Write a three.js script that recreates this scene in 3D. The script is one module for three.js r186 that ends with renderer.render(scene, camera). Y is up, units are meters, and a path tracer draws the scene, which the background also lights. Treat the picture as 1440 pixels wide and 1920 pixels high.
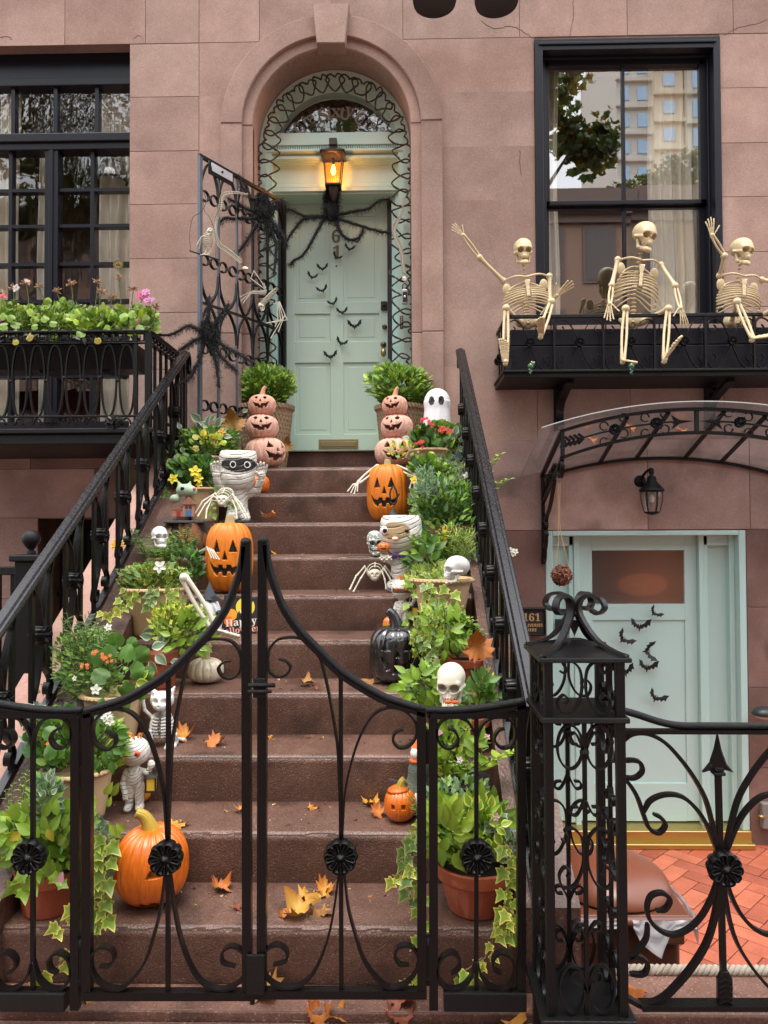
import * as THREE from 'three';
import { mergeGeometries, toCreasedNormals } from 'three/addons/utils/BufferGeometryUtils.js';
import { RoundedBoxGeometry } from 'three/addons/geometries/RoundedBoxGeometry.js';
import { TextGeometry } from 'three/addons/geometries/TextGeometry.js';
import { FontLoader } from 'three/addons/loaders/FontLoader.js';

// ---------------------------------------------------------------- camera, sky, sun, exposure
const scene = new THREE.Scene();
const EYE = 1.484, FPX = 1400;
const camera = new THREE.PerspectiveCamera(2 * Math.atan(960 / FPX) * 180 / Math.PI, 0.75, 0.05, 400);
camera.position.set(0, EYE, 0);
camera.rotation.set(Math.atan(30 / FPX), Math.atan(27 / FPX), -0.0045, 'YXZ');
camera.updateMatrixWorld(true);
const renderer = new THREE.WebGLRenderer();
renderer.toneMapping = THREE.LinearToneMapping;
renderer.toneMappingExposure = 1.86;
renderer.shadowMap.enabled = true;
{ // overcast sky: brighter towards the zenith, soft cloud
  const w = 512, h = 256, d = new Float32Array(w * h * 4);
  const f = (u, v, k) => Math.sin(u * k * 6.2832 + Math.sin(v * k * 5 + k)) * Math.sin(v * k * 7 + k * 2.1 + Math.cos(u * 6.2832 * 2) * 1.3);
  for (let j = 0; j < h; j++) for (let i = 0; i < w; i++) {
    const el = Math.sin(((j + .5) / h - .5) * Math.PI), u = i / w, v = j / h;
    let L = el > 0 ? (0.74 + 1.4 * el) : 0.28;
    if (el > 0) L *= 1 + .07 * f(u, v, 2) + .05 * f(u, v, 5) + .03 * f(u, v, 9);
    const o = (j * w + i) * 4;
    d[o] = L * .97; d[o + 1] = L * .995; d[o + 2] = L * 1.05; d[o + 3] = 1;
    if (el <= 0) { d[o] = .2; d[o + 1] = .18; d[o + 2] = .17; }
  }
  const t = new THREE.DataTexture(d, w, h, THREE.RGBAFormat, THREE.FloatType);
  t.mapping = THREE.EquirectangularReflectionMapping; t.magFilter = THREE.LinearFilter; t.minFilter = THREE.LinearFilter; t.needsUpdate = true;
  scene.background = t; scene.environment = t; scene.environmentIntensity = 1; scene.backgroundIntensity = 1;
}
const sun = new THREE.DirectionalLight(0xfff1e2, 1.7);
sun.position.set(-1.5, 16, -.2); sun.target.position.set(0, 1, -4);
sun.castShadow = true; sun.shadow.radius = 45; sun.shadow.mapSize.set(2048, 2048);
Object.assign(sun.shadow.camera, { left: -9, right: 9, top: 9, bottom: -9, near: 1, far: 40 });
scene.add(sun, sun.target);

// ---------------------------------------------------------------- helpers
const V = (x, y, z) => new THREE.Vector3(x, y, z);
const PI = Math.PI, sin = Math.sin, cos = Math.cos;
let seed = 7;
const rnd = () => { seed |= 0; seed = seed + 0x6D2B79F5 | 0; let t = Math.imul(seed ^ seed >>> 15, 1 | seed); t = t + Math.imul(t ^ t >>> 7, 61 | t) ^ t; return ((t ^ t >>> 14) >>> 0) / 4294967296; };
const rr = (a, b) => a + (b - a) * rnd();
const lerp = (a, b, t) => a + (b - a) * t, clamp = (x, a, b) => Math.min(b, Math.max(a, x)), sst = (a, b, x) => { const t = clamp((x - a) / (b - a), 0, 1); return t * t * (3 - 2 * t); };
const ray = (px, py) => V((px - 720) / FPX, (960 - py) / FPX, -1).applyQuaternion(camera.quaternion);
const P = (px, py, D) => { const r = ray(px, py); return r.multiplyScalar(D / -r.z).add(V(0, EYE, 0)); };           // a measured point at depth D
const O = (px, py, y) => { const r = ray(px, py); return r.multiplyScalar((y - EYE) / r.y).add(V(0, EYE, 0)); };      // a measured point on the level y
const used = {};
const numbered = n => { const k = used[n] = (used[n] ?? -1) + 1; return k ? n + '_' + String(k).padStart(3, '0') : n; };
function tag(o, label, category, group) { o.userData.label = label; o.userData.category = category; if (group) o.userData.group = group; return o; }
function thing(name, label, category, p = [0, 0, 0], turn = 0, group) {
  const o = new THREE.Group(); o.name = numbered(name); scene.add(o);
  if (p.isVector3) o.position.copy(p); else o.position.set(...p);
  o.rotation.y = turn; return tag(o, label, category, group);
}
function obj(name, geo, mat, parent) {
  if (Array.isArray(geo)) geo = mrg(geo);
  const m = new THREE.Mesh(geo, mat); m.name = parent ? name : numbered(name); m.castShadow = m.receiveShadow = true;
  (parent || scene).add(m); return m;
}
const struct = (name, geo, mat) => { const o = obj(name, geo, mat); o.userData.kind = 'structure'; return o; };
function mrg(list) {
  const col = list.some(g => g.attributes.color);
  return mergeGeometries(list.map(g => {
    g = g.index ? g.toNonIndexed() : g.clone();
    const n = g.attributes.position.count;
    if (!g.attributes.uv) g.setAttribute('uv', new THREE.BufferAttribute(new Float32Array(n * 2), 2));
    if (col && !g.attributes.color) g.setAttribute('color', new THREE.BufferAttribute(new Float32Array(n * 3).fill(1), 3));
    for (const k of Object.keys(g.attributes)) if (!['position', 'normal', 'uv', 'color'].includes(k)) g.deleteAttribute(k);
    return g;
  }));
}
function raw(pos, idx, uv, col) {
  const g = new THREE.BufferGeometry();
  g.setAttribute('position', new THREE.Float32BufferAttribute(pos, 3));
  g.setAttribute('uv', new THREE.Float32BufferAttribute(uv || new Float32Array(pos.length / 3 * 2), 2));
  if (col) g.setAttribute('color', new THREE.Float32BufferAttribute(col, 3));
  g.setIndex(idx); g.computeVertexNormals(); return g;
}
const bx = (x0, y0, z0, x1, y1, z1, r = 0) => {
  const w = Math.abs(x1 - x0), h = Math.abs(y1 - y0), d = Math.abs(z1 - z0);
  return (r ? new RoundedBoxGeometry(w, h, d, 2, Math.min(r, w / 2.1, h / 2.1, d / 2.1)) : new THREE.BoxGeometry(w, h, d)).translate((x0 + x1) / 2, (y0 + y1) / 2, (z0 + z1) / 2);
};
// uv in metres from the face direction, with an offset so that pieces differ
function wuv(g, s = 1, ox = 0, oy = 0) {
  if (g.index) g = g.toNonIndexed();
  const p = g.attributes.position, n = g.attributes.normal, uv = new Float32Array(p.count * 2);
  for (let i = 0; i < p.count; i++) {
    const ax = Math.abs(n.getX(i)), ay = Math.abs(n.getY(i)), az = Math.abs(n.getZ(i));
    let u, v; if (ay > ax && ay > az) { u = p.getX(i); v = p.getZ(i); } else if (ax > az) { u = p.getZ(i); v = p.getY(i); } else { u = p.getX(i); v = p.getY(i); }
    uv[i * 2] = u * s + ox; uv[i * 2 + 1] = v * s + oy;
  }
  g.setAttribute('uv', new THREE.BufferAttribute(uv, 2)); return g;
}
const crv = (pts, n = 24, closed = false) => new THREE.CatmullRomCurve3(pts.map(p => p.isVector3 ? p : V(p[0], p[1], p[2] || 0)), closed, 'centripetal').getPoints(n);
// a flat bar (t thick in the plane, d deep along N) swept along points
function sweep(pts, t, d, N = V(0, 0, 1), closed = false, taper) {
  const pos = [], idx = [], uv = [], n = pts.length; let L = 0;
  for (let i = 0; i < n; i++) {
    const a = pts[closed ? (i - 1 + n) % n : Math.max(0, i - 1)], b = pts[closed ? (i + 1) % n : Math.min(n - 1, i + 1)];
    const T = b.clone().sub(a).normalize(), S = N.clone().cross(T).normalize(), M = T.clone().cross(S).normalize();
    if (i) L += pts[i].distanceTo(pts[i - 1]);
    const k = taper ? taper(i / (n - 1)) : 1, A = S.multiplyScalar(t / 2 * k), B = M.multiplyScalar(d / 2 * k);
    const q = [[1, 1], [-1, 1], [-1, -1], [1, -1]];
    for (let f = 0; f < 4; f++) for (const [u, v] of [q[f], q[(f + 1) % 4]]) { const p = pts[i]; pos.push(p.x + A.x * u + B.x * v, p.y + A.y * u + B.y * v, p.z + A.z * u + B.z * v); uv.push(L, (u + v) * .02); }
  }
  const m = closed ? n : n - 1;
  for (let i = 0; i < m; i++) { const a = i * 8, b = ((i + 1) % n) * 8; for (let f = 0; f < 4; f++) { const c = f * 2; idx.push(a + c, a + c + 1, b + c, a + c + 1, b + c + 1, b + c); } }
  if (!closed) { idx.push(0, 4, 2, 0, 6, 4); const e = (n - 1) * 8; idx.push(e, e + 2, e + 4, e, e + 4, e + 6); }
  return raw(pos, idx, uv);
}
// round tube with a radius that may vary
function tube(pts, r, s = 7, cap = true) {
  const pos = [], idx = [], uv = [], n = pts.length; let N = null, L = 0;
  for (let i = 0; i < n; i++) {
    const T = pts[Math.min(n - 1, i + 1)].clone().sub(pts[Math.max(0, i - 1)]).normalize();
    if (!N) N = Math.abs(T.y) < .9 ? V(0, 1, 0) : V(1, 0, 0);
    N = N.clone().sub(T.clone().multiplyScalar(N.dot(T))).normalize();
    const B = T.clone().cross(N), R = typeof r === 'function' ? r(i / (n - 1)) : r; if (i) L += pts[i].distanceTo(pts[i - 1]);
    for (let k = 0; k <= s; k++) { const a = k / s * 2 * PI; pos.push(pts[i].x + R * (N.x * cos(a) + B.x * sin(a)), pts[i].y + R * (N.y * cos(a) + B.y * sin(a)), pts[i].z + R * (N.z * cos(a) + B.z * sin(a))); uv.push(k / s, L); }
  }
  for (let i = 0; i < n - 1; i++) for (let k = 0; k < s; k++) { const a = i * (s + 1) + k, b = a + s + 1; idx.push(a, a + 1, b, a + 1, b + 1, b); }
  if (cap) for (const [i, f] of [[0, 1], [n - 1, 0]]) { const c = pos.length / 3; pos.push(pts[i].x, pts[i].y, pts[i].z); uv.push(0, 0); for (let k = 0; k < s; k++) { const a = i * (s + 1) + k; f ? idx.push(c, a + 1, a) : idx.push(c, a, a + 1); } }
  return raw(pos, idx, uv);
}
const lathe = (pr, s = 32) => new THREE.LatheGeometry(pr.map(p => new THREE.Vector2(p[0], p[1])), s);
const ball = (r, x = 0, y = 0, z = 0, sx = 1, sy = 1, sz = 1, w = 14, h = 10) => new THREE.SphereGeometry(r, w, h).scale(sx, sy, sz).translate(x, y, z);
const at = (g, x, y, z) => g.translate(x, y, z);
const shp = pts => new THREE.Shape(pts.map(p => new THREE.Vector2(p[0], p[1])));
const ext = (s, d, b = 0, cs = 10) => new THREE.ExtrudeGeometry(Array.isArray(s) ? shp(s) : s, { depth: d, bevelEnabled: b > 0, bevelThickness: b, bevelSize: b, bevelOffset: -b, bevelSegments: 1, curveSegments: cs });
// signed-distance modelling: naive surface nets
const sub = (a, b) => Math.max(a, -b), smin = (a, b, k) => { const h = Math.max(k - Math.abs(a - b), 0) / k; return Math.min(a, b) - h * h * k / 4; }, smax = (a, b, k) => -smin(-a, -b, k);
const sSph = (p, x, y, z, r) => Math.hypot(p[0] - x, p[1] - y, p[2] - z) - r;
const sEll = (p, x, y, z, a, b, c) => { const X = (p[0] - x) / a, Y = (p[1] - y) / b, Z = (p[2] - z) / c, k = Math.hypot(X, Y, Z); return (k - 1) * Math.min(a, b, c); };
const sCap = (p, a, b, r1, r2 = r1) => { const dx = b[0] - a[0], dy = b[1] - a[1], dz = b[2] - a[2], x = p[0] - a[0], y = p[1] - a[1], z = p[2] - a[2], t = clamp((x * dx + y * dy + z * dz) / (dx * dx + dy * dy + dz * dz), 0, 1); return Math.hypot(x - dx * t, y - dy * t, z - dz * t) - lerp(r1, r2, t); };
const sBox = (p, x, y, z, a, b, c, r) => { const X = Math.abs(p[0] - x) - a + r, Y = Math.abs(p[1] - y) - b + r, Z = Math.abs(p[2] - z) - c + r; return Math.hypot(Math.max(X, 0), Math.max(Y, 0), Math.max(Z, 0)) + Math.min(Math.max(X, Y, Z), 0) - r; };
function sdf(fn, lo, hi, cell, color) {
  const n = [0, 1, 2].map(k => Math.ceil((hi[k] - lo[k]) / cell) + 1), [nx, ny, nz] = n, F = new Float32Array(nx * ny * nz), id = (i, j, k) => i + nx * (j + ny * k);
  for (let k = 0; k < nz; k++) for (let j = 0; j < ny; j++) for (let i = 0; i < nx; i++) F[id(i, j, k)] = fn([lo[0] + i * cell, lo[1] + j * cell, lo[2] + k * cell]);
  const map = new Int32Array(nx * ny * nz).fill(-1), pos = [], idx = [];
  for (let k = 0; k < nz - 1; k++) for (let j = 0; j < ny - 1; j++) for (let i = 0; i < nx - 1; i++) {
    let m = 0, c = 0, x = 0, y = 0, z = 0; const f = [];
    for (let q = 0; q < 8; q++) { const v = F[id(i + (q & 1), j + (q >> 1 & 1), k + (q >> 2))]; f.push(v); if (v < 0) m |= 1 << q; }
    if (m === 0 || m === 255) continue;
    for (let q = 0; q < 8; q++) for (const b of [1, 2, 4]) if (!(q & b)) { const r = q | b; if ((f[q] < 0) !== (f[r] < 0)) { const t = f[q] / (f[q] - f[r]); c++; x += (q & 1) + (b === 1 ? t : 0); y += (q >> 1 & 1) + (b === 2 ? t : 0); z += (q >> 2) + (b === 4 ? t : 0); } }
    map[id(i, j, k)] = pos.length / 3; pos.push(lo[0] + (i + x / c) * cell, lo[1] + (j + y / c) * cell, lo[2] + (k + z / c) * cell);
  }
  for (let k = 1; k < nz - 1; k++) for (let j = 1; j < ny - 1; j++) for (let i = 1; i < nx - 1; i++) {
    const a = F[id(i, j, k)] < 0, S = [1, nx, nx * ny], o = id(i, j, k);
    for (let d = 0; d < 3; d++) if (a !== (F[o + S[d]] < 0)) {
      const u = S[(d + 1) % 3], v = S[(d + 2) % 3], q = [map[o - u - v], map[o - v], map[o], map[o - u]]; if (q.some(e => e < 0)) continue;
      a ? idx.push(q[0], q[1], q[2], q[0], q[2], q[3]) : idx.push(q[0], q[2], q[1], q[0], q[3], q[2]);
    }
  }
  const nor = [], uv = [], col = color ? [] : null, e = cell * .5;
  for (let i = 0; i < pos.length; i += 3) {
    const p = [pos[i], pos[i + 1], pos[i + 2]], g = [0, 1, 2].map(k => { const A = p.slice(), B = p.slice(); A[k] += e; B[k] -= e; return fn(A) - fn(B); }), l = Math.hypot(...g) || 1;
    nor.push(g[0] / l, g[1] / l, g[2] / l); uv.push(Math.atan2(p[0], p[2]) / 2 / PI + .5, p[1]); if (col) col.push(...color(p));
  }
  const G = raw(pos, idx, uv, col); G.setAttribute('normal', new THREE.Float32BufferAttribute(nor, 3)); return G;
}
// ---------------------------------------------------------------- textures and materials
const hsh = (x, y, s) => { let h = Math.imul(x, 374761393) + Math.imul(y, 668265263) + Math.imul(s, 1274126177) | 0; h = Math.imul(h ^ h >>> 13, 1274126177); return ((h ^ h >>> 16) >>> 0) / 4294967296; };
const pn = (x, y, p, s) => { const xi = Math.floor(x), yi = Math.floor(y), fx = x - xi, fy = y - yi, u = fx * fx * (3 - 2 * fx), v = fy * fy * (3 - 2 * fy), m = k => ((k % p) + p) % p; return lerp(lerp(hsh(m(xi), m(yi), s), hsh(m(xi + 1), m(yi), s), u), lerp(hsh(m(xi), m(yi + 1), s), hsh(m(xi + 1), m(yi + 1), s), u), v); };
const fbm = (u, v, p, s, o = 4) => { let a = 0, w = .5, t = 0; for (let k = 0; k < o; k++) { a += w * pn(u * p, v * p, p, s + k); t += w; w *= .55; p *= 2; } return a / t; };
function tex(n, fn, srgb = true, m = n) {
  const d = new Uint8Array(n * m * 4);
  for (let j = 0; j < m; j++) for (let i = 0; i < n; i++) { const c = fn(i / n, j / m, i, j), o = (j * n + i) * 4; if (c.length) { d[o] = clamp(c[0], 0, 255); d[o + 1] = clamp(c[1], 0, 255); d[o + 2] = clamp(c[2], 0, 255); } else d[o] = d[o + 1] = d[o + 2] = clamp(c, 0, 255); d[o + 3] = 255; }
  const t = new THREE.DataTexture(d, n, m); t.wrapS = t.wrapT = THREE.RepeatWrapping; t.magFilter = THREE.LinearFilter; t.minFilter = THREE.LinearMipmapLinearFilter; t.generateMipmaps = true;
  if (srgb) t.colorSpace = THREE.SRGBColorSpace; t.needsUpdate = true; return t;
}
const rep = (t, x, y = x) => { const c = t.clone(); c.repeat.set(x, y); c.needsUpdate = true; return c; };
const M = (o) => { const m = new THREE.MeshPhysicalMaterial({ roughness: .6, ...o }); return m; };
const lin = (r, g, b) => new THREE.Color().setRGB(r, g, b);
const speck = tex(512, (u, v, i, j) => { const a = hsh(i, j, 3), b = hsh(i >> 1, j >> 1, 4); return 128 + (a - .5) * 90 + (b - .5) * 110 + (fbm(u, v, 12, 9) - .5) * 60; }, false);
const grain = tex(512, (u, v) => 255 * fbm(u, v, 8, 21, 6), false);
const stoneT = (a, b, dark, sp, sd) => tex(512, (u, v, i, j) => {
  const f = sst(.3, .7, fbm(u, v, 3, sd, 5)), m = fbm(u, v, 16, sd + 9, 4), g = (hsh(i, j, sd) - .5) * sp + (hsh(i >> 1, j >> 1, sd + 1) - .5) * sp * .8, k = hsh(i >> 1, j >> 1, sd + 5) > .975 ? sp * (sd === 71 ? 1.7 : .8) : 0, st = sst(.62, .8, fbm(u, v, 4, sd + 33, 5)) * dark;
  return [0, 1, 2].map(c => (lerp(a[c], b[c], f) + (m - .5) * 22 + g + k) * (1 - st));
});
const wallT = stoneT([154, 128, 117], [167, 141, 129], .08, 13, 11);
const baseT = stoneT([152, 126, 116], [202, 172, 160], .3, 10, 41);  // stone colour lightened to offset the shade under the canopy and planter
const stepT = stoneT([114, 85, 75], [140, 107, 95], .26, 28, 71);
const mWall = M({ map: wallT, roughness: .9, bumpMap: speck, bumpScale: .0012 });
const mWall2 = M({ map: wallT, color: lin(.93, .91, .9), roughness: .9, bumpMap: speck, bumpScale: .0012 });
const mWall3 = M({ map: wallT, color: lin(1.0, .965, .95), roughness: .9, bumpMap: speck, bumpScale: .0012 });
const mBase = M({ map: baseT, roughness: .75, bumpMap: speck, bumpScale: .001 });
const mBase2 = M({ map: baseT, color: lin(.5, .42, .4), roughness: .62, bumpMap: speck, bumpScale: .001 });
const mStep = M({ map: stepT, color: lin(.56, .53, .49), roughness: .42, bumpMap: speck, bumpScale: .0026 });
const mSlab = M({ map: stepT, color: lin(.8, .74, .7), roughness: .5, bumpMap: speck, bumpScale: .002 });
const mPink = M({ map: wallT, color: lin(1.05, .9, .88), roughness: .8, bumpMap: speck, bumpScale: .001 });
const ironB = tex(256, (u, v) => 255 * (.6 * fbm(u, v, 10, 5, 4) + .4 * pn(u * 60, v * 60, 60, 8)), false);
const mIron = M({ color: lin(.0035, .0035, .004), roughness: .3, specularIntensity: .55, bumpMap: rep(ironB, 6), bumpScale: .0012 });
const mIron2 = M({ color: lin(.006, .006, .007), roughness: .42, specularIntensity: .5, bumpMap: rep(ironB, 6), bumpScale: .001 });
const wetT = tex(256, (u, v, i, j) => sst(.5, .62, fbm(u, v, 30, 61, 4)) * 70 + 95 + hsh(i, j, 4) * 40, false);
const mIronWet = M({ color: lin(.006, .006, .008), roughness: .55, roughnessMap: rep(wetT, 5), bumpMap: rep(wetT, 3), bumpScale: .0003 });
const mFrame = M({ color: lin(.008, .009, .015), roughness: .34, specularIntensity: .7 });
const mGreen = M({ color: lin(.53, .67, .57), roughness: .42, bumpMap: rep(grain, 3), bumpScale: .0006 });
const mGreen2 = M({ color: lin(.47, .67, .64), roughness: .42, bumpMap: rep(grain, 3), bumpScale: .0006 });
const mGlass = M({ color: 0xffffff, transmission: 1, thickness: 0, roughness: 0, ior: 2.0 });
const glassB = tex(256, (u, v) => 255 * fbm(u, v, 5, 77, 3), false);
const mGlassR = M({ color: 0xffffff, transmission: 1, thickness: 0, roughness: 0, ior: 3.6 });
const mOldGlass = M({ color: 0xffffff, transmission: 1, thickness: 0, roughness: 0, ior: 2.1, bumpMap: rep(glassB, 1.2), bumpScale: .004 });
const mRoom = M({ color: lin(.1, .075, .06), roughness: .9 });
const mCurt = M({ color: lin(.8, .76, .64), roughness: .95 });
const mBlack = M({ color: lin(.012, .012, .012), roughness: .6 });
const mBrass = M({ color: lin(.5, .36, .12), metalness: .9, roughness: .35 });
const font = await new FontLoader().loadAsync('fonts/droid/droid_serif_bold.typeface.json'), fontS = await new FontLoader().loadAsync('fonts/droid/droid_sans_bold.typeface.json');
const text = (s, size, d = .002, f = font) => { const g = new TextGeometry(s, { font: f, size, depth: d, curveSegments: 5, bevelEnabled: false }); g.computeBoundingBox(); const b = g.boundingBox; return g.translate(-(b.max.x + b.min.x) / 2, -(b.max.y + b.min.y) / 2, 0); };
// ---------------------------------------------------------------- the house front
const F = 5.4, X = (px, D = F, py = 600) => P(px, py, D).x, Y = (py, D = F, px = 747) => P(px, py, D).y;
const house = thing('brownstone_house', 'brownstone town house with an arched pale green front door above the stoop', 'house');
const XC = X(622, F, 238), YC = Y(238, F, 622), R1 = .806, R2 = .652, R3 = .579, SILL = 2.07, LAND = 1.9;
const LW = { l: X(243) - 1.95, r: X(242), t: Y(77, F, 245), b: 2.13 }, RW = { l: X(1004, F, 400), r: X(1353, F, 400), t: Y(73, F, 1180), b: Y(612, F, 1180) };
const YB = Y(827, F, 900), FLOOR = -.775, TOP = 6.9, XL = -5.2, XR = 4.0;
const BD = { l: X(1024, F, 1200), r: X(1400, F, 1200), t: Y(995, F, 1210), b: FLOOR }, LD = { l: X(72, F, 1100), r: X(215, F, 1100), t: Y(972, F, 100), b: FLOOR };
const hole = (s, pts) => { const h = new THREE.Path(); h.setFromPoints(pts.map(p => new THREE.Vector2(p[0], p[1]))); s.holes.push(h); };
const archPts = (r, y0, n = 40) => { const o = [[XC - r, y0]]; for (let i = 0; i <= n; i++) { const a = PI - i / n * PI; o.push([XC + r * cos(a), YC + r * sin(a)]); } o.push([XC + r, y0]); return o; };
const rect = o => [[o.l, o.b], [o.r, o.b], [o.r, o.t], [o.l, o.t]];
{
  const s = shp([[XL, YB], ...archPts(R3, YB), [XR, YB], [XR, TOP], [XL, TOP]]); hole(s, rect(LW)); hole(s, rect(RW));
  obj('wall', wuv(ext(s, .45).translate(0, 0, -F - .458), .5), mWall2, house);
  const t = shp([[XL, FLOOR - .3], [XR, FLOOR - .3], [XR, YB], [XC + R3, YB], [XC + R3, LAND], [XC - R3, LAND], [XC - R3, YB], [XL, YB]]); hole(t, rect({ ...BD, b: FLOOR + .002 })); hole(t, rect({ ...LD, b: FLOOR + .002 }));
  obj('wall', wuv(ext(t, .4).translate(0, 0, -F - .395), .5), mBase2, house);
  obj('roof', wuv(bx(XL, TOP, -F - 6, XR, TOP + .1, -F + .35)), mBase2, house);
  obj('side_wall', wuv(mrg([bx(XL - .2, FLOOR - .3, -F - 6, XL, TOP, -F), bx(XR, FLOOR - .3, -F - 6, XR + .2, TOP, -F), bx(XL, FLOOR - .3, -F - 6.2, XR, TOP, -F - 6)]), .5), mBase2, house);
}
// ashlar blocks with fine recessed joints
const G2 = .0022;
function block(x0, x1, y0, y1, mat) {
  const pts = [], n = 9, R = .73; let cut = false;
  const side = (x, dir) => { // keep out of the arch surround
    const o = []; for (let i = 0; i < n; i++) { const y = lerp(y0, y1, i / (n - 1)); let q = x; const dy = Math.max(0, y - YC); if (dy < R) { const e = Math.sqrt(R * R - dy * dy); if (dir > 0 && x > XC - e && x0 < XC) { q = Math.min(x, XC - e); cut = true; } if (dir < 0 && x < XC + e && x1 > XC) { q = Math.max(x, XC + e); cut = true; } } o.push([q, y]); } return o;
  };
  const r = side(x1 - G2, x0 < XC - .3 ? 1 : 0), l = side(x0 + G2, x1 > XC + .3 ? -1 : 0);
  const g = cut ? ext([...r, ...l.reverse()], .009).translate(0, 0, -F - .009) : bx(x0 + G2, y0 + G2, -F - .009, x1 - G2, y1 - G2, -F + rr(0, .0012));
  obj('stone_block', wuv(g, .5, rnd(), rnd()), mat || [mWall, mWall2, mWall3][rnd() * 3 | 0], house);
}
{
  const ye = [-290, -130, -26, 77, 177, 279, 379, 481, 583, 690].map(p => Y(p, F, 600)).concat(YB + .004);
  const cols = (r, list) => { for (let i = 0; i < list.length - 1; i++) if (list[i] !== null && list[i + 1] !== null) block(list[i], list[i + 1], ye[r + 1] + G2, ye[r] - G2); };
  for (let r = 0; r < ye.length - 1; r++) {
    const x = (...a) => a.map(p => X(p, F, 400));
    if (r < 3) { // above the windows
      const yb = r === 2 ? Math.max(ye[3], RW.t) : ye[r + 1];
      const list = [XL, ...x([-420, -500, -440][r], [-120, -200, -150][r], [110, 60, 120][r], [272, 300, 272][r], 373, [487, 540, 487][r])];
      for (let i = 0; i < list.length - 1; i++) block(list[i], list[i + 1], yb + G2, ye[r] - G2);
      block(list.at(-1), XC, yb + G2, ye[r] - G2);
      const q = [XC, ...x([760, 720, 757][r], [977, 900, 977][r], [1180, 1120, 1180][r], [1380, 1340, 1380][r], 1560), XR];
      for (let i = 0; i < q.length - 1; i++) block(q[i], q[i + 1], yb + G2, ye[r] - G2);
    } else {
      block(XL, LW.l, ye[r + 1], ye[r]); block(LW.r, X(373, F, 400), ye[r + 1], ye[r]); block(X(373, F, 400), XC - .02, ye[r + 1], ye[r]);
      block(XC + .02, RW.l, ye[r + 1], ye[r]); block(RW.r, X(1520), ye[r + 1], ye[r]); block(X(1520), XR, ye[r + 1], ye[r]);
      if (r >= 8) for (const [a, b] of [[RW.l, X(1180)], [X(1180), RW.r]]) block(a, b, ye[r + 1], Math.min(ye[r], RW.b - .03));
      if (r === 9) block(LW.l, LW.r, ye[r + 1], LW.b - .12);
    }
  }
  obj('window_sill', wuv(bx(RW.l - .06, RW.b - .06, -F - .1, RW.r + .06, RW.b, -F + .05), .5), mWall, house);
  // basement courses (smooth, stained)
  const bl = (x0, x1, y0, y1, m) => obj('stone_block', wuv(bx(x0 + G2, y0 + G2, -F - .001, x1 - G2, y1 - G2, -F + .012 + rr(0, .001)), .45, rnd(), rnd()), m, house);
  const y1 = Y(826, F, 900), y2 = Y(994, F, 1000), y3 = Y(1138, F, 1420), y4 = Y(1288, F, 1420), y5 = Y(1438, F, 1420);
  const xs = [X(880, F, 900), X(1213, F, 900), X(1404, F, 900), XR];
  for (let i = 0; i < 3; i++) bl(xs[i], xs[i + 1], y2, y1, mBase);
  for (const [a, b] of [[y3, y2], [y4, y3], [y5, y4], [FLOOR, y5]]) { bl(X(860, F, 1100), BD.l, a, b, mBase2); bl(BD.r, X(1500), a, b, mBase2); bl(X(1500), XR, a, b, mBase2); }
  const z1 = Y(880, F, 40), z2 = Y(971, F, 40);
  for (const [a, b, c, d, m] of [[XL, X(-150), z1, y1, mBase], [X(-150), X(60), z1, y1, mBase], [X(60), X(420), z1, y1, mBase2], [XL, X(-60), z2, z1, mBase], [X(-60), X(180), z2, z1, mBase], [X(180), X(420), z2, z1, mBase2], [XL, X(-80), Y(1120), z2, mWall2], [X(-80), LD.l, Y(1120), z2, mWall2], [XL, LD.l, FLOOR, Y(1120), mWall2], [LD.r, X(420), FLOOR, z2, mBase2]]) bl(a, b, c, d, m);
}
// cracks in the stone above the big window: fine open fissures as dark thin slivers
{
  const cr = (pts) => { const q = crv(pts.map(([x, y]) => { const p = P(x, y, F); return V(p.x + rr(-.004, .004), p.y, -F + .0016); }), pts.length * 7); q.forEach(p => { p.x += rr(-.005, .005); p.y += rr(-.004, .004); }); return sweep(q, .0022, .0016); };
  const mc = M({ color: lin(.13, .09, .08), roughness: 1 });
  for (const c of [[[1074, 0], [1075, 25], [1072, 45], [1067, 68]], [[1358, 66], [1385, 52], [1420, 44], [1440, 36]], [[902, 40], [925, 53], [960, 50], [985, 62], [1000, 72]], [[0, 70], [15, 69], [22, 74]], [[250, 73], [258, 67], [268, 73]], [[975, 280], [974, 310], [978, 330]]]) obj('crack', cr(c), mc, house);
}
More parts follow.
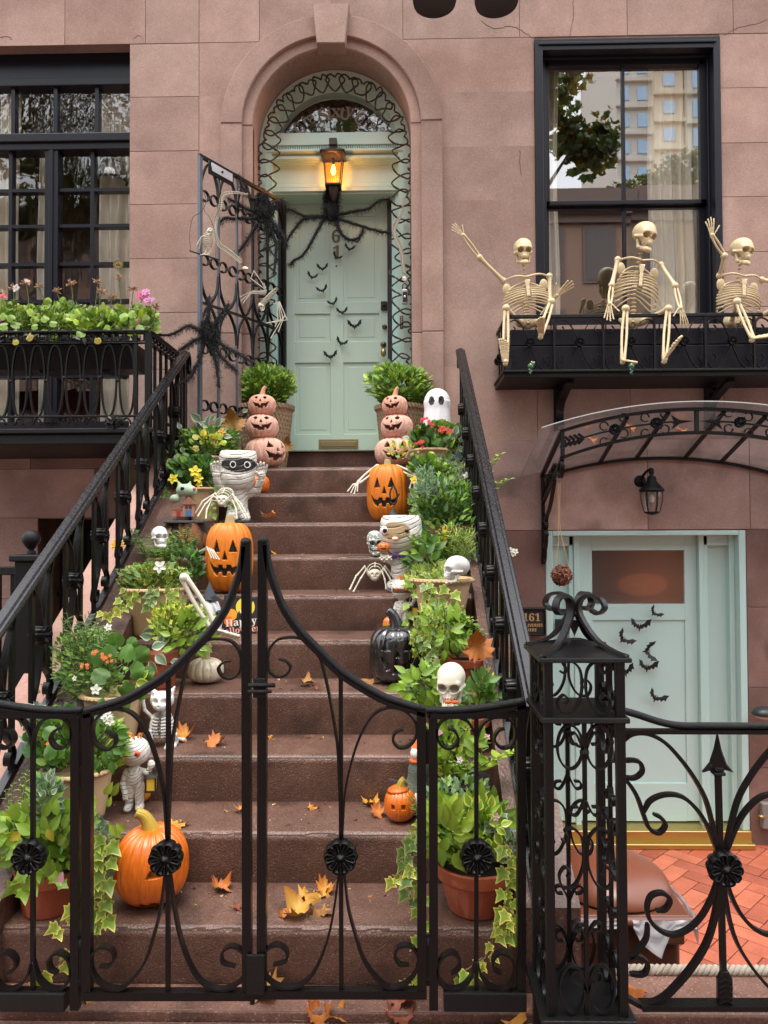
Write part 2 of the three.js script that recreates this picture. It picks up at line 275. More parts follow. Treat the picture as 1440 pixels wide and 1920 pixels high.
// arch surround: jamb stones, ring stones, keystone
{
  const ring = (ra, rb, a0, a1, z0, z1) => { const o = [], n = 26; for (let i = 0; i <= n; i++) { const a = lerp(a0, a1, i / n); o.push([XC + rb * cos(a), YC + rb * sin(a)]); } for (let i = n; i >= 0; i--) { const a = lerp(a0, a1, i / n); o.push([XC + ra * cos(a), YC + ra * sin(a)]); } return wuv(ext(o, z1 - z0, .006).translate(0, 0, z0), .5, rnd(), rnd()); };
  const ys = YC + .018, e = .02;
  for (const s of [1, -1]) {
    const A = s > 0 ? [e, PI / 2 - .13] : [PI / 2 + .13, PI - e];
    obj('arch_stone', ring(R2, R1, ...A, -F - .01, -F + .045), mWall2, house);
    obj('arch_stone', ring(R3, R2 + .004, s > 0 ? e : PI / 2, s > 0 ? PI / 2 - .003 : PI - e, -F - .05, -F + .012), mWall3, house);
    const j = (ra, rb, z0, z1, m) => { let y = LAND; for (const t of [2.9, YC + .016]) { obj('jamb_stone', wuv(bx(XC + s * ra, y + .001, z0, XC + s * rb, t - .002, z1, .006), .5, rnd(), rnd()), m, house); y = t; } };
    j(R2, R1, -F - .01, -F + .045, mWall2); j(R3, R2 + .004, -F - .05, -F + .012, mWall3);
  }
  const k = [[586, 9], [655, 9], [647, 83], [594, 83]].map(([x, y]) => { const p = P(x, y, F - .1); return [p.x, p.y]; });
  obj('keystone', wuv(ext(k, .12, .006).translate(0, 0, -F - .01), .5), mWall, house);
  // the soffit ring joints of the reveal
}
// ---- front door in its arched frame
{
  const Z = 5.65, jx = R3 - .001, fr = obj('door_frame', [
    (() => { const s = shp(archPts(jx, SILL)); hole(s, archPts(R3 - .05, SILL + .001)); return ext(s, .08, .005).translate(0, 0, -Z - .08); })(),
    (() => { const s = shp(archPts(R3 - .03, SILL)); hole(s, archPts(R3 - .085, SILL + .001)); return ext(s, .16, .008).translate(0, 0, -Z - .2); })(),
    (() => { const s = shp(archPts(R3 - .07, Y(262, 5.75))); hole(s, archPts(R3 - .105, Y(256, 5.75))); return ext(s, .08, .005).translate(0, 0, -Z - .2); })(),
  ], mGreen, house);
  const xl = XC - R3 + .03, xr = XC + R3 - .03, hb = (y0, y1, d, m = .004) => bx(xl, Y(y1, d, 630), -5.95, xr, Y(y0, d, 630), -d, m);
  obj('transom_bar', [hb(248, 271, 5.68), hb(278, 283, 5.67), hb(283, 291, 5.72), hb(291, 297, 5.70), hb(297, 303, 5.73)], mGreen, fr);
  obj('frieze', [hb(303, 352, 5.78), hb(302, 308, 5.75), hb(345, 351, 5.76), hb(351, 358, 5.73), hb(358, 364, 5.75)], mGreen, fr);
  const dn = []; for (let i = 0; i < 64; i++) dn.push(bx(lerp(xl, xr, (i + .2) / 64), Y(278, 5.69), -5.74, lerp(xl, xr, (i + .78) / 64), Y(271, 5.69), -5.69));
  const dt = obj('dentil_row', dn, mGreen, fr); dt.userData.kind = 'stuff';
  const gp = archPts(R3 - .1, Y(255, 5.76)); obj('fanlight', ext(gp, .001).translate(0, 0, -5.77), mOldGlass, fr);
  { // gilt script on the glass
    const sm = M({ color: lin(.55, .5, .42), roughness: .5 });
    const fs = [];
    'One Sixty One'.split('').forEach((c, i) => { if (c === ' ') return; const a = lerp(2.42, .72, i / 12), r = .33, g = text(c, .1, .001); g.rotateZ(a - PI / 2).rotateY(0); fs.push(g.translate(XC + r * cos(a) * 1.12, YC + r * sin(a) - .02, -5.765)); });
    obj('lettering', fs, M({ color: lin(.3, .25, .2), roughness: .4 }), fr);
  }
  const bl = X(522, 5.86, 600), br = X(735, 5.86, 600);
  obj('weatherstrip', [bx(bl, SILL, -5.99, bl + .055, 4.16, -5.86), bx(br - .035, SILL, -5.99, br, 4.16, -5.86), bx(bl, 4.11, -5.99, br, 4.165, -5.86)], mBlack, fr);
  obj('jamb_moulding', [bx(xl, SILL, -5.99, bl - .001, 4.17, -5.80, .006), bx(br + .001, SILL, -5.99, xr, 4.17, -5.80, .006), bx(xl + .02, SILL, -5.99, bl - .03, 4.17, -5.77, .006), bx(br + .03, SILL, -5.99, xr - .02, 4.17, -5.77, .006), bx(xl, 4.166, -5.99, xr, 4.2, -5.84, .004)], mGreen2, fr);
  const D = 5.93, dl = X(536, D, 600), dr = X(729, D, 600), dtop = Y(375, D, 632), d = obj('door', [bx(dl, SILL + .005, -D - .045, dr, dtop, -D - .012)], mGreen, house);
  d.userData.label = 'pale sage green six-panel front door with a brass mail slot';
  const xs = [dl, X(553, D), X(619, D), X(644, D), X(711, D), dr], ys = [SILL + .005, Y(813, D), Y(679, D), Y(639, D), Y(587, D), Y(565, D), Y(404, D), dtop];
  const S = (a, b, c, e) => bx(a, b, -D - .014, c, e, -D, .004);
  obj('door_rails', [S(xs[0], ys[0], xs[1], ys[7]), S(xs[4], ys[0], xs[5], ys[7]), S(xs[2], ys[0], xs[3], ys[7]), ...[[0, 1], [2, 3], [4, 5], [6, 7]].flatMap(([a, b]) => [S(xs[1] - .001, ys[a], xs[2] + .001, ys[b]), S(xs[3] - .001, ys[a], xs[4] + .001, ys[b])])], mGreen, d);
  for (const [x0, x1] of [[xs[1], xs[2]], [xs[3], xs[4]]]) for (const [y0, y1] of [[ys[1], ys[2]], [ys[3], ys[4]], [ys[5], ys[6]]]) {
    const w = x1 - x0 - .05, h = y1 - y0 - .05; obj('door_panel', ext([[-w / 2, -h / 2], [w / 2, -h / 2], [w / 2, h / 2], [-w / 2, h / 2]], .001, .012).translate((x0 + x1) / 2, (y0 + y1) / 2, -D - .022), mGreen, d);
  }
  const ms = [X(597, D), Y(841, D), X(671, D), Y(823, D)];
  obj('mail_slot', [bx(ms[0], ms[1], -D, ms[2], ms[3], -D + .006, .003), bx(ms[0] + .015, ms[1] + .018, -D, ms[2] - .015, ms[3] - .018, -D + .012, .003)], M({ color: lin(.32, .25, .14), metalness: .8, roughness: .5, bumpMap: rep(ironB, 8), bumpScale: .001 }), d);
  const nm = M({ color: lin(.2, .15, .1), metalness: .6, roughness: .4 });
  for (const [c, px, py] of [['1', 631, 412], ['6', 630, 443], ['1', 632, 472]]) { const p = P(px, py, D); obj('numeral', text(c, .1, .006).translate(p.x, p.y, -D), nm, d); }
  obj('peephole', ball(.008, ...P(631, 499, D).toArray()), nm, d);
  const kn = (px, py, r, n, m = nm) => { const p = P(px, py, D); obj(n, lathe([[0, .03], [r * .6, .028], [r, .014], [r, .004], [r * 1.25, 0]], 16).rotateX(PI / 2).translate(p.x, p.y, -D), m, d); };
  const q = P(720, 574, D); obj('deadbolt', [bx(q.x - .025, q.y - .035, -D, q.x + .025, q.y + .035, -D + .02, .006), ball(.012, q.x, q.y, -D + .022)], mBlack, d);
  kn(721, 613, .017, 'lock_cylinder'); kn(719, 646, .02, 'lock_cylinder'); { const p = P(719, 664, D); obj('knob', ball(.028, p.x, p.y, -D + .05, .8, 1.2, .8), mBrass, d); }
  obj('door_sill', wuv(bx(xl - .06, LAND, -6.2, xr + .06, SILL, -5.69, .012), 1), mStep, house);
  // vestibule behind the fanlight
  obj('vestibule', [bx(-1.5, 1.9, -7.6, .6, 5.2, -7.5), bx(-1.6, 1.9, -7.6, -1.5, 5.2, -6), bx(.6, 1.9, -7.6, .7, 5.2, -6), bx(-1.6, 5.2, -7.6, .7, 5.3, -5.86), bx(-1.6, 1.85, -7.6, .7, 1.9, -6.2)], M({ color: lin(.25, .16, .12), roughness: .9 }), house);
}
const room = (l, r, b, t, z0, dp, m = mRoom) => obj('room', [bx(l - .3, b - .1, z0 - dp - .1, r + .3, t + .1, z0 - dp), bx(l - .4, b - .1, z0 - dp, l - .3, t + .1, z0), bx(r + .3, b - .1, z0 - dp, r + .4, t + .1, z0), bx(l - .4, t + .1, z0 - dp, r + .4, t + .2, z0), bx(l - .4, b - .2, z0 - dp, r + .4, b - .1, z0)], m, house);
// ---- left window: transom lights above, casements below, black paint
{
  const D = 5.53, w = obj('window', [bx(LW.l, LW.t - .2, -D - .1, LW.r, LW.t, -D), bx(LW.l, LW.t - .26, -D - .1, LW.r, LW.t - .2, -D + .025, .008), bx(LW.l, Y(275, D), -D - .1, LW.r, Y(243, D), -D + .03, .006), bx(LW.l, Y(262, D), -D, LW.r, Y(246, D), -D + .05, .008), bx(LW.l, LW.b, -D - .1, LW.l + .05, LW.t, -D + .01), bx(LW.r - .018, LW.b, -D - .1, LW.r, LW.t, -D + .01), bx(LW.l, LW.b, -D - .1, LW.r, LW.b + .16, -D + .01)], mFrame, house);
  w.userData.label = 'wide black casement window with small panes behind the flower balcony';
  const v = (px, wd, y0, y1, d = 0, dd = .03) => { const p = X(px, D); return bx(p - wd / 2, y0, -D - .06, p + wd / 2, y1, -D + d, .003); };
  const ym = Y(275, D), yt = LW.t - .2, yb = LW.b + .15, yq = Y(243, D);
  for (const px of [97, -300]) obj('stile', [v(px, .1, yb, ym, .02), v(px, .03, yb, ym, .03)], mFrame, w);
  for (const px of [18, 172, -60, -140, -220, -380]) obj('muntin', v(px, .028, yb, ym, .002), mFrame, w);
  for (const px of [22, 102, 180, -58, -138, -220, -300, -380]) obj('muntin', v(px, .03, yq, yt, .002), mFrame, w);
  for (const py of [348, 416, 488, 558, 628, 700]) obj('muntin', bx(LW.l + .03, Y(py, D) - .012, -D - .06, LW.r - .02, Y(py, D) + .012, -D + .001), mFrame, w);
  const xe = [LW.l + .03, X(-300, D), X(97, D), LW.r - .01]; for (let i = 0; i < 3; i++) { obj('pane', bx(xe[i], yb, -D - .03, xe[i + 1], ym, -D - .03).translate(0, 0, 0), mOldGlass, w); }
  const tx = [-380, -300, -220, -138, -58, 22, 102, 180].map(p => X(p, D)).concat(LW.r - .01); for (let i = 0; i < tx.length - 1; i++) { const g = new THREE.PlaneGeometry(tx[i + 1] - tx[i], yt - yq, 1, 1).rotateY(rr(-.012, .012)).rotateX(rr(-.02, .02)).translate((tx[i] + tx[i + 1]) / 2, (yt + yq) / 2, -D - .03); obj('pane', g, mOldGlass, w); }
  room(LW.l, LW.r, LW.b, LW.t, -5.86, 2.6, M({ color: lin(.16, .05, .045), roughness: .9 }));
}
// ---- right window: double hung, black, in stepped frame
{
  const D = 5.5, fl = X(1024, D, 400), frr = X(1326, D, 400), w = obj('window', [
    bx(RW.l, RW.b, -F - .06, RW.l + .06, RW.t, -F + .02, .005), bx(RW.r - .05, RW.b, -F - .06, RW.r, RW.t, -F + .02, .005), bx(RW.l + .058, RW.t - .085, -F - .06, RW.r - .048, RW.t, -F + .018, .005), bx(RW.l + .03, RW.t - .05, -F - .06, RW.r - .03, RW.t - .03, -F + .03, .005),
    bx(RW.l + .05, RW.b, -F - .2, fl, RW.t, -F - .08, .004), bx(frr, RW.b, -F - .2, RW.r - .04, RW.t, -F - .07, .004), bx(frr + .04, RW.b, -F - .2, RW.r - .04, RW.t, -F - .03, .004), bx(RW.l + .05, Y(122, D), -F - .2, RW.r - .04, RW.t - .08, -F - .06, .004), bx(RW.l + .05, Y(108, D), -F - .2, RW.r - .04, RW.t - .08, -F - .02, .004), bx(RW.l, RW.b, -F - .2, RW.r, RW.b + .07, -F - .02)], mFrame, house);
  w.userData.label = 'tall black double-hung window reflecting a tower block';
  const sash = (y0, y1, z, rb) => {
    const s = obj('sash', [bx(fl - .02, y0, -z - .04, fl + .03, y1, -z, .003), bx(frr - .045, y0, -z - .04, frr + .02, y1, -z, .003), bx(fl, y1 - .04, -z - .04, frr, y1, -z, .003), bx(fl, y0, -z - .04, frr, y0 + rb, -z, .003), bx(X(1169, z, (200)) - .011, y0, -z - .04, X(1169, z, 200) + .011, y1, -z - .003)], mFrame, w);
    const xm = X(1169, z, 200); for (const [a, b] of [[fl + .02, xm], [xm, frr - .03]]) obj('pane', new THREE.PlaneGeometry(b - a, y1 - y0 - .05).rotateY(rr(-.004, .004)).rotateX(rr(-.003, .003)).translate((a + b) / 2, (y0 + y1) / 2, -z - .02), mGlassR, s);
  };
  sash(Y(388, 5.5), Y(119, 5.5), 5.5, .03); sash(RW.b + .06, Y(386, 5.54), 5.545, .05);
  room(RW.l, RW.r, RW.b, RW.t, -5.86, 2.6);
}
// ---- basement door
{
  const D = 5.5, xx = (p) => X(p, D, 1250), yy = p => Y(p, D, 1200), t = BD.t, b = yy(1541);
  const fr = obj('door_frame', [bx(BD.l, FLOOR, -D - .2, BD.l + .05, t, -F + .01, .006), bx(BD.r - .05, FLOOR, -D - .2, BD.r, t, -F + .01, .006), bx(BD.l + .05, t - .035, -D - .2, BD.r - .05, t, -F + .012, .006), bx(BD.r - .09, FLOOR, -D - .2, BD.r - .05, t - .035, -F - .06, .006), bx(xx(1076), FLOOR, -D - .2, xx(1086), t - .03, -D + .03, .005), bx(xx(1310), FLOOR, -D - .2, xx(1319), t - .03, -D + .03, .005)], mGreen2, house);
  for (const [a, c] of [[1028, 1076], [1319, 1376]]) { const x0 = xx(a), x1 = xx(c); obj('side_panel', [bx(x0 - .03, b, -D - .1, x1, t - .035, -D - .02), bx(x0 - .03, b, -D - .02, x0 + .035, t - .035, -D + .02, .006), bx(x1 - .035, b, -D - .02, x1, t - .035, -D + .02, .006), bx(x0, t - .11, -D - .02, x1, t - .036, -D + .02, .006)], mGreen2, fr); }
  const dl = xx(1086), dr = xx(1310), tt = yy(1004), w = [xx(1113), yy(1133), xx(1287), yy(1032)], q = [xx(1117), yy(1470), xx(1289), yy(1163)], dz = -D - .015;
  const d = obj('door', [bx(dl, b, dz - .04, w[0], tt, dz, .004), bx(w[2], b, dz - .04, dr, tt, dz, .004), bx(w[0], w[3], dz - .04, w[2], tt, dz - .0005), bx(w[0], q[3], dz - .04, w[2], w[1], dz - .0005), bx(w[0], b, dz - .04, w[2], q[1], dz - .0005)], mGreen2, house);
  d.userData.label = 'pale green lower door with a square glass light and bat stickers';
  obj('door_panel', bx(w[0] - .002, q[1] - .002, dz - .03, w[2] + .002, q[3] + .002, dz - .011), mGreen2, d);
  obj('pane', new THREE.PlaneGeometry(w[2] - w[0], w[3] - w[1]).translate((w[0] + w[2]) / 2, (w[1] + w[3]) / 2, dz - .018), M({ color: lin(.6, .56, .5), transmission: 1, thickness: 0, roughness: .9, ior: 1.6, clearcoat: 1, bumpMap: rep(glassB, 1.5), bumpScale: .004 }), d);
  obj('threshold', [bx(BD.l, FLOOR, -D - .3, BD.r, b - .01, -F + .04, .01), bx(BD.l, FLOOR, -D - .3, BD.r, FLOOR + .04, -F + .1, .01)], mBrass, fr);
  obj('handle', [bx(xx(1097), yy(1235), dz, xx(1106), yy(1205), dz + .02, .005), bx(xx(1041), yy(1180), dz + .02, xx(1066), yy(1160), dz + .05, .005)], mBlack, d);
  room(BD.l, BD.r, FLOOR, BD.t, -5.8, 1.8);
  // round orange lamp glowing inside, seen through the frosted pane
  const hl = thing('hall_lamp', 'orange lamp glow seen through the frosted light of the lower door', 'lamp', P(1205, 1096, 5.85));
  obj('shade', ball(.13, 0, 0, 0, 1.5, .7, .6), M({ color: lin(.8, .3, .12), emissive: lin(1, .3, .1), emissiveIntensity: .2, roughness: .8 }), hl); obj('stem', lathe([[.006, .05], [.006, 1.0], [.03, 1.02]], 8), mBlack, hl); const pl = new THREE.PointLight(0xff8a4a, .03, 0, 2); pl.position.set(hl.position.x, hl.position.y, hl.position.z); pl.shadow.radius = 4; pl.castShadow = true; scene.add(pl);
  const dm = thing('barred_area_gate', 'dark barred gate in the doorway under the flower balcony', 'gate', P(140, 1150, 5.7)), H = LD.t - FLOOR, y0 = FLOOR - dm.position.y;
  obj('back_panel', bx(-.3, y0, -.5, .32, y0 + H, -.45), mBlack, dm); obj('board', bx(.1, y0, -.2, .22, y0 + H - .1, -.17), M({ color: lin(.2, .1, .04) }), dm);
  for (let i = 0; i < 5; i++) { obj('bar', at(tube([V(0, y0, 0), V(0, y0 + H - .14, 0)], .01, 6), -.22 + i * .11, 0, 0), mIron2, dm); obj('finial', at(lathe([[0, .07], [.012, .05], [.006, .03], [.016, .015], [.01, 0]], 8), -.22 + i * .11, y0 + H - .14, 0), mIron2, dm); }
  for (const y of [.35, .9, 1.75]) obj('rail', bx(-.27, y0 + y, -.015, .27, y0 + y + .03, .015), mIron2, dm);
}
// ---------------------------------------------------------------- stoop, ground, areaway
const SX0 = -1.30, SX1 = .375, RISE = .19, RUN = .288, D1 = 2.439, DS = i => D1 + (i - 1) * RUN;
const stoop = thing('stoop', 'wet brown stone stoop with rounded steps climbing to the front door', 'stoop');
for (let i = 1; i <= 10; i++) {
  const d0 = DS(i), d1 = i === 10 ? 5.75 : DS(i + 1) + .1, y1 = i * RISE, y0 = y1 - RISE - .02, r = .03, n = 8, pr = [[d0 + .024, y0], [d1, y0], [d1, y1]];
  for (let k = 0; k <= n; k++) { const a = PI / 2 + k / n * PI / 2; pr.push([d0 + r + r * cos(a), y1 - r + r * sin(a)]); }
  // worn nosing: many slices with a little wander
  const N = 60, pos = [], idx = [], m = pr.length; const j = k => .0014 * (fbm(k / N * .9, i * .13, 6, 5) - .5) * 2;
  for (let k = 0; k <= N; k++) for (let q = 0; q < m; q++) { const nose = q >= 3 ? 1 : q === 0 ? .4 : 0; pos.push(lerp(SX0 - .02, SX1 + .02, k / N), pr[q][1] - nose * (Math.abs(j(k + i * 7)) * 1.2), -(pr[q][0] + nose * j(k * 1.3 + i * 3) * 1.5)); }
  for (let k = 0; k < N; k++) for (let q = 0; q < m; q++) { const a = k * m + q, b = k * m + (q + 1) % m, c = a + m, e = b + m; idx.push(a, b, c, b, e, c); }
  obj('step', wuv(toCreasedNormals(raw(pos, idx), .9), 1, rnd(), rnd()), mStep, stoop);
}
for (const s of [0, 1]) { // cheek walls and their copings
  const x0 = s ? SX1 : SX0 - .32, x1 = s ? SX1 + .2 : SX0, o = .1, sl = RISE / RUN, a = D1 - .02, pr = [[a, FLOOR], [a, RISE + o - .02], [DS(10), 10 * RISE + o], [5.39, 10 * RISE + o], [5.39, FLOOR]];
  const g = ext(pr, x1 - x0).rotateY(PI / 2).translate(x0, 0, 0);
  obj('cheek_wall', wuv(g, .6), mStep, stoop); if (s) continue;
  const w = .17, cx = x0 - .02, cp = [[a - .01, RISE + o - .02], [a - .01, RISE + o + .01], [DS(10), 10 * RISE + o + .03], [5.385, 10 * RISE + o + .03], [5.385, 10 * RISE + o + .002], [DS(10), 10 * RISE + o + .002]];
  obj('coping', wuv(ext(cp, w, .004).rotateY(PI / 2).translate(cx, 0, 0), .5), mPink, stoop);
}
// ground: pavement sheet with the raised ledge under the gate; areaway floors below it
struct('sidewalk', wuv(bx(-60, -.25, -2.31, 60, -.028, 4.5), .6), mSlab);
struct('gate_ledge', wuv(bx(-4.8, -.2, -2.46, .56, 0, -2.32, .008), .8), mSlab);
struct('areaway_ledge', wuv(bx(.565, -1, -2.55, 4, .0, -2.318, .01), .8), mSlab);
struct('road', wuv(bx(-60, -.4, 4.7, 60, -.16, 13), .3), M({ map: tex(256, (u, v, i, j) => { const k = 62 + hsh(i, j, 1) * 26 + fbm(u, v, 6, 3) * 14; return [k, k, k + 2]; }), roughness: .7 }));
struct('kerb', wuv(mrg([bx(-60, -.4, 4.5, 60, -.028, 4.7, .02), bx(-60, -.4, 13, 60, -.028, 13.2, .02)]), .5), mSlab);
struct('far_sidewalk', wuv(bx(-60, -.4, 13.2, 60, -.03, 140), .5), mSlab);
struct('areaway_base', bx(-5.2, -1.1, -F - .1, 4, FLOOR - .062, -2.45), M({ color: lin(.12, .07, .05), roughness: .9 }));
struct('area_paving', wuv(bx(-5.2, FLOOR - .06, -F + .0, SX0 - .2, FLOOR, -2.46), .5), mSlab);
{ // herringbone bricks, laid at 45 degrees
  const fl = struct('brick_floor', bx(SX1 + .2, FLOOR - .06, -F, 3.2, FLOOR - .012, -3.3), M({ color: lin(.16, .06, .035), roughness: .9 }));
  const L = .235, W = L / 2, mats = [0, 1, 2, 3].map(i => M({ map: tex(128, (u, v, a, b) => { const k = (fbm(u, v, 6, 90 + i) - .5) * 30 + (hsh(a, b, i) - .5) * 26; return [[166, 90, 66], [178, 100, 74], [152, 80, 60], [172, 88, 62]][i].map((c, q) => c + k * (q ? .6 : 1)); }), roughness: .55, bumpMap: speck, bumpScale: .001 }));
  const c = Math.SQRT1_2, ok = [];
  for (let i = -34; i < 34; i++) for (let j = -34; j < 34; j++) {
    const k = ((i - j) % 4 + 4) % 4; if (k !== 0 && k !== 3) continue;
    const h = k === 0, u = h ? (i + 1) * W : (i + .5) * W, v = h ? (j + .5) * W : (j + 1) * W, x = 1.9 + (u - v) * c, z = -4.5 + (u + v) * c;
    if (x < .62 || x > 3.1 || z > -3.36 || z < -F - .02) continue; ok.push([x, z, h]);
  }
  const hg = bx(-L / 2 + .003, -.012, -W / 2 + .003, L / 2 - .003, 0, W / 2 - .003, .003), gs = [wuv(hg.clone(), 1.7), wuv(hg.clone(), 1.7, .4, .3), wuv(hg.clone(), 1.7, .7, .6)];
  ok.forEach(([x, z, h], n) => { const b = obj('brick', gs[n % 3], mats[rnd() * 4 | 0], fl); b.position.set(x, FLOOR + rr(-.0015, .0015), z); b.rotation.y = (h ? -PI / 4 : PI / 4) + rr(-.008, .008); });
}
// ---------------------------------------------------------------- the street behind, seen in the panes
{
  const wl = M({ color: lin(.4, .25, .18), roughness: .9 }), wp = M({ color: lin(.15, .12, .11), roughness: .4 }), tr = M({ color: lin(.22, .15, .12) });
  for (let k = -4; k <= 4; k++) {
    const hh = 14.35 + [.0, .12, .05, .16, .02][(k + 5) % 5], b = thing('row_house', ['brown', 'ochre', 'dark red', 'grey', 'tan', 'plum', 'umber', 'rust', 'buff'][k + 4] + ' row house across the street, seen only in the window panes', 'house', [k * 6.4 + 6, 0, 18], 0, '');
    delete b.userData.group; obj('wall', wuv(bx(-3.2, -.2, 0, 3.2, hh, 9)), [wl, M({ color: lin(.33, .24, .16), roughness: .9 }), M({ color: lin(.36, .21, .16), roughness: .9 })][(k + 6) % 3], b); obj('cornice', [bx(-3.19, hh - .6, -.45, 3.19, hh + .1, 0), bx(-3.19, hh - .9, -.2, 3.19, hh - .6, 0)], tr, b);
    for (let f = 0; f < 4; f++) for (let x = -1; x <= 1; x++) { const w = obj('window', [bx(x * 2 - .65, 1.2 + f * 3.3, -.06, x * 2 + .65, 3.5 + f * 3.3, 0)], tr, b); obj('pane', bx(x * 2 - .52, 1.32 + f * 3.3, -.08, x * 2 + .52, 3.38 + f * 3.3, -.061), wp, w); }
  }
  const tm = M({ color: lin(.85, .74, .56), roughness: .8 }), tg = M({ color: lin(.4, .54, .68), roughness: .1, metalness: .5 });
  const tw = (label, x0, x1, h, z, nx, ny, m, wf, hf) => { const b = thing('tower_block', label, 'tower', [x0, 0, z]); obj('wall', bx(0, 0, 0, x1 - x0, h, 18), m, b); const cw = (x1 - x0) / nx, ch = h / ny; for (let j = Math.floor(ny * .28); j < ny; j++) { for (let i = 0; i < nx; i++) obj('window', bx((i + .5 - wf / 2) * cw, (j + .5 - hf / 2) * ch, -.12, (i + .5 + wf / 2) * cw, (j + .5 + hf / 2) * ch, .1), tg, b); obj('ledge', bx(-.2, j * ch - .25, -.5, x1 - x0 + .2, j * ch + .15, 0), m, b); } return b; };
  tw('pale concrete tower with balconies, mirrored in the big window', 26.5, 31, 66, 80, 2, 20, M({ color: lin(.82, .76, .66), roughness: .8 }), .55, .5);
  tw('sand coloured tower mirrored in the middle of the big window', 31, 34.5, 74, 79, 1, 22, tm, .4, .45);
  tw('glass fronted tower mirrored at the edge of the big window', 34.6, 44, 78, 78, 3, 22, M({ color: lin(.7, .66, .56), roughness: .8 }), .62, .62);
}
// ---------------------------------------------------------------- wrought iron
const N3 = V(0, 0, 1);
function rosetteGeo(R, dz = .012, pet = 10) { // cast flower, front face towards +z
  const pos = [], idx = [], uv = [], n = pet * 10, m = 12;
  for (let i = 0; i <= n; i++) { const a = i / n * 2 * PI, c = Math.abs(cos(a * pet / 2)), s = Math.abs(sin(a * pet / 2)), rim = R * (.86 + .14 * Math.pow(c, .5));
    for (let j = 0; j <= m; j++) { const t = j / m, r = rim * t; let z = dz * (.55 + .45 * sst(.1, .95, t)); if (t > .34) z += dz * (.55 * Math.pow(s, 10) * (1 - t * .3) - .38 * c * sin((t - .34) / .66 * PI) + .5 * Math.exp(-Math.pow((t - .93) / .06, 2)) * (1 - Math.pow(s, 8))); if (t <= .34) z += dz * .9 * Math.sqrt(Math.max(0, 1 - Math.pow(t / .2, 2))) + dz * .55 * Math.exp(-Math.pow((t - .28) / .05, 2)) * (.6 + .4 * cos(a * pet * 2)); if (j === m) z = -dz * .2; pos.push(r * cos(a), r * sin(a), z); uv.push(r * cos(a), r * sin(a)); } }
  for (let i = 0; i < n; i++) for (let j = 0; j < m; j++) { const a = i * (m + 1) + j, b = a + m + 1; idx.push(a, b + 1, a + 1, a, b, b + 1); }
  const g = raw(pos, idx.reverse(), uv); const b = g.clone().rotateY(PI); return mrg([g, b.translate(0, 0, -.002)]);
}
const roseG = rosetteGeo(.052, .016), roseS = rosetteGeo(.032, .01), curlEnd = (pts) => pts;
const rose = (p, parent, g = roseG, ry = 0, m = mIron) => { const o = obj('rosette', g, m, parent); o.position.copy(p).sub(parent.position); o.rotation.y = ry; return o; };
const ZG = 2.27, gp = (x, y, d = ZG) => P(x, y, d);
const bar2 = (a, b, t, d = t) => sweep([a, b], t, d);
// one leaf or panel traced on the plane of the gate
function scroll(name, pts, parent, t = .0075, d = .022, n = 60, off = V(0, 0, 0), map = p => gp(p[0], p[1]), N = N3, m = mIron) {
  const q = crv(pts.map(p => map(p).sub(off)), n); return obj(name, sweep(q, t, d, N, false, k => 1 - .25 * sst(.9, 1, k) - .25 * sst(.1, 0, k)), m, parent);
}
const rail = (pts, r, parent, name, off, n = 30) => obj(name, [tube(crv(pts.map(p => gp(p[0], p[1]).sub(off)), n), r, 10).scale(1, 1, 1), sweep(crv(pts.map(p => gp(p[0], p[1] + 9).sub(off)), n), .012, .026)], mIron, parent);
const UL = [[523, 1236], [536, 1239], [545, 1250], [538, 1264], [522, 1269], [506, 1259], [502, 1241], [505, 1219], [520, 1200], [544, 1195], [567, 1198], [588, 1216], [600, 1233], [609, 1264], [619, 1311], [627, 1358], [633, 1400], [637, 1500], [639, 1575]];
const UR = [[757, 1367], [741, 1374], [737, 1388], [748, 1401], [765, 1399], [779, 1383], [779, 1355], [762, 1334], [734, 1326], [709, 1333], [690, 1352], [673, 1386], [657, 1436], [647, 1488], [642, 1575]];
const BL = [[513, 1808], [537, 1800], [537, 1780], [520, 1770], [500, 1780], [494, 1803], [500, 1830], [523, 1848], [553, 1849], [580, 1833], [600, 1800], [617, 1750], [627, 1700], [636, 1630]];
const BR = [[767, 1808], [750, 1807], [740, 1790], [747, 1775], [767, 1772], [783, 1790], [780, 1820], [760, 1843], [730, 1850], [707, 1833], [683, 1800], [667, 1753], [653, 1700], [645, 1630]];
const TOPR = [[497, 1013], [500, 1040], [506, 1070], [516, 1100], [531, 1136], [562, 1181], [594, 1214], [633, 1253], [672, 1280], [719, 1306], [760, 1320], [796, 1330]];
const mir = (a, dy = 3) => a.map(([x, y]) => [955 - x, y + dy]);
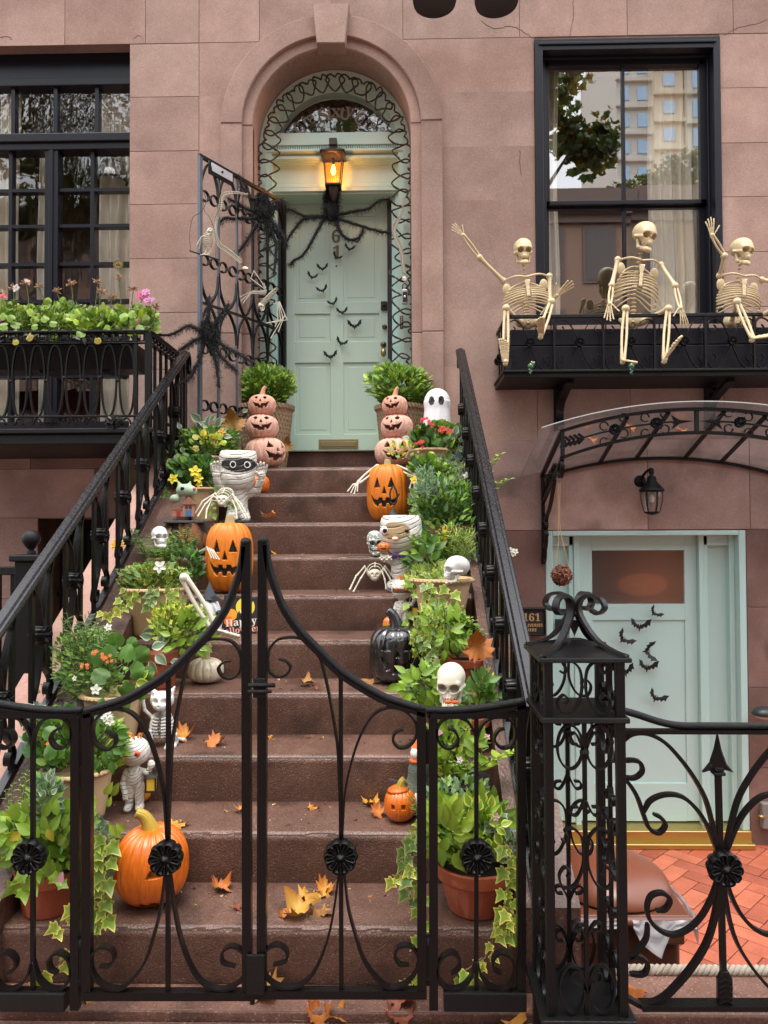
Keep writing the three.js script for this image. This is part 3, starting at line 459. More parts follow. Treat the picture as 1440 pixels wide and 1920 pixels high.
for (const s of [0, 1]) {
  const f = a => s ? a : mir(a), q = (x, y) => f([[x, y]])[0], base = gp(...q(640, 1862)), t = thing('gate_leaf', s ? 'black iron gate leaf hinged beside the largest terracotta pot, swept top rail' : 'black iron gate leaf crossing the largest carved pumpkin, swept top rail', 'gate', base, 0, 'two leaves of the stoop gate');
  const B = (x0, y0, x1, y1, w, d = w, n = 'stile') => obj(n, bar2(gp(...q(x0, y0)).sub(base), gp(...q(x1, y1)).sub(base), w, d), mIron, t);
  B(493, 1015, 491, 1868, .0275, .026); B(790, 1330, 791, 1868, .0275, .026); B(478, 1861, 800, 1861, .024, .03, 'bottom_rail'); B(639, 1258, 640, 1856, .013, .013, 'centre_bar');
  rail(f(TOPR), .0118, t, 'top_rail', base); obj('post_cap', ball(.017, ...gp(...q(494, 1013)).sub(base).toArray(), 1, .8, 1), mIron, t);
  for (const a of [UL, UR, BL, BR]) scroll('scroll', f(a), t, .007, .024, 70, base);
  const r0 = rose(gp(...q(640, 1600)).add(V(0, 0, .02)), t);
  obj('hinge', at(lathe([[0, -.07], [.012, -.07], [.014, -.05], [.012, -.045], [.012, .045], [.014, .05], [.012, .07], [0, .07]], 10), ...gp(...q(803, 1800)).sub(base).toArray()), mIron, t);
  obj('hinge', at(lathe([[0, -.05], [.011, -.05], [.011, .05], [0, .05]], 10), ...gp(...q(803, 1400)).sub(base).toArray()), mIron, t);
}
{ const t = thing('gate_latch', 'small black sliding latch joining the two gate leaves', 'latch', gp(488, 1287)); obj('bolt', [tube([V(-.03, .01, .03), V(.05, .01, .03)], .007, 8), tube([V(-.03, -.008, .034), V(.04, -.008, .034)], .006, 8)], mIron, t); obj('plate', bx(-.018, -.03, .012, .02, .03, .026, .004), mIron, t);
  const k = thing('drop_bolt', 'black drop bolt plate at the foot of the gate leaves', 'bolt', gp(482, 1820)); obj('plate', bx(-.028, -.06, .014, .028, .06, .024, .005), mIron, k); obj('rod', tube([V(-.012, -.09, .012), V(-.012, .05, .012)], .008, 8), mIron, k); }
const PU = [[840, 1366], [851, 1369], [859, 1385], [848, 1401], [832, 1400], [821, 1386], [821, 1363], [834, 1347], [857, 1344], [876, 1352], [889, 1374], [893, 1405]], PB = [[846, 1824], [859, 1816], [862, 1799], [848, 1785], [829, 1793], [821, 1816], [825, 1838], [840, 1853], [862, 1851], [882, 1832], [891, 1800]];
for (const s of [0, 1]) {
  const f = a => s ? a : mir(a, 0), q = (x, y) => f([[x, y]])[0], base = gp(...q(893, 1890)), t = thing('gate_side_panel', s ? 'fixed black iron panel before the large terracotta pot, beside the openwork post' : 'fixed black iron panel beside the gate, before the terracotta pot of lime green leaves', 'fence panel', base);
  const B = (x0, y0, x1, y1, w, d = w, n = 'post') => obj(n, bar2(gp(...q(x0, y0)).sub(base), gp(...q(x1, y1)).sub(base), w, d), mIron, t);
  B(812, 1336, 813, 1890, .026, .026); B(977, 1320, 977, 1890, .026, .026); B(893, 1340, 893, 1860, .0125, .0125, 'centre_bar'); obj('kick_rail', bx(gp(...q(820, 1))[s ? 'x' : 'x'] - base.x, 0, -.02, gp(...q(970, 1)).x - base.x, .056, .022, .004), mIron, t);
  obj('mid_rail', bar2(gp(...q(806, 1342)).sub(base), gp(...q(985, 1338)).sub(base), .016, .03), mIron, t);
  rail(f([[800, 1331], [840, 1332], [880, 1330], [920, 1325], [985, 1314]]), .0118, t, 'top_rail', base);
  for (const a of [PU, PB]) for (const m of [0, 1]) scroll('scroll', f(m ? a.map(([x, y]) => [1786 - x, y]) : a), t, .007, .026, 50, base);
  rose(gp(...q(893, 1600)).add(V(0, 0, .02)), t);
}
{ // area fence with the arrow
  const base = gp(1345, 1885), t = thing('area_fence', 'black iron area fence with an upright arrow and rosette, before the trash can', 'fence', base), S = (a, w = .011, d = .02, n = 60) => scroll('scroll', a, t, w, d, n, base);
  const R = a => a.map(([x, y]) => [2706 - x, y]);
  const A = [[1166, 1392], [1183, 1377], [1211, 1375], [1242, 1389], [1273, 1420], [1301, 1458], [1322, 1497], [1333, 1535], [1341, 1570], [1347, 1592]];
  S(A); S(R(A)); const Bc = [[1225, 1526], [1239, 1533], [1247, 1547], [1235, 1561], [1218, 1554], [1207, 1529], [1193, 1491], [1173, 1462], [1160, 1452]]; S(Bc); S(R(Bc));
  const C = [[1207, 1522], [1218, 1502], [1245, 1490], [1277, 1493], [1305, 1516], [1325, 1547], [1338, 1578], [1345, 1597]]; S(C); S(R(C));
  S([[1171, 1427], [1183, 1425], [1199, 1429], [1204, 1445], [1190, 1458], [1167, 1457]]);
  const Dd = [[1230, 1707], [1246, 1705], [1256, 1686], [1242, 1674], [1221, 1679], [1213, 1700], [1218, 1724], [1239, 1745], [1263, 1752], [1291, 1741], [1315, 1717], [1334, 1682], [1345, 1645]]; S(Dd); S(R(Dd));
  const E = [[1165, 1866], [1180, 1873], [1204, 1884], [1239, 1873], [1270, 1845], [1301, 1807], [1325, 1766], [1340, 1717], [1349, 1650]]; S(E, .013, .024); S(R(E), .009);
  S([[1214, 1731], [1211, 1759], [1190, 1786], [1170, 1799]]); S([[1181, 1826], [1207, 1825], [1214, 1807], [1197, 1793], [1170, 1799]]);
  obj('arrow_shaft', bar2(gp(1346, 1440).sub(base), gp(1356, 1830).sub(base), .016), mIron, t);
  const a0 = gp(1345, 1377).sub(base), hd = [[0, 0], [.01, -.045], [.024, -.085], [.046, -.112], [.018, -.104], [.012, -.1], [.01, -.125], [-.01, -.125], [-.012, -.1], [-.018, -.104], [-.046, -.112], [-.024, -.085], [-.01, -.045]]; obj('arrow_head', ext(hd, .012, .005).translate(a0.x, a0.y, a0.z - .006), mIron, t);
  obj('collar', [bx(-.014, -.012, -.014, .014, .0, .014, .003), bx(-.017, -.024, -.017, .017, -.014, .017, .003)].map(g => g.translate(...gp(1346, 1437).sub(base).toArray())), mIron, t);
  const f0 = gp(1358, 1818).sub(base); obj('fletching', ext([[-.009, 0], [.009, 0], [.022, -.025], [.022, -.105], [-.022, -.105], [-.022, -.025]], .012, .003).translate(f0.x, f0.y, f0.z - .006), mIron, t);
  for (let i = 0; i < 5; i++) obj('barb', [sweep([V(f0.x - .019, f0.y - .03 - i * .016, f0.z + .011), V(f0.x, f0.y - .02 - i * .016, f0.z + .011)], .003, .004), sweep([V(f0.x + .019, f0.y - .03 - i * .016, f0.z + .011), V(f0.x, f0.y - .02 - i * .016, f0.z + .011)], .003, .004)], mIron, t);
  rose(gp(1353, 1622).add(V(0, 0, .02)), t);
  const xr = 2.0, z = -ZG; const y1 = Y(1362, ZG, 1300), y2 = Y(1372, ZG, 1300);
  obj('top_rail', [tube(crv([gp(1160, 1330), gp(1195, 1340), gp(1235, 1353), gp(1270, 1360), gp(1330, 1361), V(xr, y1, z)].map(p => p.sub(base)), 30), .011, 10), bar2(gp(1160, 1371).sub(base), V(xr, y2, z).sub(base), .012, .026)], mIron, t);
  obj('bottom_rail', bar2(gp(1200, 1884).sub(base), V(xr, Y(1880, ZG, 1400), z).sub(base), .014, .045), mIron, t);
}
{ // openwork newel post
  const C = V(.502, 0, -2.155), t = thing('openwork_newel_post', 'tall square openwork iron post with a scrolled finial on its cap', 'gate post', C), w = .097, hz = .103, y0 = .164, ym = .962, y1 = 1.13;
  for (const x of [-w, w]) for (const z of [-hz, hz]) obj('corner_post', bx(x - .012, .0, z - .012, x + .012, y1, z + .012, .002), mIron, t);
  obj('mid_plate', bx(-w - .022, ym - .008, -hz - .022, w + .022, ym + .008, hz + .022, .004), mIron, t); obj('base_plate', bx(-w - .03, y0 - .012, -hz - .03, w + .03, y0 + .006, hz + .03, .004), mIron, t);
  const a = w + .024, b = hz + .024, cp = [-a, y1, b, a, y1, b, a, y1, -b, -a, y1, -b, -.02, y1 + .035, .02, .02, y1 + .035, .02, .02, y1 + .035, -.02, -.02, y1 + .035, -.02], ci = [0, 1, 5, 0, 5, 4, 1, 2, 6, 1, 6, 5, 2, 3, 7, 2, 7, 6, 3, 0, 4, 3, 4, 7, 4, 5, 6, 4, 6, 7, 0, 3, 2, 0, 2, 1];
  obj('cap', [raw(cp, ci).toNonIndexed(), bx(-a - .003, y1 - .012, -b - .003, a + .003, y1 + .001, b + .003, .003)].map(g => { g.computeVertexNormals(); return g; }), mIron, t);
  for (const sx of [-1, 1]) for (const sz of [-1, 1]) { // four straps rise from the corners and curl outwards
    const q = crv([[.94, .004], [.72, .016], [.45, .045], [.22, .1], [.1, .15], [.12, .19], [.28, .213], [.5, .2], [.56, .17], [.44, .148], [.32, .158]].map(([r, y]) => V(sx * r * a, y1 + y * .76, sz * r * b)), 44);
    obj('finial_strap', sweep(q, .009, .02, V(sz * b, 0, -sx * a).normalize()), mIron, t);
  }
  obj('finial_drop', ext([[-.02, 0], [.02, 0], [0, -.045]], .006).translate(0, y1 + .088, -.003), mIron, t); obj('rivet', ball(.008, 0, y1 + .106, .01), mIron, t);
  const pA = [[-.55, -.3], [-.42, -.42], [-.3, -.2], [-.4, .25], [-.55, .0], [-.85, .15]].slice(0, 0);
  const CA = [[-.75, .62], [-.62, .55], [-.55, .7], [-.66, .9], [-.42, .98], [-.15, .75], [-.06, .2], [-.12, -.35], [-.4, -.85], [-.72, -.88], [-.84, -.5], [-.66, -.25], [-.5, -.42], [-.6, -.58]];
  const CB = [[-.18, .1], [-.3, .3], [-.46, .22], [-.44, -.02], [-.3, .0]].concat([]), CB2 = [[-.02, -.42], [-.14, -.02], [-.3, .28], [-.46, .2], [-.42, -.06], [-.22, -.1]], RING = []; for (let i = 0; i <= 30; i++) { const r = i / 30 * 2 * PI; RING.push([-.46 + .4 * cos(r), .0 + .95 * sin(r)]); }
  const face = (ry, hw, off) => { const g = new THREE.Matrix4().makeRotationY(ry).setPosition(0, 0, 0), mk = (pts, yc, hy, n = 50) => { for (const s of [1, -1]) { const q = crv(pts.map(([u, v]) => V(u * s * (hw - .012), yc + v * hy, off).applyMatrix4(g)), n); obj('scroll', sweep(q, .0055, .015, V(0, 0, 1).applyMatrix4(g)), mIron, t); } };
    mk(CA, (ym + y1) / 2, .074); mk(RING, ym - .075, .062); mk(CB2, ym - .06, .08, 26); mk(CA, .585, .085); mk(RING, y0 + .075, .066); mk(CB2, y0 + .1, .08, 26); mk(CB2.map(([u, v]) => [u, -v]), .72, .06, 26); mk(CB2, .4, .06, 26);
    obj('centre_bar', sweep([V(0, y0, off), V(0, ym, off)].map(p => p.applyMatrix4(g)), .011, .011, V(0, 0, 1).applyMatrix4(g)), mIron, t); obj('clip', ball(.013, ...V(0, ym - .09, off).applyMatrix4(g).toArray()), mIron, t); };
  face(0, w, hz); face(PI, w, hz); face(PI / 2, hz, w); face(-PI / 2, hz, w);
}
// ---- stair railings
const hRail = D => 2.685 - .657 * (5.05 - D), hNose = D => RISE * (1 + (D - D1) / RUN);
const hsec = (len) => { const pr = [[-.03, -.012], [.03, -.012], [.033, .0], [.027, .009], [.018, .009], [.012, .017], [-.012, .017], [-.018, .009], [-.027, .009], [-.033, 0]]; return ext(pr, len); };
function stairRail(x, Da, Db, label, lead) {
  const A = V(x, hRail(Da), -Da), Bp = V(x, hRail(Db), -Db), len = A.distanceTo(Bp), t = thing('stair_railing', label, 'railing', [x, 0, -Da]), pitch = Math.atan(.657);
  obj('handrail', hsec(len).rotateY(PI).rotateX(pitch).translate(0, hRail(Da), 0), mIronWet, t);
  const NX = V(1, 0, 0), q = (d, y) => V(0, y, -(d - Da)), b0 = D => hNose(D) + .17;
  obj('bottom_rail', sweep([q(Da, b0(Da)), q(Db + .02, b0(Db + .02))], .022, .03, NX), mIronWet, t);
  // curled end at the top
  obj('end_scroll', sweep(crv([q(Db - .01, hRail(Db) - .004), q(Db + .05, hRail(Db) + .01), q(Db + .085, hRail(Db) - .03), q(Db + .08, hRail(Db) - .09), q(Db + .045, hRail(Db) - .1), q(Db + .04, hRail(Db) - .07)], 24), .014, .034, NX), mIron, t);
  const n = Math.round((Db - Da) / .15);
  for (let i = 0; i <= n; i++) {
    const d = lerp(Da + .03, Db - .02, i / n), yb = b0(d), yt = hRail(d) - .01, L = yt - yb, dd = (Db - Da) / n;
    obj('baluster', sweep([q(d, yb), q(d, yt)], .026, .014, NX), mIron, t);
    if (i < n && i % 2 === 0) { const m = d + dd / 2, ym = (b0(m) + hRail(m)) / 2 + .02, o = rose(V(x, ym, -m), t, roseG, PI / 2); o.scale.set(.78, .78, 1.5); o.position.set(0, ym, -(m - Da));
      for (const sg of [1, -1]) for (const sd of [1, -1]) { const yy = k => ym + sg * L * k, w = dd * .9; obj('scroll', sweep(crv([q(m, yy(.04)), q(m + sd * .012, yy(.14)), q(m + sd * .03, yy(.26)), q(m + sd * w * .5, yy(.36)), q(m + sd * w * .62, yy(.43) + 0), q(m + sd * w * .5, yy(.47)), q(m + sd * w * .32, yy(.45)), q(m + sd * w * .3, yy(.41)), q(m + sd * w * .4, yy(.39))].map(p => { p.y += (-p.z + Da - m) * .657 * .8; return p; }), 26), .009, .026, NX), mIron, t); } }
  }
  return t;
}
stairRail(-1.45, 2.3, 5.05, 'wet black iron stair railing climbing on the side of the flower balcony', 1);
stairRail(.425, 2.36, 5.05, 'wet black iron stair railing climbing on the side of the skeleton planter', 1);
{ const t = thing('area_gate_post', 'square black iron area post topped with a ball, behind the stair railing', 'post', [P(58, 1060, 3.3).x, FLOOR, -3.3]), h = Y(1052, 3.3, 60) - FLOOR; obj('post', bx(-.05, 0, -.05, .05, h, .05, .006), mIron2, t); obj('cap', bx(-.068, h, -.068, .068, h + .03, .068, .008), mIron2, t); obj('ball_finial', at(lathe([[.02, 0], [.02, .012], [.012, .02], [.02, .03], [.036, .052], [.04, .07], [.034, .092], [.018, .106], [0, .11]], 16), 0, h + .03, 0), mIron2, t);
  const f = thing('area_railing', 'black iron bars of the lower area gate beside the ball topped post', 'railing', [0, FLOOR, -3.36]); for (let i = 0; i < 9; i++) { const x = P(28 - i * 34, 1200, 3.36).x; obj('bar', bx(x - .016, 0, -.012, x + .016, Y(1072, 3.36, 20) - FLOOR, .012), mIron2, f); } for (let i = 0; i < 7; i++) { const x = P(92 + i * 17, 1200, 3.36).x; obj('bar', bx(x - .02, 0, -.012, x + .008, 1.55, .012), mIron2, f); } obj('top_rail', bx(P(-260, 1, 3.36).x, Y(1078, 3.36, 20) - FLOOR, -.02, P(48, 1, 3.36).x, Y(1062, 3.36, 20) - FLOOR, .02, .005), mIron2, f); obj('top_rail', bx(P(75, 1, 3.36).x, 1.53, -.018, P(200, 1, 3.36).x, 1.56, .018, .005), mIron2, f); }
// ---- flower balcony outside the casement window
{
  const D = 4.55, xl = P(-260, 640, D).x, xr = P(279, 640, D).x, t = thing('iron_balcony', 'black iron balcony with oval bars and a Greek key band under the geraniums', 'balcony', [(xl + xr) / 2, 2.0, -D]), ox = t.position, q = (x, y, z = 0) => V(x - ox.x, y - ox.y, z), H = py => Y(py, D, 100);
  obj('slab', bx(xl - ox.x, 0, -(F - D) + .001, xr + .03 - ox.x, .07, .04, .012), mIron2, t); obj('cornice', [bx(xl - ox.x, .068, -(F - D) + .001, xr + .05 - ox.x, .1, .06, .008)], mIron2, t);
  const fr = (y, hh, d = .03) => bx(xl - ox.x, y - ox.y, -d / 2, xr - ox.x, y + hh - ox.y, d / 2, .003);
  obj('top_rail', fr(H(625), .012, .05), mIron, t); obj('rail', fr(H(646), .008), mIron, t); obj('bottom_rail', fr(H(783), .012), mIron, t);
  obj('corner_post', bx(xr - .02 - ox.x, .1, -.018, xr + .018 - ox.x, H(624) - ox.y, .018, .002), mIron, t); { const x = P(255, 640, D).x; obj('post', bx(x - .011 - ox.x, .1, -.012, x + .011 - ox.x, H(630) - ox.y, .012), mIron, t); }
  const o0 = H(648), o1 = H(781), sp = P(33, 0, D).x - P(0, 0, D).x;
  for (let i = 0; i < 15; i++) { const x = P(238, 700, D).x - i * sp, pts = []; for (let k = 0; k < 40; k++) { const a = k / 40 * 2 * PI; pts.push(q(x + .046 * Math.sign(cos(a)) * Math.pow(Math.abs(cos(a)), .85), (o0 + o1) / 2 + (o1 - o0) / 2 * sin(a))); } obj('oval', sweep(pts, .009, .016, N3, true), mIron, t); const u = []; for (let k = 0; k <= 14; k++) { const a = k / 14 * PI; u.push(q(x + .024 * cos(a), H(796) + .036 * sin(a))); } obj('loop', sweep(u, .007, .014), mIron, t); obj('clip', ball(.012, ...q(x - sp / 2, (o0 + o1) / 2 + .02 * (i % 2)).toArray(), 1, 1, 1, 8, 6), mIron, t); }
  const key = (n, f) => { for (let i = 0; i < n; i++) { const y = [H(643) + .003, H(626)], h = y[1] - y[0], w = h * 1.25; obj('key_fret', sweep([[0, .08], [0, .92], [.72, .92], [.72, .38], [.36, .38], [.36, .62]].map(([u, v]) => f(i * w * 1.0 + u * w, y[0] + v * h)), .0075, .01, f(0, 0, 1)), mIron, t); obj('key_fret', sweep([f(i * w - .0, y[0] + .08 * h), f(i * w + w, y[0] + .08 * h)], .006, .01, f(0, 0, 1)), mIron, t); } };
  key(24, (u, v, n) => n ? N3 : q(xr - .03 - u, v)); key(10, (u, v, n) => n ? V(1, 0, 0) : q(xr, v, -.03 - u));
  const side = (y, hh, d) => bx(xr - d / 2 - ox.x, y - ox.y, -(F - D) + .02, xr + d / 2 - ox.x, y + hh - ox.y, 0, .003); obj('top_rail', side(H(625), .012, .05), mIron, t); obj('rail', side(H(646), .008, .03), mIron, t); obj('bottom_rail', side(H(783), .012, .03), mIron, t);
  for (let i = 1; i < 8; i++) obj('bar', bx(xr - .008 - ox.x, .11, -i * .115 - .01, xr + .008 - ox.x, H(640) - ox.y, -i * .115 + .01), mIron, t);
  obj('wall_scroll', tube(crv([q(xr, H(630), -.8), q(xr + .01, H(640), -.83), q(xr + .03, H(650), -.81)], 10), .02, 8), mIron, t);
  const b = thing('balcony_planter_box', 'long black trough of geraniums hung inside the iron balcony', 'planter', [(xl + xr) / 2, H(686), -D - .2]), bw = P(252, 650, D + .1).x - b.position.x, lx = xl - b.position.x, hh = H(636) - H(686);
  obj('trough', ext([[-.09, .0], [.09, .0], [.13, hh], [-.13, hh]], bw - lx).rotateY(PI / 2).translate(lx, 0, 0), mIron2, b); obj('soil', bx(lx + .01, hh - .02, -.12, bw - .01, hh - .002, .12), M({ color: lin(.04, .025, .018), roughness: 1 }), b); for (const x of [.35, -.15, -.8]) obj('strut', sweep([V(bw - .3 + x * .8 - .2, -.002, .05), V(bw - .3 + x * .8 - .05, -.05, .05)], .02, .03), mIron2, b);
}
// ---- window planter on the big window, front D 4.97
const PLD = 4.97, PLX = P(949, 640, PLD).x;
{
  const D = PLD, x1 = 2.9, yb = Y(708, D, 1100), ytop = Y(592, D, 1100), t = thing('window_planter_rack', 'black iron scrollwork planter rack under the big window, three skeletons seated in it', 'planter rack', [(PLX + x1) / 2, yb, -D]), o = t.position, q = (x, y, z = 0) => V(x - o.x, y - o.y, z);
  const H = py => Y(py, D, 1100);
  obj('shelf', bx(PLX - .02 - o.x, -.0, -(F - D) + .001, x1 - o.x, .035, .015, .006), mIron2, t); obj('shelf_lip', bx(PLX - .03 - o.x, .033, -(F - D) + .001, x1 - o.x, .05, .03, .005), mIron2, t);
  obj('planter_box', [bx(PLX + .035 - o.x, .05, -.36, x1 - .02 - o.x, H(645) - o.y, -.045, .006), bx(PLX + .035 - o.x, H(645) + .004 - o.y, -.36, x1 - .02 - o.x, H(613) - o.y, -.045, .006)], mFrame, t);
  obj('soil', bx(PLX + .05 - o.x, H(613) - o.y - .02, -.35, x1 - .04 - o.x, H(613) - o.y + .003, -.06), M({ color: lin(.04, .025, .018), roughness: 1 }), t);
  obj('top_rail', [bx(PLX - .01 - o.x, H(596) - o.y, -.012, x1 - o.x, H(590) - o.y, .014, .003), bx(PLX - .01 - o.x, H(596) - o.y, -(F - D), PLX + .012 - o.x, H(590) - o.y, -.01, .003)], mIron, t); obj('rail', bx(PLX - .01 - o.x, H(699) - o.y, -.01, x1 - o.x, H(695) - o.y, .01), mIron, t);
  const posts = [953, 1039, 1131, 1227, 1322, 1414, 1508].map(p => P(p, 640, D).x), roses = [993, 1086, 1181, 1281, 1371, 1461].map(p => P(p, 643, D).x), yr = H(643), y0 = H(697), y1 = H(596);
  posts.forEach((x, i) => obj('post', bx(x - .007 - o.x, .05, -.01, x + .007 - o.x, y1 - o.y, .01), mIron, t));
  roses.forEach((c, i) => { rose(V(c, yr, -D + .02), t, roseS); const w = (posts[i + 1] - posts[i]) / 2, xm = c;
    for (const sx of [1, -1]) for (const sy of [1, -1]) { const h = sy > 0 ? y1 - yr : yr - y0, e = (u, v) => q(xm + sx * u * w, yr + sy * v * h); obj('scroll', sweep(crv([e(.06, .15), e(.2, .45), e(.42, .8), e(.68, .93), e(.9, .8), e(.92, .52), e(.74, .42), e(.62, .55), e(.7, .68)], 30), .006, .014), mIron, t); } });
  for (let i = 0; i < 3; i++) { const z = -.1 - i * .12; obj('side_bar', bx(PLX - .006 - o.x, .05, z - .006, PLX + .006 - o.x, y1 - o.y, z + .006), mIron, t); obj('rosette', roseS, mIron, t).position.set(PLX - o.x, .2, z - .05); }
  for (const px of [1058, 1350]) { const x = P(px, 760, 5.2).x, z0 = -F + .012; const k = thing('shelf_bracket', px < 1200 ? 'black scrolled bracket under the planter rack, above the end of the glass canopy' : 'black scrolled bracket under the planter rack, above the middle of the glass canopy', 'bracket', [x, yb, z0]); obj('arm', sweep(crv([V(0, -.012, .36), V(0, -.03, .3), V(0, -.06, .2), V(0, -.1, .09), V(0, -.16, .035), V(0, -.22, .03), V(0, -.27, .05), V(0, -.29, .02)], 30), .03, .055, V(1, 0, 0)), mIron2, k); obj('back_plate', bx(-.035, -.3, 0, .035, -.001, .012, .003), mIron2, k); obj('scroll', sweep(crv([V(0, -.02, .1), V(0, -.07, .16), V(0, -.1, .1), V(0, -.06, .06), V(0, -.05, .09)], 20), .014, .045, V(1, 0, 0)), mIron2, k); }
}
// ---- glass canopy with iron arrows
{
  const cx = 1.88, Df = 4.725, hw = .854, y1 = 2.223, ye = 2.088, yl1 = 2.075, yle = 1.919, t = thing('door_canopy', 'curved glass canopy on black iron arrows over the lower door', 'canopy', [cx, 1.95, -F + .012]), o = t.position, zf = F - Df - .012;
  const arc = (yp, yend, w, z, n = 40) => { const h = yp - yend, R = (w * w + h * h) / 2 / h, a = Math.asin(w / R), r = []; for (let i = 0; i <= n; i++) { const k = lerp(-a, a, i / n); r.push(V(R * sin(k), yp - R + R * cos(k) - o.y, z)); } return r; };
  obj('front_arch', sweep(arc(y1, ye, hw, zf), .02, .03), mIron, t); obj('front_arch', sweep(arc(yl1, yle, hw, zf), .02, .026), mIron, t); obj('wall_arch', sweep(arc(1.975, 1.84, hw, .012), .022, .024), mIron, t);
  const fa = arc(y1 - .012, ye - .012, hw, zf), wa = arc(1.985, 1.85, hw, .02);
  for (const i of [0, 10, 16, 24, 30, 40]) obj('rib', sweep([fa[i], wa[i]], .02, .022, V(1, 0, 0)), mIron, t);
  for (const x of [-1, 0, 1]) obj('front_post', bx(x * (hw - .012) - .012, (x ? yle : yl1) - o.y, zf - .012, x * (hw - .012) + .012, (x ? ye : y1) - o.y, zf + .012, .002), mIron, t);
  // glass sheet, slightly overhanging
  const ga = arc(2.262, 2.105, .985, zf + .07, 30), gb = arc(2.0, 1.85, 1.0, .004, 30), pos = [], idx = [], uv = []; for (let i = 0; i <= 30; i++) { for (const p of [ga[i], gb[i]]) pos.push(p.x, p.y, p.z); uv.push(i / 10, 0, i / 10, 1); if (i < 30) { const a = i * 2; idx.push(a, a + 2, a + 1, a + 1, a + 2, a + 3); } }
  const gl = obj('glass_sheet', raw(pos, idx, uv), M({ color: lin(.84, .84, .86), transmission: 1, thickness: 0, roughness: .16, ior: 1.9, metalness: .06 }), t);
  obj('glass_edge', [sweep(ga, .006, .004), tube([ga[0], gb[0]], .003, 6)], M({ color: lin(.5, .52, .52), roughness: .2 }), t);
  // arrows with rosettes in the front band
  const mid = u => { const a = arc((y1 + yl1) / 2, (ye + yle) / 2, hw, zf, 100); return a[Math.round(clamp((u + hw) / 2 / hw, 0, 1) * 100)]; };
  for (const s of [-1, 1]) {
    obj('arrow_shaft', sweep([-.74, -.6, -.4, -.2, -.06].map(u => mid(s * u * -1 * -1)).map(p => p), .011, .012), mIron, t);
    const tip = mid(s * .02), tb = mid(s * .15), dx = s; obj('arrow_head', ext([[0, 0], [.09, .012], [.14, .045], [.125, .01], [.14, 0], [.125, -.01], [.14, -.045], [.09, -.012]].map(([a, b]) => [tip.x + dx * a, tip.y - a * .06 + b]).reverse(), .01, .003).translate(0, 0, zf - .005), mIron, t);
    const f = mid(s * .77); for (let i = 0; i < 5; i++) obj('fletch', [1, -1].map(k => sweep([V(f.x - s * (i * .028 - .05), f.y + s * 0 + i * .006 - .01, zf), V(f.x - s * (i * .028 - .085) + 0, f.y + k * .032 + i * .006 - .014, zf)], .018, .006)), mIron, t);
    for (const u of [.52, .26]) { const p = mid(s * u); rose(p.clone().add(o).add(V(0, 0, .02)), t, roseS).scale.setScalar(1.12); for (const a of [1, -1]) for (const b of [1, -1]) { const r = []; for (let k = 0; k <= 20; k++) { const an = k / 20 * 1.75 * PI + (a > 0 ? PI : 0); r.push(V(p.x + a * .062 + .026 * cos(an), p.y + b * (.05 + .026 * sin(an)) - a * u * s * .05 * s * s, zf)); } obj('scroll', sweep(r, .007, .012), mIron, t); } }
  }
  for (const s of [-1, 1]) { // side brackets
    const x = s * (hw - .01), z2 = .02, q = (z, y) => V(x, y - o.y, z), NX = V(1, 0, 0);
    obj('bracket_post', sweep([q(z2, 1.88), q(z2, 1.22)], .02, .024, NX), mIron, t); obj('bracket_rail', sweep([q(zf, ye - .01), q(z2, 1.86)], .02, .022, NX), mIron, t); obj('bracket_rail', sweep([q(zf, yle), q(z2 + .01, 1.66)], .018, .022, NX), mIron, t);
    for (const pts of [[[zf - .02, 1.93], [zf + .0, 1.86], [zf - .05, 1.80], [zf - .1, 1.84], [zf - .08, 1.88]], [[.42, 1.80], [.36, 1.72], [.26, 1.62], [.15, 1.55], [.1, 1.46], [.12, 1.42], [.16, 1.44]], [[.03, 1.58], [.1, 1.5], [.13, 1.4], [.08, 1.33], [.03, 1.36], [.05, 1.4]], [[.03, 1.4], [.08, 1.34], [.06, 1.25], [.0, 1.24], [.02, 1.29]], [[.08, 1.72], [.15, 1.78], [.22, 1.83], [.2, 1.76], [.12, 1.7]], [[.3, 1.82], [.38, 1.88], [.46, 1.9], [.44, 1.84], [.36, 1.8]]]) obj('scroll', sweep(crv(pts.map(([z, y]) => q(z, y)), 24), .011, .026, NX), mIron, t);
    for (const [z, y] of [[.17, 1.77], [.33, 1.84], [.12, 1.5]]) { const r = obj('rosette', roseS, mIron, t); r.position.set(x, y - o.y, z); r.rotation.y = PI / 2; }
  }
}
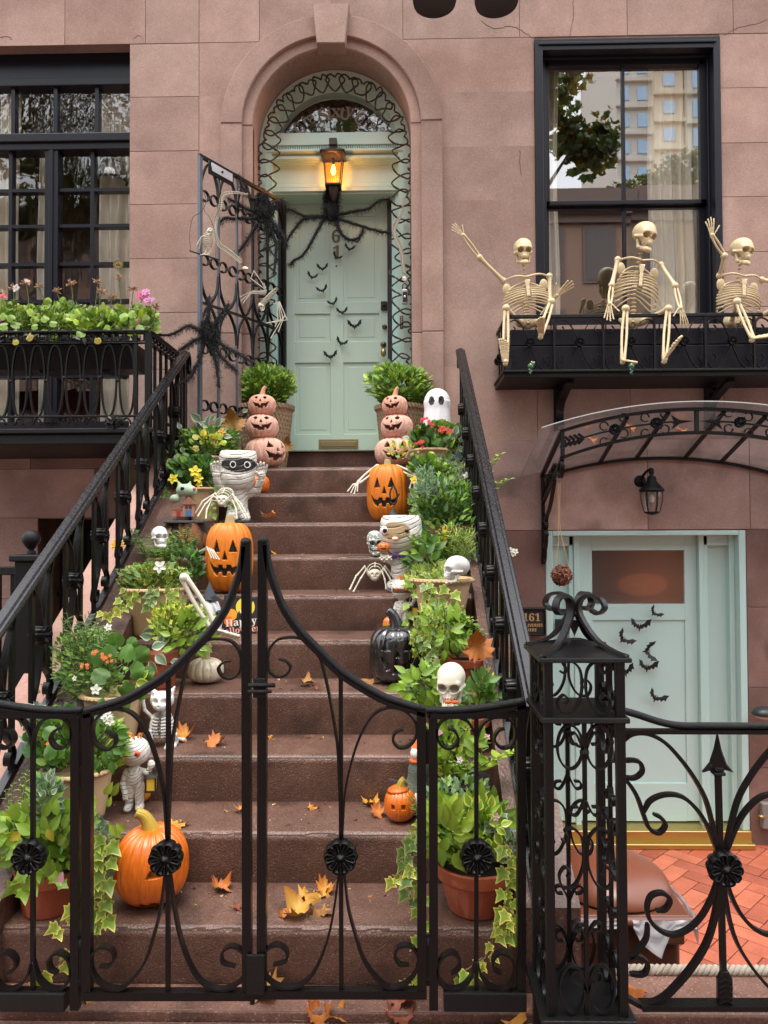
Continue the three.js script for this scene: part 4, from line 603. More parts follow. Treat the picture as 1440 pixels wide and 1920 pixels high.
// ---- open iron door gate on the landing
const GA = V(P(375, 500, 4.87).x, 0, -4.87), GB = V(P(531, 500, 5.6).x, 0, -5.6), gdir = GB.clone().sub(GA), gN = V(gdir.z, 0, -gdir.x).normalize().multiplyScalar(-1);
const gq = (u, y, off = 0) => V(GA.x + gdir.x * u, y, GA.z + gdir.z * u).add(gN.clone().multiplyScalar(off));
{
  const t = thing('door_gate', 'tall black iron door gate standing open on the landing, hung with spiders and bones', 'gate', [GA.x, LAND, GA.z]), o = t.position, q = (u, y, f) => gq(u, y, f).sub(o), top = 3.954, mS = M({ color: lin(.1, .11, .13), roughness: .4, metalness: .3, bumpMap: rep(ironB, 6), bumpScale: .001 });
  const L = gdir.length(), us = [.2, .41, .6, .79];
  obj('stile', sweep([q(0, 1.94), q(0, top)], .024, .024, gN), mS, t); obj('stile', sweep([q(1, 1.94), q(1, top)], .024, .024, gN), mIron, t);
  obj('top_rail', sweep([q(-.01, top), q(1.01, top)], .022, .024, gN), mIron, t); obj('bottom_rail', sweep([q(0, 1.96), q(1, 1.96)], .024, .024, gN), mIron, t);
  us.forEach((u, i) => obj('bar', sweep([q(u, 1.96), q(u, top - .01)], .014, .014, gN), i < 2 ? mS : mIron, t));
  obj('mid_rail', sweep([q(0, 2.98), q(1, 2.98)], .012, .022, gN), mIron, t);
  obj('lock_plate', sweep([q(.07, top - .055, .02), q(.34, top - .055, .02)], .085, .012, gN), mIron, t); obj('sign_plate', sweep([q(.09, top - .048, .03), q(.32, top - .048, .03)], .055, .006, gN), M({ color: lin(.55, .56, .58), roughness: .35, metalness: .4 }), t); obj('screw', ball(.008, ...q(.2, top - .048, .036).toArray()), mIron, t);
  const all = [0, ...us, 1]; for (let i = 0; i < all.length - 1; i++) {
    const a = all[i], b = all[i + 1], w = b - a;
    obj('arc', sweep(crv([q(a, top - .3), q(a + w * .1, top - .14), q(a + w * .5, top - .02), q(b - w * .1, top - .14), q(b, top - .3)], 20), .009, .02, gN), mIron, t);
    for (const s of [1, -1]) obj('arc', sweep(crv([q(a, 2.98 + s * .24), q(a + w * .12, 2.98 + s * .1), q(a + w * .5, 2.98 + s * .01), q(b - w * .12, 2.98 + s * .1), q(b, 2.98 + s * .24)], 20), .009, .02, gN), mIron, t);
    for (const y of [3.7, 3.27, 2.68, 2.3]) for (const [u0, s] of [[a, 1], [b, -1]]) { const r = .034, rl = []; for (let k = 0; k <= 20; k++) { const an = PI - k / 20 * 1.7 * PI; rl.push(q(u0 + s * (r * 1.25 + r * cos(an)) / L, y + r * sin(an))); } obj('curl', sweep(rl, .007, .02, gN), mIron, t); }
  }
}
// ---- twisted wire hearts round the doorway
{
  const t = thing('heart_garland', 'rusty brown twig hearts strung around the arched doorway', 'garland', [XC, 2.1, -5.6]), o = t.position, mH = M({ color: lin(.055, .03, .022), roughness: .8 });
  const heart = (p, an, w, h) => { const c = cos(an), s = sin(an), q = [[0, .32], [.2, .5], [.42, .42], [.5, .12], [.3, -.22], [0, -.55], [-.3, -.22], [-.5, .12], [-.42, .42], [-.2, .5], [0, .32]].map(([u, v], i) => { const x = u * w + rr(-.006, .006), y = v * h + rr(-.006, .006); return V(p.x + x * c - y * s - o.x, p.y + x * s + y * c - o.y, p.z + rr(-.015, .02) + (i % 2) * .008 - o.z); }); const m = crv(q, 40); obj('heart', [tube(m, .006, 5), tube(m.map((p, i) => p.clone().add(V(sin(i * 1.3) * .006, cos(i * 1.3) * .006, sin(i) * .005))), .003, 4)], mH, t); };
  for (let i = 0; i < 15; i++) { heart(P(499 + rr(-5, 5), 680 - i * 28, 5.6), PI / 2 + rr(-.25, .25), rr(.12, .16), rr(.13, .17)); heart(P(755 + rr(-5, 5), 680 - i * 28, 5.6), -PI / 2 + rr(-.25, .25), rr(.12, .16), rr(.13, .17)); }
  const c = P(628, 274, 5.6), n = 15; for (let i = 0; i < n; i++) { const a = PI - (i + .5) / n * PI; heart(V(c.x + .485 * cos(a), c.y + .485 * sin(a), c.z), a - PI / 2, rr(.125, .15), rr(.11, .14)); }
}
// ---------------------------------------------------------------- halloween things
const inPoly = (x, y, p) => { let c = false; for (let i = 0, j = p.length - 1; i < p.length; j = i++) if ((p[i][1] > y) !== (p[j][1] > y) && x < (p[j][0] - p[i][0]) * (y - p[i][1]) / (p[j][1] - p[i][1]) + p[i][0]) c = !c; return c; };
const rindT = tex(512, (u, v, i, j) => { const s = .5 * pn(u * 150, v * 14, 150, 5) + .5 * fbm(u, v, 14, 8, 4), k = hsh(i, j, 2) * 14; return [188 + s * 62 + k, 176 + s * 66 + k, 165 + s * 70 + k]; });
const rindB = tex(512, (u, v) => 255 * (.5 * pn(u * 120, v * 10, 120, 15) + .5 * fbm(u, v, 20, 18, 4)), false);
const mRind = (c, o = {}) => M({ map: rindT, vertexColors: true, color: lin(1, 1, 1), roughness: .38, bumpMap: rindB, bumpScale: .0016, ...o });
const mP = { fresh: mRind(0, { clearcoat: .35, clearcoatRoughness: .3 }), foam: mRind(0, { roughness: .5 }), gloss: mRind(0, { roughness: .16, clearcoat: 1, clearcoatRoughness: .08 }), clay: mRind(0, { roughness: .9, bumpScale: .002 }) };
const mStem = M({ color: lin(.38, .3, .14), roughness: .8, bumpMap: rindB, bumpScale: .002 }), mStemG = M({ map: tex(128, (u, v) => { const k = pn(u * 10, v * 3, 10, 4); return [90 + k * 110, 95 + k * 70, 40 + k * 20]; }), roughness: .6, bumpMap: rindB, bumpScale: .003 });
// faces in units of the radius (x) and height (y from 0 to 1)
const tri = (x, y, w, h, sk = 0) => [[x - w, y - h], [x + w, y - h], [x + sk, y + h]];
const FACE = {
  classic: [tri(-.36, .66, .16, .085), tri(.34, .66, .16, .085), tri(.0, .53, .11, .06), [[-.72, .47], [-.5, .38], [-.3, .36], [-.26, .4], [-.1, .4], [-.08, .35], [.06, .35], [.08, .4], [.26, .4], [.3, .36], [.5, .38], [.72, .47], [.58, .34], [.4, .29], [.3, .26], [.22, .31], [.1, .31], [.06, .25], [-.1, .25], [-.14, .31], [-.26, .3], [-.34, .25], [-.5, .29], [-.62, .36]]],
  smile: [[[-.46, .8], [-.3, .86], [-.2, .78], [-.3, .72], [-.42, .74]], [[.46, .8], [.3, .86], [.2, .78], [.3, .72], [.42, .74]], tri(0, .66, .08, .055), [[-.62, .62], [-.4, .53], [-.1, .5], [-.08, .44], [.06, .44], [.08, .5], [.4, .53], [.62, .62], [.5, .4], [.36, .34], [.32, .4], [.22, .4], [.18, .31], [-.2, .31], [-.24, .38], [-.34, .38], [-.4, .36]]],
  wide: [tri(-.4, .72, .15, .1), tri(.36, .72, .15, .1), tri(0, .56, .08, .05), [[-.6, .52], [-.3, .42], [-.1, .4], [0, .46], [.1, .4], [.3, .42], [.6, .52], [.45, .3], [.3, .24], [.2, .32], [.05, .22], [-.2, .22], [-.25, .3], [-.4, .28]]],
  square: [[[-.42, .5], [-.2, .49], [-.19, .63], [-.41, .64]], [[.2, .5], [.42, .49], [.43, .63], [.21, .64]]],
  kerf: [[[-.1, .5], [.28, .5], [.2, .6], [.02, .6]], [[-.35, .1], [-.2, .16], [-.05, .12], [.1, .16], [.25, .1], [.38, .16], [.3, .07], [0, .05], [-.3, .06]]],
  tiny: [tri(-.35, .66, .12, .07), tri(.35, .66, .12, .07), [[-.5, .45], [.5, .45], [.3, .28], [-.3, .28]]],
};
function pumpkinGeo(R, H, { ribs = 14, rib = .06, col = [.7, .2, .02], face, inner = [.45, .22, .04], depth = .16, n = 240, m = 150, sq = 2.4, dimple = .14, wob = .03, mark } = {}) {
  const pos = [], idx = [], uv = [], cl = [], polys = face ? FACE[face] : [], s0 = rnd() * 9;
  for (let i = 0; i <= n; i++) for (let j = 0; j <= m; j++) {
    const th = i / n * 2 * PI, ph = j / m * PI, c = cos(ph), s = sin(ph), r0 = Math.pow(Math.pow(Math.abs(s), sq) + Math.pow(Math.abs(c), sq), -1 / sq);
    const gv = Math.pow(Math.abs(cos(th * ribs / 2 + .35 * sin(th * 3 + s0))), 6), w = 1 + wob * sin(th * 2 + s0) + wob * .6 * sin(th * 3 + s0 * 2);
    let r = R * r0 * s * (1 - rib * gv * Math.min(1, s * 1.5)) * w, y = H / 2 + H / 2 * r0 * c * (1 - dimple * Math.exp(-Math.pow(s / .3, 2))) + (c > 0 ? -H * .012 * gv : 0); y = Math.max(y, 0);
    let x = r * sin(th), z = -r * cos(th); const q = col; let k = q;
    if (polys.length && z > 0 && polys.some(p => inPoly(x / R, y / H, p))) { const dd = 1 - depth * R / Math.max(r, .01) * Math.min(1, s * 2); x *= dd; z *= dd; k = inner; } else if (mark && z > 0) k = mark(x / R, y / H, q);
    pos.push(x, y, z); uv.push(i / n, j / m); cl.push(...k);
  }
  for (let i = 0; i < n; i++) for (let j = 0; j < m; j++) { const a = i * (m + 1) + j, b = a + m + 1; idx.push(a, a + 1, b, a + 1, b + 1, b); }
  return raw(pos, idx, uv, cl);
}
function pumpkin(name, label, p, w, h, o = {}) { // w, h in metres
  const t = thing(name, label, o.cat || 'pumpkin', p, o.turn || 0, o.group), g = pumpkinGeo(w / 2, h, o); obj('shell', g, o.mat || mP.fresh, t);
  const st = o.stem || [.08, .05]; if (st) obj('stem', tube(crv([[0, h * .84, 0], [st[2] || 0, h * .9 + st[0] * .4, 0], [(st[2] || 0) * 2.4, h * .88 + st[0] * .8, 0], [(st[2] || 0) * 4.5, h * .87 + st[0] * .98, 0]], 14), k => st[1] * lerp(.62, .4, k) * (1 + .5 * Math.pow(1 - k, 4)), 9), o.stemMat || mStem, t);
  if (o.tilt) t.rotation.z = o.tilt; return t;
}
const on = (px, py, i) => O(px, py, i * RISE), stepP = (px, i, D) => { const p = P(px, 990, D); p.y = i * RISE; return p; };
const ORG = [.85, .26, .012], ORD = [.82, .19, .008], CLAY = [.92, .6, .5], DARK = [.012, .01, .008];
pumpkin('carved_pumpkin', 'largest orange pumpkin, carved low on its side, on the bottom step behind the gate', on(285, 1690, 1), .255, .262, { col: [.85, .2, .006], face: 'kerf', inner: [.3, .12, .02], ribs: 22, rib: .03, stem: [.085, .042, -.012], stemMat: mStemG, n: 300, m: 200, turn: .25, dimple: .1 });
{ const t = scene.children.at(-1), r = []; for (let i = 0; i <= 24; i++) { const a = lerp(-.9, 1.0, i / 24), y = .221 + .004 * sin(i * .9), rad = .084; r.push(V(rad * sin(a) * 1.08, y, rad * cos(a) * 1.06)); } obj('lid_cut', sweep(r, .003, .003, V(0, 1, 0)), mBlack, t); }
pumpkin('carved_pumpkin', 'smaller orange pumpkin with square eyes and cut lid, on the second step', on(750, 1538, 2), .125, .122, { col: ORD, face: 'square', inner: [.35, .16, .03], ribs: 16, rib: .02, turn: -.1, stem: [.05, .03, .004], stemMat: mStemG });
obj('lid', at(lathe([[0, .016], [.022, .013], [.038, .004], [.043, -.006], [.03, -.008], [0, -.004]], 24), .0, .116, 0).rotateZ(.06), M({ color: lin(.68, .15, .008), roughness: .45, map: rindT }), scene.children.at(-1));
pumpkin('jack_o_lantern', 'tall orange jack-o-lantern with black painted face beside the tree stump', stepP(431, 6, 4.0), .25, .385, { col: ORG, face: 'classic', inner: DARK, ribs: 12, rib: .04, mat: mP.foam, stem: [.085, .045], sq: 2.9, depth: .1, turn: .0, n: 280, m: 200 });
const jack2 = pumpkin('jack_o_lantern', 'tall orange jack-o-lantern with bony arms below the terracotta pumpkin stack', stepP(727, 8, 4.58), .25, .36, { col: ORG, face: 'classic', inner: DARK, ribs: 12, rib: .04, mat: mP.foam, stem: [.075, .04], sq: 2.9, depth: .1, turn: -.15, n: 280, m: 200 });
pumpkin('black_pumpkin', 'glossy black jack-o-lantern with a curled stem, up the steps from the cream skull', on(742, 1281, 4).add(V(.01, 0, -.02)), .265, .268, { col: [.013, .014, .017], face: 'wide', inner: [.004, .004, .004], ribs: 12, rib: .05, mat: mP.gloss, stem: [.105, .05, -.011], stemMat: M({ color: lin(.013, .014, .017), roughness: .2, clearcoat: 1, clearcoatRoughness: .1 }), sq: 3, depth: .07, n: 260, m: 180, cat: 'pumpkin' });
pumpkin('white_pumpkin', 'small white pumpkin with a brown stem on the steps beside the gate scroll', on(386, 1280, 4), .168, .118, { col: [.82, .78, .64], ribs: 12, rib: .05, stem: [.075, .026, .005], dimple: .16 });
pumpkin('small_pumpkin', 'small plain orange pumpkin tucked behind the masked mummy planter', stepP(484, 9, 4.86), .145, .128, { col: ORD, ribs: 20, rib: .025, stem: [.02, .03] });
pumpkin('small_pumpkin', 'little orange pumpkin with a dry stalk behind the mummy holding up a lantern', on(246, 1517, 2).add(V(0, 0, -.08)), .105, .08, { col: [.75, .3, .02], ribs: 16, rib: .06, stem: [.06, .02, .004], stemMat: mStemG });
pumpkin('candy_corn_pumpkin', 'small orange and white pumpkin half hidden by the black pumpkin stem', on(733, 1187, 5), .085, .085, { col: [.85, .38, .02], ribs: 12, rib: .06, mat: mP.gloss, stem: [.015, .012], mark: (x, y, c) => y < .35 ? [.75, .72, .65] : y < .62 ? [.85, .38, .02] : [.8, .2, .01] });
// terracotta stacks on the landing
for (const [list, side] of [[[[498, 845, 74, 56, .85], [491, 801, 64, 46, .12], [491, 760, 51, 40, .05]], 'm'], [[[742, 848, 78, 54, .0], [744, 799, 62, 46, -.35], [740, 758, 50, 38, -.3]], 'g']]) {
  const D = 5.13, s = D / FPX; let base = LAND; const where = side === 'g' ? 'next to the white ghost' : 'above the masked mummy planter';
  list.forEach(([px, py, w, h, turn], i) => {
    const p = P(px, py, D), t = pumpkin('terracotta_pumpkin', ['bottom', 'middle', 'top'][i] + ' terracotta pumpkin with carved smile in the stack ' + where, [p.x, base, -D], w * s, h * s * 1.05, { col: [CLAY, [.9, .58, .49], [.86, .5, .4]][i], face: ['wide', 'smile', 'smile'][i], inner: [.14, .05, .03], ribs: 14, rib: .05, mat: mP.clay, turn, depth: .22, stem: i === 2 ? [.075, .028, .006] : [.012, .03], stemMat: M({ color: lin(.6, .3, .2), roughness: .9 }), dimple: .06, n: 220, m: 140, group: 'terracotta pumpkins stacked three high on the landing' }); base += h * s * .955;
  });
}
// ---- skulls
const skullF = p => {
  const x = Math.abs(p[0]), q = [x, p[1], p[2]];
  let d = sEll(q, 0, .16, -.1, .36, .36, .47); d = smin(d, sEll(q, 0, -.06, .2, .28, .26, .2), .14); d = smin(d, sCap(q, [.26, -.1, .24], [.33, -.05, -.12], .045), .05);
  d = smin(d, sCap(q, [0, .075, .345], [.22, .075, .27], .05), .07);
  d = smin(d, sEll(q, 0, -.29, .22, .17, .14, .17), .07);
  let j = smin(sCap(q, [.25, -.18, -.03], [.21, -.42, .05], .05), sCap(q, [.21, -.42, .05], [.07, -.53, .33], .06), .05); j = smin(j, sCap(q, [0, -.53, .35], [.09, -.52, .33], .07), .05); j = smin(j, sEll(q, 0, -.46, .24, .17, .09, .15), .04);
  d = Math.min(d, j); d = smax(d, -sEll(q, .15, -.04, .36, .122, .108, .3), .025); d = smax(d, -Math.min(sCap(q, [.05, -.235, .42], [.012, -.12, .38], .045), 9), .02);
  d = smax(d, -sEll(q, .44, .06, .12, .1, .2, .16), .06); d = smax(d, -sBox(q, 0, -.385, .4, .17, .008, .16, .003), .01);
  if (p[2] > .1 && p[1] < -.28 && p[1] > -.49) d += .022 * Math.pow(Math.abs(cos(x * 46)), 6);
  return d;
};
const skullG = sdf(skullF, [-.45, -.68, -.66], [.45, .58, .56], .0165), mBoneW = M({ color: lin(.66, .655, .63), roughness: .35 }), mBoneY = M({ color: lin(.74, .62, .4), roughness: .42, map: tex(128, (u, v) => { const k = 215 + 40 * fbm(u, v, 6, 9, 4); return [k, k - 4, k - 12]; }) }), mBoneC = M({ color: lin(.6, .56, .45), roughness: .5 });
const mottle = tex(256, (u, v) => { const k = sst(.42, .6, fbm(u, v, 9, 31, 5)); return [lerp(120, 215, k), lerp(128, 218, k), lerp(122, 210, k)]; });
const mBoneG = M({ map: rep(mottle, 3, 3), roughness: .6 });
const skull = (name, label, p, h, m, ry, rx = 0, rz = 0) => { const t = thing(name, label, 'skull', p), o = obj('cranium', skullG, m, t), s = h / 1.12; o.scale.setScalar(s); o.rotation.set(rx, ry, rz, 'YXZ'); o.position.y = s * .59; return t; };
const DCH = M({ color: lin(.02, .02, .02), roughness: .9 });
skull('grey_skull', 'mottled grey skull on the tread beside the mummy with the purple bow', stepP(703, 7, 4.22), .142, mBoneG, .15);
{ const p = P(853, 1092, 3.62); skull('white_skull', 'glossy white skull lying in profile on the rim of the cream pot', p, .15, mBoneW, -1.15, -.15).children[0].position.y = .062; }
{ const p = P(845, 1326, 2.86); const t = skull('cream_skull', 'cream skull biting an orange moustache, low among the plants behind the gate', p, .168, mBoneC, -.25, .05); obj('moustache', [ball(.007, .012, .034, .066, 2, 1, .8), ball(.007, -.014, .034, .064, 2, 1, .8)], M({ color: lin(.7, .12, .02), roughness: .8 }), t); }
{ const p = P(300, 1030, 3.75); skull('planted_skull', 'white skull half buried in the feathery plants of the upper cream pot', p, .12, mBoneW, .55, -.2); }
// ---- seated skeletons
function bones(parent, off, m, S = 1) {
  const L = p => p.clone().sub(off), K = {};
  K.bone = (n, a, b, r, e = 1.55) => { const A = L(a), B = L(b), q = [], N = 10; for (let i = 0; i <= N; i++) q.push(A.clone().lerp(B, i / N)); return obj(n, [tube(q, k => r * (1 + (e - 1) * (Math.pow(Math.abs(k - .5) * 2, 5))), 8), ball(r * e * 1.02, A.x, A.y, A.z, 1, 1, 1, 10, 8), ball(r * e * 1.02, B.x, B.y, B.z, 1, 1, 1, 10, 8)], m, parent); };
  K.pair = (n, a, b, r) => { const d = b.clone().sub(a), s = V(d.y, -d.x, 0).normalize().multiplyScalar(r * 1.25); const A = L(a), B = L(b), f = k => { const q = []; for (let i = 0; i <= 10; i++) { const u = i / 10; q.push(A.clone().lerp(B, u).add(s.clone().multiplyScalar(k * (.55 + .6 * sin(u * PI))))); } return tube(q, u => r * (.8 + .35 * Math.pow(Math.abs(u - .5) * 2, 4)), 7); }; return obj(n, [f(1), f(-1), ball(r * 1.7, A.x, A.y, A.z, 1, 1, 1, 10, 8), ball(r * 1.55, B.x, B.y, B.z, 1, 1, 1, 10, 8)], m, parent); };
  K.chain = (n, pts, r) => { const g = []; for (let i = 0; i < pts.length - 1; i++) { const A = L(pts[i]), B = L(pts[i + 1]); g.push(tube([A, A.clone().lerp(B, .5), B], k => r * (.8 + .5 * Math.abs(k - .5)), 6), ball(r * 1.18, B.x, B.y, B.z, 1, 1, 1, 7, 5)); } return obj(n, g, m, parent); };
  // five unequal fingers from the wrist; dir = hand direction, side = thumb side, both unit vectors
  K.hand = (w, dir, side, len, curl, foot = false) => {
    const nrm = dir.clone().cross(side).normalize(), h = []; const pal = len * .42, g = [];
    for (let f = 0; f < 5; f++) { const th = f === 0 && !foot, u = (2.2 - f) / 2.2, k = foot ? [.5, .48, .45, .42, .38][f] : [.42, .5, .56, .52, .42][f]; const b0 = w.clone().add(side.clone().multiplyScalar(u * len * .1)), kn = th ? b0.clone().add(dir.clone().multiplyScalar(pal * .45)).add(side.clone().multiplyScalar(len * .16)) : w.clone().add(dir.clone().multiplyScalar(pal * (1 - .06 * Math.abs(f - 2)))).add(side.clone().multiplyScalar(u * len * (foot ? .14 : .2)));
      const d = th ? dir.clone().multiplyScalar(.75).add(side.clone().multiplyScalar(.6)).normalize() : dir.clone().add(side.clone().multiplyScalar(u * (foot ? .08 : .32))).normalize(), P1 = [b0, kn]; let q = kn, dd = d.clone(); for (let s = 0; s < (th ? 2 : 3); s++) { dd = dd.clone().add(nrm.clone().multiplyScalar(curl * (.5 + .5 * s))).normalize(); q = q.clone().add(dd.clone().multiplyScalar(len * k * [.45, .32, .23][s])); P1.push(q); }
      K.chain(foot ? 'toe' : 'finger', P1, len * (foot ? .046 : .038)); }
    for (let i = 0; i < 5; i++) { const c = L(w.clone().add(side.clone().multiplyScalar((i - 2) * len * .045)).add(dir.clone().multiplyScalar(len * .06 * (1 + i % 2)))); g.push(ball(len * .042, c.x, c.y, c.z, 1, 1, 1, 7, 5)); } obj(foot ? 'tarsus' : 'carpus', g, m, parent);
  };
  return K;
}
function skeleton(label, J) {
  const q = (a, d = J.D) => P(a[0], a[1], a[2] || d), pel = q(J.pelvis), t = thing('seated_skeleton', label, 'skeleton', pel, 0, 'bone coloured skeletons seated in the planter rack'), K = bones(t, pel, mBoneY), L = p => p.clone().sub(pel), R = .0085;
  const sk = obj('skull', skullG, mBoneY, t); sk.scale.setScalar(J.sh * J.D / FPX / 1.07); sk.rotation.set(J.sr[0], J.sr[1], J.sr[2], 'YXZ'); sk.position.copy(L(q(J.skull)));
  const nk = q(J.neck), sL = q(J.sL), sR = q(J.sR), up = nk.clone().sub(pel), spn = crv([q(J.skull).add(V(0, -.03, -.02)), nk.clone().add(V(0, 0, -.025)), nk.clone().lerp(pel, .35).add(V(0, 0, -.05)), nk.clone().lerp(pel, .7).add(V(0, 0, -.02)), pel], 19);
  const vg = []; spn.forEach((p, i) => { if (!i) return; const l = L(p), s = lerp(.6, 1.1, i / 19); vg.push(ball(.016 * s, l.x, l.y, l.z, 1.25, .62, 1.1, 10, 6), tube([l, l.clone().add(V(0, -.004, -.02 * s))], .004, 5)); for (const k of [1, -1]) vg.push(tube([l, l.clone().add(V(k * .02 * s, .002, -.004))], .0035, 5)); }); obj('spine', vg, mBoneY, t);
  // rib cage round an axis from the neck down
  const ax = sR.clone().sub(sL).normalize(), dn = pel.clone().sub(nk).normalize(), W = sR.distanceTo(sL) * .46, hgt = up.length() * .66, fw = dn.clone().cross(ax).normalize(); if (fw.z < 0) fw.multiplyScalar(-1);
  const c0 = nk.clone().add(dn.clone().multiplyScalar(.028));
  for (let i = 0; i < 9; i++) for (const s of [1, -1]) { const u = i / 8, w = W * (.62 + .5 * sin(Math.min(1, u * 1.15 + .18) * PI * .62)), c = c0.clone().add(dn.clone().multiplyScalar(u * hgt * .78)), dp = W * .62 * (.7 + .4 * sin(u * PI)), pts = [], fr = i < 7 ? .96 : .7 - (i - 7) * .14; for (let k = 0; k <= 14; k++) { const a = -PI / 2 + (k / 14) * PI * fr; pts.push(L(c.clone().add(ax.clone().multiplyScalar(s * w * cos(a))).add(fw.clone().multiplyScalar(dp * sin(a) * .9)).add(dn.clone().multiplyScalar(hgt * (.3 * sst(0, .6, k / 14) - (i < 7 ? .2 * u : 0) * sst(.6, 1, k / 14)))))); } obj('rib', tube(pts, .0054, 6), mBoneY, t); }
  const st = [0, .25, .5, .72].map(u => L(c0.clone().add(dn.clone().multiplyScalar(hgt * (u * .75 + .1))).add(fw.clone().multiplyScalar(W * (.5 + .16 * u))))); obj('sternum', sweep(crv(st, 12), .03, .01, fw, false, k => k < .3 ? 1.2 - k : .75 + .2 * sin(k * 30)), mBoneY, t);
  for (const [s, e] of [[1, sR], [-1, sL]]) { obj('clavicle', tube(crv([L(c0.clone().add(fw.clone().multiplyScalar(W * .5))), L(c0.clone().lerp(e, .5).add(fw.clone().multiplyScalar(W * .45)).add(V(0, .008, 0))), L(e)], 10), .007, 6), mBoneY, t); const e2 = L(e); obj('scapula', ball(.04, e2.x - ax.x * s * .03, e2.y - .045, e2.z - .05, .75, 1.1, .25), mBoneY, t); }
  obj('pelvis', [ball(.05, -.045, .015, 0, 1, .9, .5), ball(.05, .045, .015, 0, 1, .9, .5), ball(.03, 0, -.01, -.02, 1.2, 1, .8)], mBoneY, t);
  for (const a of J.arms) { const s = q(a.s), e = q(a.e), w = q(a.w); K.bone('humerus', s, e, .0135, 1.7); K.pair('forearm', e, w, .0088); const h = q(a.h).sub(w); K.hand(w, h.clone().normalize(), V(...a.side).normalize(), a.len || h.length() * 1.0, a.curl || .12); }
  for (const l of J.legs) { const hp = pel.clone().add(V(l.hx, .0, .03)), k = q(l.k), a = q(l.a); K.bone('femur', hp, k, .0155, 1.7); K.pair('shin', k, a, .0108); const pt = L(k); obj('patella', ball(.017, pt.x, pt.y + .006, pt.z + .014, 1, 1, .6), mBoneY, t); const f = q(l.f).sub(a); K.hand(a, f.clone().normalize(), V(...l.side).normalize(), l.len || f.length(), 0, true); const h = L(a); obj('heel', ball(.017, h.x + (l.hl ? l.hl[0] : 0), h.y - .012, h.z - .01, 1, .9, 1.3), mBoneY, t); }
  return t;
}
const KD = 4.9, LF = 4.8;
skeleton('bone coloured skeleton waving one raised arm beyond the window frame, palm open', { D: 5.12, pelvis: [990, 606], skull: [981, 471], sh: 51, sr: [.08, .02, 0], neck: [984, 518], sL: [944, 527], sR: [1030, 518],
  arms: [{ s: [944, 527], e: [899, 483, 5.05], w: [868, 441, 5.0], h: [846, 418, 4.98], side: [.6, .8, 0], len: .1 }, { s: [1030, 518], e: [1031, 566, 5.08], w: [1044, 554, 4.93], h: [1072, 528, 4.9], side: [-.7, .3, .2], len: .13 }],
  legs: [{ hx: -.06, k: [949, 578, KD], a: [948, 678, LF], f: [944, 632, LF - .02], side: [-1, 0, 0], len: .16 }, { hx: .06, k: [1034, 566, KD - .02], a: [1014, 628, LF - .05], f: [1013, 598, LF - .13], side: [1, 0, .2], len: .14 }] });
skeleton('bone coloured skeleton sitting square before the window, both hands hanging down', { D: 5.1, pelvis: [1186, 604], skull: [1209, 443], sh: 57, sr: [.2, .35, -.14], neck: [1200, 487], sL: [1160, 487], sR: [1239, 497],
  arms: [{ s: [1158, 487], e: [1147, 535, 5.05], w: [1143, 570, 4.96], h: [1143, 600, 4.94], side: [1, 0, .2], len: .13 }, { s: [1239, 497], e: [1266, 536, 5.02], w: [1276, 578, 4.95], h: [1283, 606, 4.94], side: [-1, .1, .2], len: .13 }],
  legs: [{ hx: -.06, k: [1173, 579, KD], a: [1168, 675, LF], f: [1190, 679, LF - .1], side: [.2, .2, -.8], len: .15 }, { hx: .07, k: [1253, 579, KD], a: [1246, 674, LF], f: [1269, 640, LF - .06], side: [.7, .6, 0], len: .17 }] });
skeleton('bone coloured skeleton with one hand up by its head, beside the window edge', { D: 5.1, pelvis: [1382, 606], skull: [1392, 471], sh: 52, sr: [.15, .38, -.1], neck: [1388, 516], sL: [1349, 517], sR: [1428, 525],
  arms: [{ s: [1349, 517], e: [1358, 480, 5.0], w: [1335, 441, 4.96], h: [1333, 410, 4.95], side: [.95, .2, 0], len: .12 }, { s: [1428, 525], e: [1462, 530, 5.05], w: [1490, 560, 4.95], h: [1495, 590, 4.94], side: [-1, .1, .2] }],
  legs: [{ hx: -.05, k: [1382, 566, KD], a: [1411, 634, LF], f: [1437, 630, LF - .08], side: [0, .4, -.8], len: .15 }, { hx: .07, k: [1450, 580, KD], a: [1455, 670, LF], f: [1475, 672, LF - .08], side: [.2, .2, -.8], len: .15 }] });
for (const [px, where] of [[995, 'the waving skeleton'], [1184, 'the middle skeleton']]) { const p = P(px, 690, 4.9), t = thing('green_frog_ornament', 'small green glazed frog hanging on the planter rack lip below ' + where, 'ornament', p), g = M({ color: lin(.06, .16, .07), roughness: .2, clearcoat: .6 }); obj('body', [ball(.021, 0, .012, 0, 1, 1, 1), ball(.014, .012, .026, .006)], g, t); obj('eye', [ball(.006, .02, .035, .01), ball(.006, .004, .037, .012)], M({ color: lin(.5, .5, .3), roughness: .2 }), t); obj('tail', tube(crv([[0, 0, 0], [-.012, -.012, .01], [.008, -.02, 0], [-.01, -.032, .006], [.004, -.04, 0]], 20), .005, 6), g, t); }
